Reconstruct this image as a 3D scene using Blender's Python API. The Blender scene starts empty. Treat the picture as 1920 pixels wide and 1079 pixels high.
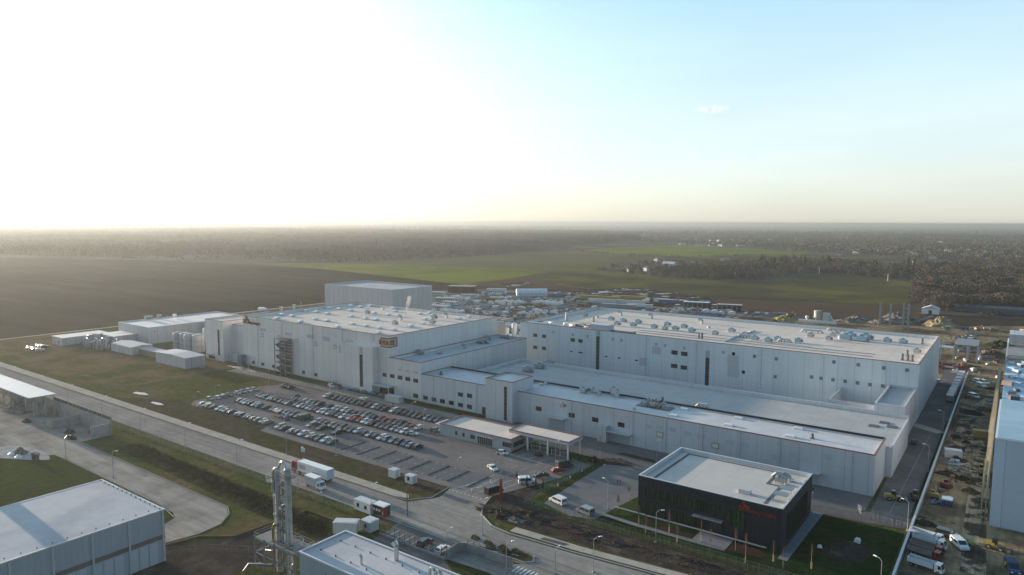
SKY_STR,SKY_DUST,SUN_STR,EXPO=0.05,1.0,5.0,1.15
GLOW,GLOW_N=.66,5.0
SKY_BACK=.38
import bpy, math, random
from mathutils import Vector, Matrix
R=math.radians
rnd=random.Random(7)
S=bpy.context.scene
COL=S.collection
# ---------------------------------------------------------------- camera
F_PX,AZ,PITCH,ROLL,CH=1306.9,-.6293,.09383,.0043,73.0
ca,sa,cp,sp=math.cos(AZ),math.sin(AZ),math.cos(PITCH),math.sin(PITCH)
FW=Vector((sa*cp,ca*cp,-sp)); RT=Vector((ca,-sa,0)); UP=RT.cross(FW)
RT,UP=math.cos(ROLL)*RT+math.sin(ROLL)*UP, -math.sin(ROLL)*RT+math.cos(ROLL)*UP
cam=bpy.data.cameras.new("camera"); camo=bpy.data.objects.new("camera",cam); COL.objects.link(camo)
camo.matrix_world=Matrix(((RT.x,UP.x,-FW.x,0),(RT.y,UP.y,-FW.y,0),(RT.z,UP.z,-FW.z,CH),(0,0,0,1)))
cam.sensor_width=36; cam.lens=F_PX/1920*36; cam.clip_end=200000; cam.clip_start=1
S.camera=camo
# ---------------------------------------------------------------- light
SUN_EL,SUN_AZ=6.5,-87.0
w=bpy.data.worlds.new("World"); S.world=w; w.use_nodes=True
nt=w.node_tree; nt.nodes.clear()
sky=nt.nodes.new('ShaderNodeTexSky'); sky.sky_type='NISHITA'; sky.sun_disc=False
sky.sun_elevation=R(SUN_EL); sky.sun_rotation=R(SUN_AZ)
sky.air_density=1.0; sky.dust_density=SKY_DUST; sky.ozone_density=3.0; sky.altitude=100
bg=nt.nodes.new('ShaderNodeBackground'); bg.inputs[1].default_value=SKY_STR
wo=nt.nodes.new('ShaderNodeOutputWorld')
nt.links.new(sky.outputs[0],bg.inputs[0])
# thin bright winter overcast in front of the clear sky: pale blue overhead, cream low down, white towards the sun
sd=Vector((math.sin(R(SUN_AZ))*math.cos(R(SUN_EL)),math.cos(R(SUN_AZ))*math.cos(R(SUN_EL)),math.sin(R(SUN_EL))))
def wn(t,**k):
    n=nt.nodes.new(t)
    for a,b in k.items(): setattr(n,a,b)
    return n
tc=wn('ShaderNodeTexCoord'); sx=wn('ShaderNodeSeparateXYZ'); nt.links.new(tc.outputs['Generated'],sx.inputs[0])
vr=wn('ShaderNodeValToRGB'); e=vr.color_ramp.elements
e[0].position=0; e[0].color=(.30,.302,.28,1); e[1].position=1; e[1].color=(.048,.10,.17,1)
for p,c in ((.06,(.31,.328,.32,1)),(.15,(.295,.345,.355,1)),(.30,(.195,.30,.345,1)),(.48,(.09,.19,.27,1))):
    q=e.new(p); q.color=c
nt.links.new(sx.outputs[2],vr.inputs[0])
dt=wn('ShaderNodeVectorMath',operation='DOT_PRODUCT'); dt.inputs[1].default_value=sd
nt.links.new(tc.outputs['Generated'],dt.inputs[0])
def mth(op,a,b):
    n=wn('ShaderNodeMath',operation=op)
    for i,v in enumerate((a,b)):
        if isinstance(v,(int,float)): n.inputs[i].default_value=v
        else: nt.links.new(v,n.inputs[i])
    return n.outputs[0]
g1=mth('MULTIPLY',mth('POWER',mth('MAXIMUM',dt.outputs['Value'],0),GLOW_N),GLOW)
# streaky brightness of thin cirrus
no=wn('ShaderNodeTexNoise'); no.inputs['Scale'].default_value=2.2; no.inputs['Detail'].default_value=8
mp=wn('ShaderNodeMapping'); mp.inputs['Scale'].default_value=(1,1,5); nt.links.new(tc.outputs['Generated'],mp.inputs[0]); nt.links.new(mp.outputs[0],no.inputs[0])
mrn=wn('ShaderNodeMapRange'); mrn.inputs[1].default_value=.3; mrn.inputs[2].default_value=.8; mrn.inputs[3].default_value=.91; mrn.inputs[4].default_value=1.08; nt.links.new(no.outputs[0],mrn.inputs[0])
vm=wn('ShaderNodeVectorMath',operation='SCALE'); nt.links.new(vr.outputs[0],vm.inputs[0]); nt.links.new(mrn.outputs[0],vm.inputs['Scale'])
# the sky behind the camera, away from the sun, is dimmer
bk=wn('ShaderNodeVectorMath',operation='DOT_PRODUCT'); bk.inputs[1].default_value=(-.75,.66,0); nt.links.new(tc.outputs['Generated'],bk.inputs[0])
br=wn('ShaderNodeMapRange',interpolation_type='SMOOTHSTEP'); nt.links.new(bk.outputs['Value'],br.inputs[0])
for i_,v_ in enumerate((-.6,.45,SKY_BACK,1.0)): br.inputs[i_+1].default_value=v_
# one small torn cloud in the open sky
cd=((1335-960)*RT-(205-539.5)*UP+F_PX*FW).normalized(); cr_=Vector((cd.y,-cd.x,0)).normalized(); cu=cr_.cross(cd)
def dotv(v):
    n=wn('ShaderNodeVectorMath',operation='DOT_PRODUCT'); n.inputs[1].default_value=v; nt.links.new(tc.outputs['Generated'],n.inputs[0]); return n.outputs['Value']
ell=mth('ADD',mth('POWER',mth('ABSOLUTE',mth('DIVIDE',dotv(cr_),.026),0),2.0),mth('POWER',mth('ABSOLUTE',mth('DIVIDE',dotv(cu),.0065),0),2.0))
n2=wn('ShaderNodeTexNoise'); n2.inputs['Scale'].default_value=160; n2.inputs['Detail'].default_value=5; nt.links.new(tc.outputs['Generated'],n2.inputs[0])
cm_=mth('MULTIPLY',mth('MAXIMUM',mth('SUBTRACT',1.0,ell),0),mth('MAXIMUM',mth('MULTIPLY',mth('SUBTRACT',n2.outputs[0],.42),4.0),0))
cm_=mth('MULTIPLY',mth('MINIMUM',cm_,1.0),mth('GREATER_THAN',dotv(cd),.9)); cc=wn('ShaderNodeVectorMath',operation='SCALE'); cc.inputs[0].default_value=(.16,.11,.08); nt.links.new(cm_,cc.inputs['Scale'])
ca_=wn('ShaderNodeVectorMath',operation='ADD'); nt.links.new(vm.outputs[0],ca_.inputs[0]); nt.links.new(cc.outputs[0],ca_.inputs[1]); vm=ca_
vb=wn('ShaderNodeVectorMath',operation='SCALE'); nt.links.new(vm.outputs[0],vb.inputs[0]); nt.links.new(br.outputs[0],vb.inputs['Scale']); vm=vb
vs=wn('ShaderNodeVectorMath',operation='SCALE'); vs.inputs[0].default_value=(1,.955,.80); nt.links.new(g1,vs.inputs['Scale'])
va=wn('ShaderNodeVectorMath',operation='ADD'); nt.links.new(vm.outputs[0],va.inputs[0]); nt.links.new(vs.outputs[0],va.inputs[1])
b2=wn('ShaderNodeBackground'); nt.links.new(va.outputs[0],b2.inputs[0]); b2.inputs[1].default_value=1
ad=wn('ShaderNodeAddShader'); nt.links.new(bg.outputs[0],ad.inputs[0]); nt.links.new(b2.outputs[0],ad.inputs[1]); nt.links.new(ad.outputs[0],wo.inputs[0])
sl=bpy.data.lights.new("sun",'SUN'); sl.energy=SUN_STR; sl.angle=R(.6); sl.color=(1,.80,.62)
so=bpy.data.objects.new("sun",sl); COL.objects.link(so)
sd=Vector((math.sin(R(SUN_AZ))*math.cos(R(SUN_EL)),math.cos(R(SUN_AZ))*math.cos(R(SUN_EL)),math.sin(R(SUN_EL))))
so.rotation_euler=sd.to_track_quat('Z','Y').to_euler()
S.view_settings.view_transform='Standard'; S.view_settings.look='None'
S.view_settings.gamma=1; S.view_settings.exposure=EXPO
S.render.engine='CYCLES'; S.cycles.use_denoising=True
S.cycles.volume_bounces=0; S.cycles.max_bounces=5; S.cycles.volume_step_rate=4
# ---------------------------------------------------------------- picture <-> world (used to read real positions off known planes)
CAMP=Vector((0,0,CH))
def ray(x,y): return (x-960)*RT-(y-539.5)*UP+F_PX*FW
def G(x,y,z=0.0):
    d=ray(x,y); return CAMP+d*((z-CH)/d.z)
def onY(x,y,Y): d=ray(x,y); return CAMP+d*(Y/d.y)
def onX(x,y,X): d=ray(x,y); return CAMP+d*(X/d.x)
def crop(x0,y0,s): return lambda x,y,z=0.0: G(x0+x/s,y0+y/s,z)
# ---------------------------------------------------------------- materials
MATS={}
def mat(name,col,rough=.75,var=.12,scale=.6,metal=0.0,bump=0.0,col2=None,fac=(.42,.62),scale2=None,panel=None,seam=None,emit=None,spec=.5,streak=None,det=5):
    """noise-varied procedural surface; col2 = second colour in large patches; panel=(width,joint,tint) vertical joints; seam=(sx,sy,w) roof seams"""
    if name in MATS: return MATS[name]
    m=bpy.data.materials.new(name); m.use_nodes=True; t=m.node_tree; N=t.nodes; L=t.links; b=N['Principled BSDF']
    b.inputs['Roughness'].default_value=rough; b.inputs['Metallic'].default_value=metal; b.inputs['Specular IOR Level'].default_value=spec if (rough<.82 or spec!=.5) else 0.0
    ge=N.new('ShaderNodeNewGeometry'); pos=ge.outputs['Position']
    def M(op,a,b_=0.0,c=None):
        n=N.new('ShaderNodeMath'); n.operation=op
        for i,v in enumerate((a,b_) if c is None else (a,b_,c)):
            if isinstance(v,(int,float)): n.inputs[i].default_value=v
            else: L.new(v,n.inputs[i])
        return n.outputs[0]
    def mixc(f,a,b_,mode='MIX'):
        n=N.new('ShaderNodeMix'); n.data_type='RGBA'; n.blend_type=mode
        for i,v in ((0,f),(6,a),(7,b_)):
            if isinstance(v,(int,float)): n.inputs[i].default_value=v
            elif isinstance(v,tuple): n.inputs[i].default_value=(*v[:3],1)
            else: L.new(v,n.inputs[i])
        return n.outputs[2]
    def noise(sc,detail=det,vec=None,rg=.6):
        n=N.new('ShaderNodeTexNoise'); n.inputs['Scale'].default_value=sc; n.inputs['Detail'].default_value=detail; n.inputs['Roughness'].default_value=rg
        L.new(vec if vec is not None else pos,n.inputs['Vector']); return n.outputs[0]
    def rng(v,a,b_,c,d):
        n=N.new('ShaderNodeMapRange'); n.interpolation_type='SMOOTHSTEP'; L.new(v,n.inputs[0])
        for i,x in enumerate((a,b_,c,d)): n.inputs[i+1].default_value=x
        return n.outputs[0]
    c=tuple(col)
    if col2 is not None: c=mixc(rng(noise(scale2 or scale*.15,7),fac[0],fac[1],0,1),c,tuple(col2))
    nz=noise(scale,det)
    if var: c=mixc(1.0,c,rng2(N,L,nz,.3,.7,1-var,1+var),'MULTIPLY')
    if streak:
        mp=N.new('ShaderNodeMapping'); mp.inputs['Scale'].default_value=streak[:3]; L.new(pos,mp.inputs[0])
        c=mixc(1.0,c,rng2(N,L,noise(1.0,4,mp.outputs[0]),.3,.7,1-streak[3],1+streak[3]),'MULTIPLY')
    if panel or seam:
        sp=N.new('ShaderNodeSeparateXYZ'); L.new(pos,sp.inputs[0]); sn=N.new('ShaderNodeSeparateXYZ'); L.new(ge.outputs['True Normal'],sn.inputs[0])
    if panel:
        wd,jt,ti=panel
        side=M('GREATER_THAN',M('ABSOLUTE',sn.outputs[0]),.5)
        u=M('ADD',M('MULTIPLY',sp.outputs[1],side),M('MULTIPLY',sp.outputs[0],M('SUBTRACT',1.0,side)))
        u=M('DIVIDE',u,wd); fr=M('FRACT',M('ADD',u,1000.0)); idx=M('FLOOR',M('ADD',u,1000.0))
        joint=M('LESS_THAN',fr,jt/wd)
        wn_=N.new('ShaderNodeTexWhiteNoise'); wn_.noise_dimensions='1D'; L.new(idx,wn_.inputs['W'])
        c=mixc(1.0,c,rng2(N,L,wn_.outputs[0],0,1,1-ti,1+ti),'MULTIPLY')
        hz=M('LESS_THAN',M('FRACT',M('DIVIDE',sp.outputs[2],3.1)),.035)
        c=mixc(M('MULTIPLY',hz,.12),c,(.12,.13,.14))
        c=mixc(M('MULTIPLY',joint,.46),c,(.10,.11,.12))
    if seam:
        wx,wy,wl=seam
        sxn=M('LESS_THAN',M('FRACT',M('ADD',M('DIVIDE',sp.outputs[0],wx),1000.0)),wl/wx)
        syn=M('LESS_THAN',M('FRACT',M('ADD',M('DIVIDE',sp.outputs[1],wy),1000.0)),wl/wy)
        c=mixc(M('MULTIPLY',M('MAXIMUM',sxn,syn),.28),c,(.16,.16,.17))
    if isinstance(c,tuple): b.inputs['Base Color'].default_value=(*c[:3],1)
    else: L.new(c,b.inputs['Base Color'])
    if bump:
        bp=N.new('ShaderNodeBump'); bp.inputs['Strength'].default_value=1.0; bp.inputs['Distance'].default_value=bump
        L.new(noise(scale*3,6),bp.inputs['Height']); L.new(bp.outputs[0],b.inputs['Normal'])
    if emit: b.inputs['Emission Color'].default_value=(*col,1); b.inputs['Emission Strength'].default_value=emit
    MATS[name]=m; return m
def rng2(N,L,v,a,b_,c,d):
    n=N.new('ShaderNodeMapRange'); L.new(v,n.inputs[0])
    for i,x in enumerate((a,b_,c,d)): n.inputs[i+1].default_value=x
    cb=N.new('ShaderNodeCombineColor')
    for i in range(3): L.new(n.outputs[0],cb.inputs[i])
    return cb.outputs[0]
def paint(name,col,rough=.4,metal=0.0): return mat(name,col,rough,.05,2.0,metal)
m_panel=mat('cladding_silver',(.72,.69,.675),.5,.05,.08,panel=(4.55,.13,.045),metal=.15,streak=(1.3,1.3,.04,.05))
m_panelH=mat('cladding_hall',(.56,.585,.62),.5,.05,.08,panel=(5.9,.13,.05),metal=.15,streak=(1.3,1.3,.04,.05))
m_panelR=mat('cladding_right',(.64,.71,.74),.5,.04,.06,panel=(6.1,.12,.035),metal=.15,streak=(1.1,1.1,.04,.06))
m_panelT=mat('cladding_far',(.50,.50,.51),.55,.04,.06,panel=(5.2,.25,.05))
m_panelF=mat('cladding_warehouse',(.36,.39,.42),.55,.05,.2,panel=(1.0,.05,.02))
m_roof=mat('roof_membrane',(.68,.605,.53),.85,.07,.25,seam=(8.0,17.0,.18),col2=(.61,.545,.48),scale2=.03)
m_roof2=mat('roof_membrane_grey',(.40,.41,.405),.85,.06,.2,seam=(10.0,40.0,.2),col2=(.45,.45,.44),scale2=.025)
m_roof3=mat('roof_membrane_light',(.56,.56,.56),.7,.06,.25,seam=(12.0,30.0,.12),col2=(.50,.50,.51),scale2=.05)
m_roofF=mat('roof_sheet_white',(.52,.52,.525),.85,.05,.4,col2=(.44,.44,.455),scale2=.08,seam=(6.0,60.0,.06))
m_coping=mat('coping_rust_red',(.22,.085,.065),.5,.06,1)
m_copinglight=mat('coping_light',(.55,.56,.58),.5,.05,1)
m_dark=mat('dark_trim',(.035,.038,.042),.6,.1,1)
m_glass=mat('window_glass',(.02,.028,.035),.08,.2,.5,spec=.8)
m_glassg=mat('window_glass_green',(.03,.042,.032),.12,.3,.5,spec=.7)
m_frame=mat('window_frame_dark',(.09,.095,.10),.5,.05,1)
m_white=mat('white_paint',(.74,.74,.73),.45,.05,1.0)
m_lgrey=mat('light_grey_paint',(.48,.49,.50),.5,.06,1.0)
m_grey=mat('grey_metal',(.24,.25,.27),.45,.08,1.0,metal=.3)
m_dgrey=mat('dark_grey_metal',(.09,.095,.105),.5,.08,1.0)
m_galv=mat('galvanised_steel',(.42,.43,.44),.38,.12,2.0,metal=.6)
m_steel=mat('bright_steel',(.58,.57,.55),.25,.10,1.0,metal=.85)
m_black=mat('black_rubber',(.015,.015,.016),.8,.1,2.0)
m_blackclad=mat('black_cladding',(.009,.013,.021),.7,.08,.3,panel=(1.2,.02,.02))
m_asphalt=mat('asphalt_road',(.235,.215,.195),.9,.13,.5,col2=(.285,.262,.235),scale2=.05,bump=.01,streak=(.02,1.1,.1,.20))
m_asphaltd=mat('asphalt_dark',(.125,.12,.118),.9,.14,.5,col2=(.16,.152,.145),scale2=.08)
m_paver=mat('paver_lot',(.175,.160,.152),.9,.11,.8,col2=(.205,.19,.18),scale2=.08,streak=(.12,.5,.1,.08),seam=(12.0,12.0,.05))
m_paverb=mat('paver_bays',(.135,.135,.138),.9,.08,.8,col2=(.155,.15,.148),scale2=.1)
m_paveg=mat('paver_office',(.165,.165,.168),.9,.08,.8,col2=(.19,.186,.182),scale2=.08)
m_gravelw=mat('pavement_gravel',(.42,.375,.32),.95,.14,1.2,col2=(.36,.32,.275),scale2=.2,bump=.03)
m_conc=mat('concrete',(.36,.355,.34),.85,.12,.6,col2=(.29,.285,.275),scale2=.2)
m_yard=mat('concrete_yard',(.31,.28,.245),.9,.10,.25,col2=(.22,.20,.18),scale2=.06,fac=(.44,.6),streak=(.05,.45,.1,.20))
m_kerb=mat('kerb_stone',(.36,.35,.33),.85,.1,1.5)
m_line=mat('road_marking_white',(.52,.52,.50),.7,.14,1.5)
m_grass=mat('grass_olive',(.066,.074,.025),.95,.34,.45,col2=(.108,.086,.044),scale2=.045,fac=(.45,.66),bump=.22)
m_grassd=mat('grass_dark',(.046,.060,.019),.95,.32,.5,col2=(.048,.052,.022),scale2=.06,bump=.10)
m_grassg=mat('lawn_green',(.014,.036,.010),.95,.28,.6,col2=(.032,.040,.018),scale2=.12,bump=.08)
m_scrub=mat('scrub_earth',(.075,.060,.045),.95,.30,.35,col2=(.055,.055,.025),scale2=.06,fac=(.40,.60),bump=.22)
m_scrubw=mat('scrub_dry',(.135,.100,.058),.95,.25,.35,col2=(.070,.068,.028),scale2=.05,fac=(.42,.62),bump=.12)
m_soil=mat('soil_dark',(.050,.042,.037),.95,.30,.5,col2=(.085,.073,.062),scale2=.15,fac=(.5,.68),bump=.35)
m_mud=mat('site_mud',(.27,.205,.125),.92,.28,.45,col2=(.125,.10,.07),scale2=.045,fac=(.44,.56),bump=.3,streak=(.6,.05,.5,.25))
m_yardg=mat('site_hardstanding',(.16,.15,.14),.92,.20,.12,col2=(.115,.105,.095),scale2=.02,fac=(.40,.62))
m_plough=mat('ploughed_field',(.050,.042,.031),.97,.16,.02,col2=(.031,.027,.021),scale2=.005,streak=(.006,.05,.1,.30))
m_green=mat('winter_wheat',(.155,.170,.030),.95,.07,.02,col2=(.095,.115,.024),scale2=.006,streak=(.01,.12,.1,.08))
m_greeno=mat('pasture_olive',(.115,.105,.050),.95,.10,.01,col2=(.095,.080,.048),scale2=.004,streak=(.01,.08,.1,.10))
m_greend=mat('pasture_green',(.070,.065,.035),.95,.20,.012,col2=(.122,.112,.038),scale2=.007,fac=(.44,.60))
m_brownf=mat('fallow_brown',(.105,.072,.050),.95,.10,.02,col2=(.085,.062,.046),scale2=.01,streak=(.01,.12,.1,.16))
m_plain=mat('plain_far',(.19,.18,.165),.97,.18,.0012,col2=(.11,.10,.09),scale2=.0006,fac=(.42,.58),streak=(.0003,.0016,.1,.35))
m_wood=mat('far_wood_twigs',(.064,.050,.043),.95,.35,.012,col2=(.031,.029,.023),scale2=.0011,fac=(.44,.56),streak=(.0008,.004,.1,.35))
m_woodm=mat('village_wood_twigs',(.095,.070,.064),.95,.35,.012,col2=(.060,.050,.044),scale2=.003,fac=(.42,.6),streak=(.002,.008,.1,.2))
m_wood2=mat('near_wood_twigs',(.108,.094,.078),.95,.35,.05,col2=(.075,.068,.052),scale2=.012,fac=(.42,.6))
m_conif=mat('conifer_needles',(.022,.032,.018),.95,.3,.2)
m_bark=mat('bark',(.12,.095,.075),.9,.2,1)
m_twig=mat('twigs_brown',(.13,.085,.065),.9,.25,.8)
m_leaf=mat('young_leaf',(.10,.095,.035),.9,.3,.8)
# ---------------------------------------------------------------- mesh building
class MB:
    def __init__(s): s.v=[]; s.f=[]; s.m=[]; s.mats=[]
    def _mi(s,m):
        if m is None: return -1
        if m not in s.mats: s.mats.append(m)
        return s.mats.index(m)
    def add(s,vs,fs,m=None):
        o=len(s.v); i=s._mi(m); s.v+= [tuple(v) for v in vs]; s.f+=[tuple(o+k for k in f) for f in fs]; s.m+=[i]*len(fs); return s
    def box(s,x0,y0,z0,x1,y1,z1,m=None):
        return s.add([(x0,y0,z0),(x1,y0,z0),(x1,y1,z0),(x0,y1,z0),(x0,y0,z1),(x1,y0,z1),(x1,y1,z1),(x0,y1,z1)],
            [(0,3,2,1),(4,5,6,7),(0,1,5,4),(1,2,6,5),(2,3,7,6),(3,0,4,7)],m)
    def bx(s,c,d,m=None,rz=0,taper=1.0):
        cr,sr=math.cos(rz),math.sin(rz); vs=[]
        for z,k in ((0,1),(1,taper)):
            for x,y in ((-1,-1),(1,-1),(1,1),(-1,1)):
                X,Y=x*d[0]/2*k,y*d[1]/2*k; vs.append((c[0]+X*cr-Y*sr,c[1]+X*sr+Y*cr,c[2]+z*d[2]))
        return s.add(vs,[(0,3,2,1),(4,5,6,7),(0,1,5,4),(1,2,6,5),(2,3,7,6),(3,0,4,7)],m)
    def tube(s,p,q,r,m=None,n=8,r2=None,cap=True):
        p,q=Vector(p),Vector(q); a=(q-p).normalized(); u=a.orthogonal().normalized(); w_=a.cross(u); r2=r if r2 is None else r2
        vs=[]
        for c,rr in ((p,r),(q,r2)):
            for k in range(n):
                t=2*math.pi*k/n; vs.append(c+u*math.cos(t)*rr+w_*math.sin(t)*rr)
        fs=[(k,(k+1)%n,n+(k+1)%n,n+k) for k in range(n)]
        if cap: fs+=[tuple(range(n-1,-1,-1)),tuple(range(n,2*n))]
        return s.add(vs,fs,m)
    def path(s,pts,r,m=None,n=8):
        for a,b in zip(pts,pts[1:]): s.tube(a,b,r,m,n)
        return s
    def lathe(s,c,prof,m=None,n=16):
        vs=[]; 
        for z,r in prof:
            for k in range(n):
                t=2*math.pi*k/n; vs.append((c[0]+math.cos(t)*r,c[1]+math.sin(t)*r,c[2]+z))
        fs=[]
        for j in range(len(prof)-1):
            for k in range(n): fs.append((j*n+k,j*n+(k+1)%n,(j+1)*n+(k+1)%n,(j+1)*n+k))
        fs+=[tuple(range(n-1,-1,-1)),tuple(range((len(prof)-1)*n,len(prof)*n))]
        return s.add(vs,fs,m)
    def prism(s,poly,z0,z1,m=None):
        n=len(poly); A=sum(poly[i][0]*poly[(i+1)%n][1]-poly[(i+1)%n][0]*poly[i][1] for i in range(n))
        if A<0: poly=list(poly)[::-1]
        vs=[(p[0],p[1],z0) for p in poly]+[(p[0],p[1],z1) for p in poly]
        return s.add(vs,[tuple(range(n-1,-1,-1)),tuple(range(n,2*n))]+[(i,(i+1)%n,n+(i+1)%n,n+i) for i in range(n)],m)
    def sheet(s,poly,z,m=None):
        n=len(poly); A=sum(poly[i][0]*poly[(i+1)%n][1]-poly[(i+1)%n][0]*poly[i][1] for i in range(n))
        if A<0: poly=list(poly)[::-1]
        return s.add([(p[0],p[1],z) for p in poly],[tuple(range(n))],m)
    def extrude(s,prof,x0,x1,m=None,axis='y'):
        """profile in (x,z), extruded along y"""
        n=len(prof); vs=[(p[0],x0,p[1]) for p in prof]+[(p[0],x1,p[1]) for p in prof]
        return s.add(vs,[tuple(range(n)),tuple(range(2*n-1,n-1,-1))]+[(i,n+i,n+(i+1)%n,(i+1)%n) for i in range(n)],m)
    def mesh(s,name,m=None):
        me=bpy.data.meshes.new(name); me.from_pydata(s.v,[],s.f)
        ml=list(s.mats); ix=s.m
        if -1 in ix: ml.append(m); ix=[len(ml)-1 if q==-1 else q for q in ix]
        for k in ml:
            if k is not None: me.materials.append(k)
        if len(ml)>1: me.polygons.foreach_set('material_index',ix)
        me.update(); return me
    def build(s,name,m=None,parent=None,loc=None):
        return ob(name,s.mesh(name,m),parent,loc)
def ob(name,me,parent=None,loc=None,rz=0):
    o=bpy.data.objects.new(name,me); COL.objects.link(o)
    if parent is not None: o.parent=parent
    if loc is not None: o.location=loc
    if rz: o.rotation_euler=(0,0,rz)
    return o
LAB=[]
def tag(o,label=None,cat=None,group=None,kind=None):
    if label: o['label']=label
    if cat: o['category']=cat; LAB.append(o)
    if group: o['group']=group
    if kind: o['kind']=kind
    return o
def thing(name,label,cat,loc=(0,0,0),rz=0,group=None):
    return tag(ob(name,None,None,loc,rz),label,cat,group)
def inst(proto,loc,rz=0,label=None,group=None,sc=1.0,cat=None,swap=None):
    """copy of a thing and its parts"""
    r=proto.copy(); COL.objects.link(r); r.location=loc; r.rotation_euler=(0,0,rz); r.scale=(sc,sc,sc)
    if label: r['label']=label
    if cat: r['category']=cat
    if group: r['group']=group
    if r.get('category'): LAB.append(r)
    for ch in CH_.get(proto.name,()):
        c=ch.copy(); COL.objects.link(c); c.parent=r
        if swap and ch.name in swap: c.data=swap[ch.name]
    return r
CH_={}
def proto(root):
    CH_[root.name]=[o for o in bpy.data.objects if o.parent==root]; return root
_zl={}
def ground(name,poly,z,m,label=None):
    o=MB().sheet([(p[0],p[1]) for p in poly],z,None).build(name,m); o['kind']='structure'
    return o
def strip(pts,wd):
    """ribbon polygon along pts"""
    l=[];r=[]
    for i,p in enumerate(pts):
        a=Vector(pts[max(i-1,0)][:2]); b=Vector(pts[min(i+1,len(pts)-1)][:2]); d=(b-a).normalized(); n=Vector((-d.y,d.x))
        l.append(Vector(p[:2])+n*wd/2); r.append(Vector(p[:2])-n*wd/2)
    return l+r[::-1]
# ---------------------------------------------------------------- ground, fields, roads
def px_(*a): return [G(x,y) for x,y in a]
ground('terrain',[(-40000,-40000),(40000,-40000),(40000,40000),(-40000,40000)],-.60,m_plain)
ground('wood_floor',px_((-300,434),(1000,433),(1400,434),(2100,440),(2100,600),(1722,590),(1500,560),(1200,540),(1000,530),(800,500),(-300,505)),-.45,mat('wood_floor',(.075,.066,.054),.97,.25,.01,col2=(.115,.10,.082),scale2=.003,fac=(.45,.6)))
ground('ploughed_field',[(-503,-300),(-503,420)]+px_((805,552),(862,533),(700,515),(600,504),(460,496),(300,489),(0,483),(-500,482))+[(-3000,-300)],-.30,m_plough)
ground('wheat_field',px_((465,494),(540,493.5),(660,494.5),(800,497.5),(920,502),(1040,508),(940,525),(862,533),(700,515),(600,504)),-.27,m_green)
ground('pasture',px_((640,494),(800,497),(920,501.5),(1042,507.5),(1110,500),(1215,488),(1250,481),(1170,474),(1060,470),(940,477),(760,488)),-.33,m_greeno)
ground('wheat_field',px_((1085,470),(1160,464),(1240,461),(1340,462),(1420,467),(1520,473),(1500,479),(1400,477),(1300,482),(1180,477)),-.27,m_green)
ground('pasture',px_((1245,482),(1400,478),(1530,480),(1700,487),(1720,493),(1600,494),(1400,490),(1260,492)),-.31,m_greend)
ground('field_edge',px_((1030,509),(1110,501),(1160,505),(1260,520),(1400,527),(1500,522),(1560,514),(1650,522),(1720,531),(1722,560),(1700,572),(1500,565),(1300,556),(1120,543),(1000,526)),-.28,m_greend)
ground('fallow_field',px_((925,527),(1030,511),(1000,527),(1120,544),(1300,557),(1500,566),(1700,573),(1740,590),(1710,603),(1500,594),(1400,582),(1330,566),(1150,548),(1020,540),(862,536)),-.24,m_brownf)
ground('dark_verge',px_((862,535),(1020,541),(1150,549),(1330,567),(1400,584),(1500,596),(1710,606),(1760,590),(2100,600),(2100,625),(1700,615),(1400,592),(1200,570),(1000,552),(800,548)),-.20,m_soil)
ground('puddled_ground',px_((1085,541),(1200,541),(1330,557),(1345,572),(1250,572),(1130,562)),-.16,mat('puddled_mud',(.05,.045,.042),.9,.25,.1,col2=(.42,.41,.40),scale2=.05,fac=(.57,.60)))
ground('puddled_ground',px_((935,531),(985,528),(1000,534),(950,537)),-.15,MATS['puddled_mud'])
ground('site_yard',[(-420,262),(-420,400)]+px_((800,549),(860,541),(1020,546),(1100,552),(1200,575),(1400,586),(1720,611),(2100,618))+[(180,300),(180,60),(-17.5,60),(-17.5,262)],-.12,m_yardg)
ground('construction_ground',[(-16.6,120),(140,120),(140,700)]+px_((1950,612),(1720,612),(1640,607),(1500,603))+[(-140,420),(-24,372),(-16.6,372)],-.08,m_mud)
ground('meadow',[(-500,20),(-17.4,20),(-17.4,262),(-420,262),(-420,300),(-500,300)],-.06,m_grass)
# worn patches of the meadow left of the parking lot
ground('bare_earth',[(-500,134),(-470,134),(-372,135),(-317,142),(-314,195),(-330,204),(-384,240),(-432,226),(-462,192),(-500,190)],-.04,m_scrubw)
ground('worn_track',strip([(-500,144),(-321,143.4),(-315,150),(-315.5,204)],2.6),-.02,mat('worn_track',(.13,.105,.07),.95,.2,.4,col2=(.09,.08,.04),scale2=.1))
ground('perimeter_track',strip([(-501,20),(-501,430)],4.5),-.10,m_gravelw)
ground('bare_earth',[(-300,131.5),(-262,131.5),(-210,131.5),(-123,131.5),(-118,134),(-119.5,138.6),(-124,140.3),(-211,140.4),(-211.5,144),(-213,144.2),(-262,144.3),(-275,146),(-282,141)],-.03,m_scrub)
ground('bare_earth',[(-107.6,138),(-104.6,133),(-99,131.5),(-90,132),(-55,134.5),(-25,137),(-18,137.5),(-18,142.6),(-60,143.2),(-99.4,142.6),(-100,146),(-103,155),(-106,158),(-108.5,152),(-109.5,143)],-.03,m_soil)
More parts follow.
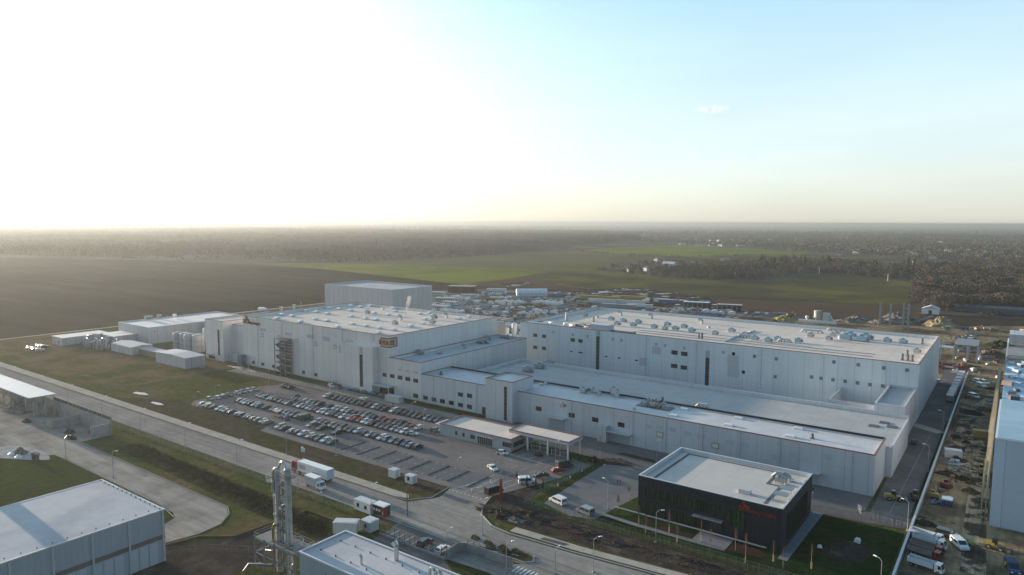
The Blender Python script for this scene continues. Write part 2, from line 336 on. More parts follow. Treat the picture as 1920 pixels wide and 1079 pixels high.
# main road and its pavement
ground('main_road',[(-700,116.2),(-560,116.2),(-98,116.2),(-70,118),(-40,121.5),(-17.6,124.6),(-17.6,133.8),(-40,131.4),(-58,129.6),(-76,127.8),(-93,126.8),(-98.8,127.7),(-105,131.6),(-107.8,136.6),(-110,141.6),(-110,146),(-123,146),(-123.2,141),(-121,134),(-126,126.4),(-560,125.4),(-700,125.4)],-.01,m_asphalt)
ground('pavement',[(-560,126.6),(-300,127),(-131,127.2),(-127,128.4),(-129,130.4),(-300,131),(-560,131.4)],.0,m_gravelw)
ground('pavement',[(-94,128.6),(-76,129.4),(-55,131.4),(-30,134),(-17.8,135.3),(-17.8,137.2),(-30,136),(-55,133.8),(-76,131.8),(-94,131.2)],.0,m_gravelw)
ground('dry_verge',[(-124,112.8),(-123,116),(-97,116),(-84,119.6),(-82.6,118.6),(-84,117.6),(-100,114.6)],.0,m_scrubw)
def kerb(name,pts,w=.18,h=.12,m=m_kerb,z=0.0):
    b=MB(); pts=[Vector((p[0],p[1],0)) for p in pts]
    for a,c in zip(pts,pts[1:]):
        d=(c-a).normalized(); n=Vector((-d.y,d.x,0))*w/2
        b.prism([a+n,c+n,c-n,a-n],z-.05,z+h)
    o=b.build(name,m); o['kind']='structure'; return o
kerb('kerb',[(-560,126.0),(-131,126.4),(-126.5,127.2),(-122.5,132.5),(-123.6,140.6)])
kerb('kerb',[(-17.8,134.4),(-40,131.9),(-58,130.1),(-76,128.3),(-93,127.3),(-99,128.2),(-105.4,132),(-108.3,137),(-110.1,142)],.3,.16)
kerb('kerb',[(-560,116),(-98,116),(-84.5,119.9)],.16,.10)
# parking lot
LOT=[(-268,148.5),(-263,144.6),(-213,144.6),(-211,140.6),(-123,140.6),(-110,143),(-107.8,149.5),(-104,160),(-101,172.5),(-100.6,179),(-108,181),(-126,181),(-126,174.4),(-158,174.4),(-158,189.2),(-262,190.4),(-268,181)]
ground('parking_lot',LOT,.02,m_paver)
def bays(name,x0,x1,y0,y1): return ground(name,[(x0,y0),(x1,y0),(x1,y1),(x0,y1)],.035,m_paverb)
bays('parking_bays',-180,-119.6,143.2,153.8)
bays('parking_bays',-211,-180.4,143.2,149.2); bays('parking_bays',-203,-154,157.6,161.6)
bays('parking_bays',-252,-208,156,161.4); bays('parking_bays',-253,-169,166,177.6); bays('parking_bays',-231,-166,183,188)
lm=MB()
def ln(a,b,w=.13):
    a,b=Vector((*a,0)),Vector((*b,0)); d=(b-a).normalized(); n=Vector((-d.y,d.x,0))*w/2; lm.add([(p.x,p.y,.045) for p in (a-n,b-n,b+n,a+n)],[(0,1,2,3)])
for k in range(22):
    x=-178+k*2.42
    ln((x,143.3),(x,144.5)); ln((x,148.2),(x,149.0)); ln((x,152.6),(x,153.8))
for x in (-119.5,-116.2,-112.8): 
    for k in range(3): ln((x+.9*k,157+k*6),(x+.9*k+.4,159.6+k*6))
for a,b in (((-121.3,140.5),(-119.0,155.5)),((-118.1,140.8),(-115.9,155.5)),((-114.9,141),(-112.8,155.5)),((-111.8,142.5),(-109.8,155))): ln(a,b,.15)
for k in range(9): ln((-122.6+k*1.35,139.4+k*.0),(-121.9+k*1.35,139.4),.34)
for x,y in ((-120.2,144),(-117,144.4),(-116.2,149.5),(-112.6,148.4)):
    ln((x,y),(x+.35,y+2.3),.22); ln((x+.1,y+.3),(x-.6,y+1.1),.2); ln((x+.1,y+.3),(x+.8,y+1.0),.2)
for k in range(9): ln((-116.6,165.6-k*0),(-116.5,165.7)) if 0 else None
for k in range(4): ln((-123.2+k*3.9,172.5),(-121.4+k*3.9,177.8),.14)
lo=lm.build('road_markings',m_line); lo['kind']='structure'
# dark kerbed islands between the empty bays
for k in range(8):
    x=-172.0+k*7.48
    kerb('kerb_island',[(x,143.7),(x,153.4)],.42,.12,mat('kerb_dark',(.07,.075,.085),.9,.1,1),.03)
ground('planting_strip',[(-254,163),(-250.5,161.4),(-234,161.6),(-234,156.3),(-252,156.2),(-255.5,159)],.03,m_scrub)
ground('planting_strip',[(-254,171.2),(-170,171.2),(-167.6,172.4),(-170,173.3),(-254,173.3)],.05,m_scrub)
ground('planting_strip',[(-203,155.9),(-186,155.9),(-184,156.8),(-203,156.8)],.05,m_scrub)
# service road in front of the long halls and round the right end
ground('service_road',[(-310,190.6),(-158,192.3),(-158,190.2),(-100.5,190.6),(-92,187.6),(-80,185.6),(-40,187.6),(-30,189.6),(-27,192),(-27,420),(-18.4,420),(-18.4,186),(-27,184.2),(-39,183.6),(-80,183.5),(-98,184.8),(-101,186),(-126,186),(-126,189.4),(-158,189.4),(-200,189.6),(-262,190.8),(-310,188.4)],.0,m_asphaltd)
ground('service_road',[(-310,190.7),(-158,192.4),(-158,197.4),(-205,197.6),(-219,197.6),(-310,197.2)],-.004,m_asphalt)
ground('forecourt',[(-158,190.3),(-100.5,190.7),(-92,187.7),(-80,185.7),(-40,187.7),(-30,189.7),(-28,192.5),(-28,203.4),(-158,203.4)],.008,mat('forecourt_grey',(.135,.135,.138),.9,.12,.4,col2=(.16,.158,.155),scale2=.08))
ground('lawn_strip',[(-194,199.6),(-158,199.3),(-158,201.8),(-194,202.4)],.012,m_grassd)
ground('lawn_strip',[(-225,198.5),(-196,199.6),(-196,202.5),(-219,201)],.012,m_grassd)
ground('lawn_strip',[(-100,193.4),(-84,192.4),(-84,194.8),(-98,195.8)],.02,m_grassd)
ground('lawn_strip',[(-82,197.4),(-42,198.2),(-42,200.2),(-82,199.8)],.02,m_grassd)
ground('courtyard',[(-183,258),(-28,258),(-28,291),(-206,291),(-206,280),(-183,280)],.004,m_asphaltd)
# crossing lane between hall and annex; sunlight on it painted as pale gravel
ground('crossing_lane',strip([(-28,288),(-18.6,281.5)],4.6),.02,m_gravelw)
ground('road_edge_line',strip([(-22.8,192),(-21.4,280)],.12),.02,mat('worn_line',(.30,.29,.28)))
# office surroundings
ground('office_parking',[(-96.6,147.2),(-87,144.3),(-80.9,146.2),(-80.6,151),(-78.2,170),(-77.5,183.4),(-98,184.6),(-97.6,170)],.03,m_paveg)
ground('office_lawn',[(-99.9,143.2),(-87.2,143.6),(-96.7,147.1),(-97.7,170),(-98.1,184.7),(-100.3,184.7)],.02,m_grassd)
ground('office_lawn',[(-87,143.8),(-18.2,144.2),(-18.2,183.2),(-39,183.3),(-38.9,156.4),(-74.2,156),(-77.6,156),(-78.1,170),(-80.5,151),(-80.8,146.1)],.018,m_grassg)
ground('office_lawn_strip',[(-80.8,146.2),(-74,146.4),(-39,146.6),(-18.4,146.5),(-18.4,144.3),(-87,143.9)],.024,m_grassd)
ground('office_lawn_strip',[(-80.6,151),(-74.5,153.4),(-74.5,183.2),(-77.4,183.2)],.024,m_grassd)
ground('footpath',strip([(-80.9,150.2),(-72,149.6),(-64,149.5),(-50,149.6)],1.5),.04,mat('slab_grey',(.21,.21,.215),.9,.1,.6))
ground('footpath',[(-57.5,149),(-49.5,149),(-49.5,155.8),(-57.5,155.8)],.05,mat('slab_grey',(.21,.21,.215),.9,.1,.6))
ground('footpath',[(-38.9,152.4),(-36.9,152.3),(-36.2,183.8),(-38.9,183.8)],.04,mat('path_blue_grey',(.17,.18,.20),.9,.1,.6))
ground('flower_bed',[(-66,150.6),(-58,150.6),(-58,152.8),(-66,152.8)],.045,mat('mulch_red',(.055,.034,.028),.95,.35,3,bump=.1))
ground('flower_bed',[(-49,149.4),(-42,150.4),(-40.5,152.6),(-44,154),(-49,154.6)],.045,MATS['mulch_red'])
ground('bare_patch',[(-30,160),(-24,161),(-22,168),(-27,172),(-31,167)],.03,m_soil)
ground('hedge_bed',[(-100.3,184.7),(-92,187.2),(-90,186.2),(-97,182.6)],.06,m_soil)
# left foreground: works yard, loop road, grass and the dark ditch
ground('grass_field',[(-247,97.6),(-246.5,107.6),(-245,113.2),(-98,113.2),(-98,60),(-152,60),(-152.4,76),(-152,89),(-156,95),(-160,97.2)],-.04,m_grass)
ground('works_yard',[(-420,60),(-420,107.5),(-247,107.5),(-247.4,97.2),(-160.5,96.6),(-156.4,94.4),(-152.6,90),(-151.8,84),(-153.6,76.6),(-160,74.5),(-163,80),(-165,85.6),(-174.5,87.4),(-208,87.6),(-235,87.8),(-240,86),(-252,84),(-262,80),(-262,60)],-.03,m_yard)
kerb('kerb',[(-246.8,97.6),(-187,97.0),(-160.4,96.8),(-156.1,94.6),(-152.3,90),(-151.5,84),(-153.3,76.3)],.16,.1)
kerb('kerb',[(-240,87.4),(-208,87.3),(-174.6,87.1),(-165.2,85.3)],.16,.1)
ground('grass_island',[(-174,86.6),(-168,86.7),(-164.6,85),(-162.6,81),(-164.5,76),(-174,74)],-.02,m_grassd)
ground('grass_field',[(-240,87.2),(-175,86.8),(-175,60),(-262,60),(-252,76)],-.02,m_grassd)
b=MB()   # embankment: a low dark bank falling into the ditch
NB=260
vs=[];fs=[]
prof=((0,108.6,.0),(1,107.0,.7),(2,105.4,.9),(3,103.4,.3),(4,101.6,-.03))
for i in range(NB+1):
    t=i/NB; x=-232+t*104
    for k,y,z in prof: vs.append((x+rnd.uniform(-.3,.3),y-4.0*t*(1 if k>0 else .4)+rnd.uniform(-.3,.3),(z*.6+rnd.uniform(-.12,.15))*min(1,8*t+.15)*min(1,10*(1-t)+.1) if k not in(0,4) else -.035))
for i in range(NB):
    for k in range(4): a=i*5+k; fs.append((a,a+1,a+6,a+5))
b.add(vs,fs); o=b.build('embankment',mat('bank_dark_grass',(.040,.040,.018),.95,.4,.8,col2=(.075,.058,.030),scale2=.25,bump=.3)); o['kind']='structure'
BANK=[(-231,108.4),(-128,104.5),(-128,99.5),(-150,100),(-225,104)]
ground('ditch_bed',[(-143,86.6),(-141.5,107),(-131,106.8),(-126.5,101),(-128,88),(-128,60),(-152,60),(-151.6,74)],-.015,m_soil)
kerb('ditch_edge',[(-152.6,73),(-150,83),(-143.5,88),(-142,107.2),(-131.2,107.6),(-126.4,102.6)],.7,.35,m_scrubw,-.02)
ground('lot_access',[(-118.2,116.4),(-117.8,118.2),(-98,115.2),(-84,116),(-80,118.4),(-60,122),(-60,106),(-86,110),(-100,108.9),(-117,109)],.005,m_asphalt)
ground('small_parking_lot',[(-117.2,109.2),(-117.8,116.9),(-112,116.6),(-98,114.9),(-97,108.8)],.02,m_asphaltd)
lm=MB()
for k in range(8):
    x=-115.2+k*2.45; lm.sheet([(x,109.6),(x+.16,109.6),(x+.16,113.2),(x,113.2)],.035)
for k in range(6): lm.sheet([(-82.4+k*.95,113.2),(-81.9+k*.95,113.2),(-81.9+k*.95,116),(-82.4+k*.95,116)],.03)
lo=lm.build('road_markings',m_line); lo['kind']='structure'
ground('traffic_island',[(-103.8,117.2),(-98,118.0),(-88.4,118.2),(-82.4,118.3),(-81.3,119.4),(-82.4,121.2),(-84,121.9),(-92,119.0),(-97,116.8)],.05,m_scrubw)
kerb('kerb',[(-103,116.6),(-98,117.6),(-88.4,117.8),(-82.3,117.9),(-80.9,119.3),(-82.2,121.6)],.25,.16)
ground('grass_plot',[(-96.5,113.6),(-84,114.2),(-76,112),(-78,104),(-90,105),(-96,108.4)],.0,m_grassd)
ground('service_lane',[(-116,100.4),(-84,99.6),(-60,97),(-60,101),(-80,104),(-90,104.6),(-96.4,108.2),(-97,108.7),(-117,108.9)],-.005,m_asphaltd)
ground('puddle',[(-301,140),(-296,140.6),(-292,142.4),(-297,143.4),(-302,142)],.0,mat('salt_patch',(.46,.47,.46),.6,.1,1))
ground('puddle',[(-279,136.6),(-274,136.6),(-271,138),(-275,138.8),(-280,138)],.0,MATS['salt_patch'])
ground('pit_shade_sheet',[(-86,129.2),(-79.5,129.8),(-79,131.2),(-85.5,130.6)],.012,m_dark)  # flat dark sheet, the shade inside the pit given as colour
# rutted tracks on the building site
for i,pts in enumerate(([(-4,170),(-5,200),(-5.2,230),(-6,262),(-9,280),(-13,300),(-10,330),(-6,350),(-4,380),(2,420),(8,480)],[(-15,385),(0,392),(30,400)],[(-14,330),(-12,300),(-13,262),(-9,240)])):
    ground('rutted_track',strip(pts,4.6),-.05+.006*i,mat('rutted_mud',(.36,.29,.19),.9,.2,.3,col2=(.075,.06,.045),scale2=.16,fac=(.45,.55),streak=(1.6,.04,.5,.4)))
# ---------------------------------------------------------------- buildings
def ring(b,x0,y0,x1,y1,z0,z1,t,m=None):
    b.box(x0,y0,z0,x1,y0+t,z1,m); b.box(x0,y1-t,z0,x1,y1,z1,m); b.box(x0,y0+t,z0,x0+t,y1-t,z1,m); b.box(x1-t,y0+t,z0,x1,y1-t,z1,m); return b
def shell(root,x0,y0,x1,y1,z1,par,wm,rm,cm=None,t=.4,z0=-.1,cap=.22):
    """walls, roof deck and coping of one flat-roofed volume (world coordinates, root at origin)"""
    w_=ring(MB(),x0,y0,x1,y1,z0,z1-cap,t).build('wall',wm,root)
    r_=MB().box(x0+t,y0+t,z1-par-.4,x1-t,y1-t,z1-par).build('roof',rm,root)
    c_=ring(MB(),x0-.05,y0-.05,x1+.05,y1+.05,z1-cap,z1,t+.1).build('coping',cm or m_coping,root)
    return w_,r_,c_
def win_s(root,x,z,w=2.6,h=1.5,Y=203.5,n=4,name='window',fm=None,gm=None):
    b=MB(); y=Y-.07; t=.10
    b.box(x-w/2,y,z-h/2,x+w/2,Y-.005,z-h/2+t).box(x-w/2,y,z+h/2-t,x+w/2,Y-.005,z+h/2)
    for k in range(n+1):
        u=x-w/2+(w-t)*k/n; b.box(u,y,z-h/2+t,u+t,Y-.005,z+h/2-t)
    f=b.build(name,fm or m_frame,root)
    MB().box(x-w/2+t,Y-.03,z-h/2+t,x+w/2-t,Y-.008,z+h/2-t).build('pane',gm or m_glass,f)
    return f
def win_px(root,pts,Y,w,h,n=4,**k):
    for x,y in pts:
        p=onY(x,y,Y); win_s(root,p.x,p.z,w,h,Y,n,**k)
def patch_s(root,name,x,z,w,h,Y,m,d=.05): return MB().box(x-w/2,Y-d,z-h/2,x+w/2,Y-.004,z+h/2).build(name,m,root)
def T(x0,y0,s): return lambda l:[(x0+a/s,y0+b/s) for a,b in l]
m_louv=mat('louvre_grey',(.36,.40,.43),.6,.05,1)
m_patch=mat('cladding_patch',(.47,.50,.54),.5,.05,1)
m_litw=mat('lit_pane_pale',(.66,.64,.56),.6,.03,1)  # pale pane colour stands in for the light of lit windows
m_sky=mat('skylight_dome',(.72,.74,.74),.25,.03,1)
m_blue=mat('unit_pale_blue',(.36,.50,.58),.35,.08,1)
def skylight(parent,p,n=1.0):
    b=MB(); b.bx((p.x,p.y,p.z),(2.9*n,2.9*n,.45)); b.bx((p.x,p.y,p.z+.45),(2.7*n,2.7*n,.40),None,0,.55)
    return b.build('skylight',m_sky,parent)
def unit(parent,p,w=2.4,d=2.0,h=1.8,m=None,kind=0,rz=0):
    b=MB(); m=m or m_lgrey; x,y,z=p
    if kind==0:   # air handler on legs with a sloping hood
        for sx in (-1,1):
            for sy in (-1,1): b.bx((x+sx*w*.4,y+sy*d*.4,z),(.12,.12,.4),m_dgrey)
        b.bx((x,y,z+.4),(w,d,h),m); b.bx((x+w*.62,y,z+.5),(w*.25,d*.8,h*.6),m_grey); b.bx((x,y,z+.4+h),(w*.5,d*.5,.22),m_dgrey,.0,.8)
    elif kind==1: # cowl: duct turned over
        b.tube((x,y,z),(x,y,z+h),w*.28,m,10); b.tube((x,y,z+h),(x-w*.7,y,z+h+.35),w*.3,m,10,w*.42); b.tube((x-w*.7,y,z+h+.35),(x-w*.75,y,z+h+.37),w*.36,m_dark,10)
    elif kind==2: # low ventilator
        b.lathe((x,y,z),((0,w*.3),(.5,w*.3),(.55,w*.45),(.9,w*.42),(1.0,w*.1)),m,12)
    elif kind==3: # long duct
        b.bx((x,y,z+.8),(w,d*.5,.9),m); b.tube((x-w/2,y,z+1.2),(x-w/2-1,y,z+.2),d*.25,m,8); b.tube((x+w/2,y,z+1.2),(x+w/2+1,y,z+.2),d*.25,m,8)
        for k in (-.35,0,.35): b.bx((x+w*k,y,z),(.15,d*.5,.8),m_dgrey)
    elif kind==4: # dark stack
        b.tube((x,y,z),(x,y,z+h),w*.25,m_dgrey,8); b.bx((x,y,z),(w*.7,w*.7,.3),m_grey)
    return b.build({0:'rooftop_unit',1:'exhaust_cowl',2:'roof_ventilator',3:'roof_duct',4:'exhaust_pipe'}[kind],None,parent)
# main tall hall ------------------------------------------------
MY=203.5
H1=thing('factory_hall','tall silver clad factory hall behind the packed car park, white skylights on its roof','factory',group='connected factory halls')
w1,r1,c1=shell(H1,-317.5,MY,-212,279,25.2,1.5,m_panel,m_roof)
for x,y in T(360,520,4.364)([(735,308),(693,340),(817,320),(883,367),(934,275),(1015,288),(1105,300),(1005,346),(1103,359),(1187,410),(1123,254),(1203,263),(1295,275),(1300,322),(1308,386),(1297,237),(1378,246),(1457,238),(1417,340),(1417,401),(1485,298),(1502,350),(1530,418),(1600,311),(1645,433),(1524,456),(1690,321),(1645,258),(1660,280),(1785,402),(1860,302),(1905,347),(1890,380)])+T(680,520,4.364)([(543,295),(567,315),(785,340),(863,330)]):
    skylight(r1,G(x,y,23.9))
for (x,y),k in zip(T(360,520,4.364)([(1435,305),(1660,395),(1712,355),(1565,268)])+T(680,520,4.364)([(585,345),(690,335),(570,385)]),(0,0,1,2,0,1,0)): unit(r1,G(x,y,23.9),2.2,1.8,1.9,m_lgrey,k)
q4=T(360,520,4.364)
for x,y in q4([(573,472),(713,494),(858,519),(1012,545),(1170,571)]):
    p=onY(x,y,MY); f=patch_s(H1,'window',p.x,p.z,1.9,1.9,MY,m_frame,.08); MB().box(p.x-.8,MY-.10,p.z-.8,p.x+.8,MY-.081,p.z+.8).build('pane',m_litw,f)
win_px(H1,q4([(505,697),(580,712),(667,730),(913,779),(1014,799)]),MY,2.2,1.5,3)
win_px(H1,T(640,600,6.745)([(548,697)]),MY,2.4,1.6,4)
for (x,y),w_,h_ in zip(q4([(580,430),(790,465),(970,485),(1095,505),(1290,530),(1225,590),(1485,500)]),(4.6,5.2,5.2,5,5,3.6,1.2),(1.4,1.2,1.8,2,1.6,3.4,3.4)):
    p=onY(x,y,MY); patch_s(H1,'louvre',p.x,p.z,w_,h_,MY,m_patch,.04)
# stair bay on the front
b=ring(MB(),-239,200.6,-219,MY-.004,-.1,19.9,.3); b.box(-238.7,200.9,19.3,-219.3,MY-.3,19.6); sb=b.build('stair_bay',m_panel,H1)
x0,z0=onY(360+1383/4.364,520+632/4.364,200.6).x,1.2; z1_=onY(360+1383/4.364,520+632/4.364,200.6).z
g=MB().box(x0-.9,200.5,2.0,x0+.9,200.597,z1_).build('glazed_strip',m_frame,sb)
b=MB(); n=12
for k in range(n): b.box(x0-.75,200.46,2.1+(z1_-2.2)*k/n,x0+.75,200.497,2.1+(z1_-2.2)*(k+.86)/n)
b.build('glazing',m_glassg,sb)
MB().box(x0-.8,200.5,z1_+.3,x0+.8,200.597,z1_+3.2).build('louvre',m_louv,sb)
# entrance canopy beside the bay
b=MB().box(-218.8,199.4,4.0,-208.5,MY-.01,4.35); b.box(-218.6,199.6,0,-218.3,199.9,4.0); b.box(-208.9,199.6,0,-208.6,199.9,4.0); b.build('entrance_canopy',m_lgrey,H1)
win_s(H1,-213.5,1.6,8.5,3.0,MY,7,'entrance_glazing')
# left bay block
lb=thing('factory_annex','narrow silver annex tower with dark window strip left of the tall hall','annex')
shell(lb,-347.6,200.5,-331,240,21.2,.6,m_panel,m_roof); shell(lb,-330.99,206,-317.51,240,19.2,.6,m_panel,m_roof)
p=onY(360+215/4.364,520+430/4.364,200.5); MB().box(p.x-.8,200.4,3,p.x+.8,200.496,p.z).build('glazed_strip',m_glassg,lb)
MB().box(-346,199.9,2.2,-341,200.49,3.0).build('door_canopy',m_lgrey,lb)
win_s(lb,-342,1.2,6,1.6,200.5,5)
b=MB().box(-330.5,203,0,-320,205.9,4.2); b.build('lean_to',m_panelT,lb)
MB().box(-318.6,200.4,0,-315.2,203.4,5.2).build('electrical_box',mat('box_blue_grey',(.13,.18,.24),.5,.1,1),lb)
# lower step
L1=thing('factory_wing','mid-height silver wing stepping down right of the tall hall, ducts on its roof','factory',group='connected factory halls')
wL,rL,cL=shell(L1,-211.94,MY,-193.8,279,16.1,1.3,m_panel,m_roof3)
win_px(L1,T(640,600,6.745)([(645,712),(742,730),(840,748),(941,770),(941,960)]),MY,2.7,1.6,5)
for (x,y),w_ in zip(T(640,600,6.745)([(740,634),(838,650),(935,665)]),(2.4,2.4,2.4)): p=onY(x,y,MY); patch_s(L1,'louvre',p.x,p.z,w_,.9,MY,m_patch,.04)
for (x,y),k,w_ in zip(T(680,520,4.364)([(455,632),(618,628),(645,626),(835,585),(930,520),(958,512),(1003,500),(1000,543),(1040,520),(1025,540),(1070,492),(1165,503),(1200,510),(960,545)]),(0,2,2,1,4,4,4,3,1,1,1,3,1,3),(4,2,2,2,1.6,1.6,1.6,3,2.4,2,2.4,4,2,3)): unit(rL,G(x,y,14.8),w_,1.8,1.5,m_galv,k)
# hall: front roof (higher) and back roof (lower)
H2=thing('production_hall','long low silver hall with pale blue front roof behind the gatehouse','factory',group='connected factory halls')
wH,rH,cH=shell(H2,-193.76,MY,-28,222,11.5,.9,m_panelH,m_roof3)
MB().box(-193.3,221.55,11.0,-28.4,222.1,11.62).build('ridge_kerb',m_dark,H2)
b=MB(); X0,X1,Y0,Y1=-182.9,-26.2,222.15,258
b.box(X0,Y0,-.1,X1,Y0+.3,8.9); b.box(X0,Y1-.4,-.1,X1,Y1,10.3); b.box(X0,Y0+.3,-.1,X0+.4,Y1-.4,10.3); b.box(X1-.4,Y0+.3,-.1,X1,Y1-.4,9.2)
b.build('back_wall',m_panelH,H2)
rB=MB().box(X0+.4,Y0+.3,8.5,X1-.4,Y1-.4,9.0).build('back_roof',m_roof2,H2)
MB().box(X1-.45,Y0+.3,9.2,X1+.05,Y1,9.4).box(X0,Y1-.45,10.3,X1-.5,Y1+.05,10.45).build('coping',m_copinglight,H2)
q5=T(820,740,6.62); q6=T(780,640,2.998); q7=T(1200,700,2.848)
win_px(H2,T(640,600,6.745)([(1065,985),(1172,1008),(1280,1030),(1392,1050)])+q5([(65,82),(175,105),(287,130),(400,152),(287,0),(400,15)]),MY,2.5,1.6,5)
win_px(H2,q6([(690,380),(875,417),(1007,442),(1153,470)]),MY,2.4,1.6,4)
for x,y in q7([(106,328),(402,388)]): p=onY(x,y,MY); f=patch_s(H2,'window',p.x,p.z,2.2,1.6,MY,m_frame,.08); MB().box(p.x-.95,MY-.1,p.z-.65,p.x+.95,MY-.081,p.z+.65).build('pane',m_litw,f)
for x,y in q7([(725,450),(1000,448),(45,284),(105,292),(175,303),(255,322),(325,337),(480,370),(560,382),(820,432)]): p=onY(x,y,MY); patch_s(H2,'louvre',p.x,p.z,2.4 if (x,y) not in () else 3,1.4,MY,m_patch,.04)
p=onY(*q5([(585,215)])[0],MY); win_s(H2,p.x,1.5,2.2,2.8,MY,2,'door',None,m_glassg)
for k,(x,w_,zc) in enumerate(((-128.5,8.4,4.6),(-104.5,10.5,3.7),(-44,5.6,3.6))):
    MB().box(x-w_/2,MY-2.2,zc-.05,x+w_/2,MY-.01,zc+.25).build('dock_canopy',m_lgrey,H2)
    d=MB().box(x-w_/2+.9,MY-.09,0,x+w_/2-.9,MY-.006,zc-.3).build('loading_door',m_louv,H2)
b=MB().box(-111,201.2,0,-107.6,MY-.01,5.4); b.build('dock_box',m_panelT,H2)
# square stair tower at the hall front
b=ring(MB(),-158,200.6,-145.6,213.9,-.1,15.0,.3); tw=b.build('stair_tower',m_panelH,H2)
MB().box(-157.7,200.9,14.2,-145.9,213.6,14.6).build('tower_roof',m_roof3,tw)
ring(MB(),-158.05,200.55,-145.55,213.95,15.0,15.25,.4).build('tower_coping',m_coping,tw)
p=onY(780+503/2.998,640+255/2.998,200.6); q_=onY(780+503/2.998,640+455/2.998,200.6)
MB().box(p.x-.6,200.5,max(.6,q_.z),p.x+.6,200.597,p.z).build('glazed_strip',m_frame,tw)
b=MB()
for k in range(9): b.box(p.x-.5,200.46,.8+(p.z-1)*k/9,p.x+.5,200.497,.8+(p.z-1)*(k+.86)/9)
b.build('glazing',m_glassg,tw)
for (x,y),k,w_ in zip(q6([(650,235),(705,250),(733,243),(940,290),(1000,290),(1030,305),(1110,290),(1132,316),(1225,385),(140,190)])+q7([(237,194),(178,228),(335,188),(527,243),(475,280),(847,298),(803,340),(920,350),(120,150)]),(2,2,2,0,0,1,0,1,2,4,9,9,3,9,9,9,9,4,4),(2,2,2,2.4,2.2,2.6,2.6,3,1.6,2,0,0,3,0,0,0,0,1.6,1.6)):
    if k==9: p=G(x,y,10.6); b=MB(); b.bx((p.x,p.y,p.z),(2.9,1.7,.35)); b.bx((p.x,p.y,p.z+.35),(2.7,1.5,.18),None,0,.8); b.build('skylight',m_sky,rH)
    else: unit(rH,G(x,y,10.6),w_,1.7,1.5,m_lgrey,k)
for x,y in q6([(800+25,370+5),(1310,350),(1330,372),(1350,352),(1375,372),(1395,355),(1300,368)]): unit(rH,G(x,y,10.6),1.5,1.3,1.2,m_galv,rnd.choice((0,2,4))) if x>1000 else None
b=MB(); p=G(*q6([(1345,370)])[0],10.6); b.box(p.x-6,p.y-2.6,p.z+.02,p.x+6,p.y+2.6,p.z+.22)
for k in range(8): b.path([(p.x-5+k*1.4,p.y-2,p.z+.6),(p.x-5+k*1.4,p.y+rnd.uniform(-1,2),p.z+1.5),(p.x-4.4+k*1.4,p.y+2,p.z+.5)],.16,m_galv,6)
b.box(p.x+1,p.y-1,p.z+.2,p.x+1.8,p.y-.4,p.z+1.2,mat('machine_orange',(.55,.25,.05)))
b.build('pipe_skid',m_dgrey,rH)
for (x,y),k,w_ in zip(q6([(625,172),(655,176),(690,153),(715,155),(745,136),(775,140)]),(0,1,0,1,0,1),(4,2.2,4,2.2,4,2.2)): unit(rB,G(x,y,9.0),w_,2.0,1.7,m_galv,k)
for x,y in q7([(1305,266),(1345,288),(1248,283)]): p=G(x,y,9.0); MB().box(p.x-1.4,p.y-1.4,9.005,p.x+1.4,p.y+1.4,9.2).build('roof_hatch',m_dgrey,rB)
for x in (-187,-176,-164.5,-140,-122.5,-99,-87.5,-75.5,-64,-52.5,-33.5): MB().tube((x,MY-.12,0),(x,MY-.12,11.2),.07,m_lgrey,6).build('downpipe',None,H2)
for x in (-305,-285,-262,-241.5): MB().tube((x,MY-.12,0),(x,MY-.12,24.8),.08,m_lgrey,6).build('downpipe',None,H1)
# annex
A1=thing('link_building','low silver link block between the two halls at their right end','annex')
shell(A1,-36.6,258.02,-27.6,291.28,13.0,.9,m_panelH,m_roof2,m_copinglight)
b=MB().box(-53,268,-.1,-36.62,268.4,9.6); b.box(-53,268.4,-.1,-52.6,291.2,9.6); b.build('yard_wall',m_panelH,A1)
# right tall hall
RY=291.3
H3=thing('factory_hall','tall blue-grey factory hall on the right, blue units and ducts on its roof','factory')
wR,rR,cR=shell(H3,-206.7,RY,-27.4,373,21.7,1.7,m_panelR,m_roof)
for x in (-160,-136,-112,-84,-60,-38): MB().tube((x,RY-.12,0),(x,RY-.12,21.4),.08,m_lgrey,6).build('downpipe',None,H3)
a6=T(960,540,4.364); a7=T(1360,540,4.364); a8=T(1040,560,7.385)
win_px(H3,a6([(190,388),(262,397),(190,487),(262,496),(497,427),(560,435)]),RY,2.4,1.7,5)
win_px(H3,a6([(1330,530),(1410,541),(1327,640),(1406,653)]),RY,3.0,1.9,5)
for x,y in a6([(485,521),(552,529),(572,532),(770,562),(876,575),(1018,594)]): p=onY(x,y,RY); patch_s(H3,'window',p.x,p.z,1.3,.6,RY,m_glass,.06)
for x,y in a6([(340,362),(497,383),(618,398),(825,421),(895,430),(1180,463),(1253,472),(1410,493),(1729,528),(1812,540),(1893,690)])+a7([(67,540),(238,560),(417,582),(889,607),(1088,630),(1296,656),(1487,675),(148,690),(408,727),(706,730),(783,741),(881,753),(981,765),(1081,778),(1183,792),(1288,804)]):
    p=onY(x,y,RY); patch_s(H3,'vent',p.x,p.z,1.25,1.35,RY,m_louv if x<1360 else mat('louvre_dark',(.17,.20,.23),.6,.05,1),.06)
for x,y,w_,h_ in ((1180,512,4.2,3.4),(1810,590,4.8,4.0),(1810,680,4.8,5.2),(1072,605,3.6,3.8)): 
    p=onY(*a6([(x,y)])[0],RY); patch_s(H3,'louvre',p.x,p.z,w_,h_,RY,m_patch,.04)
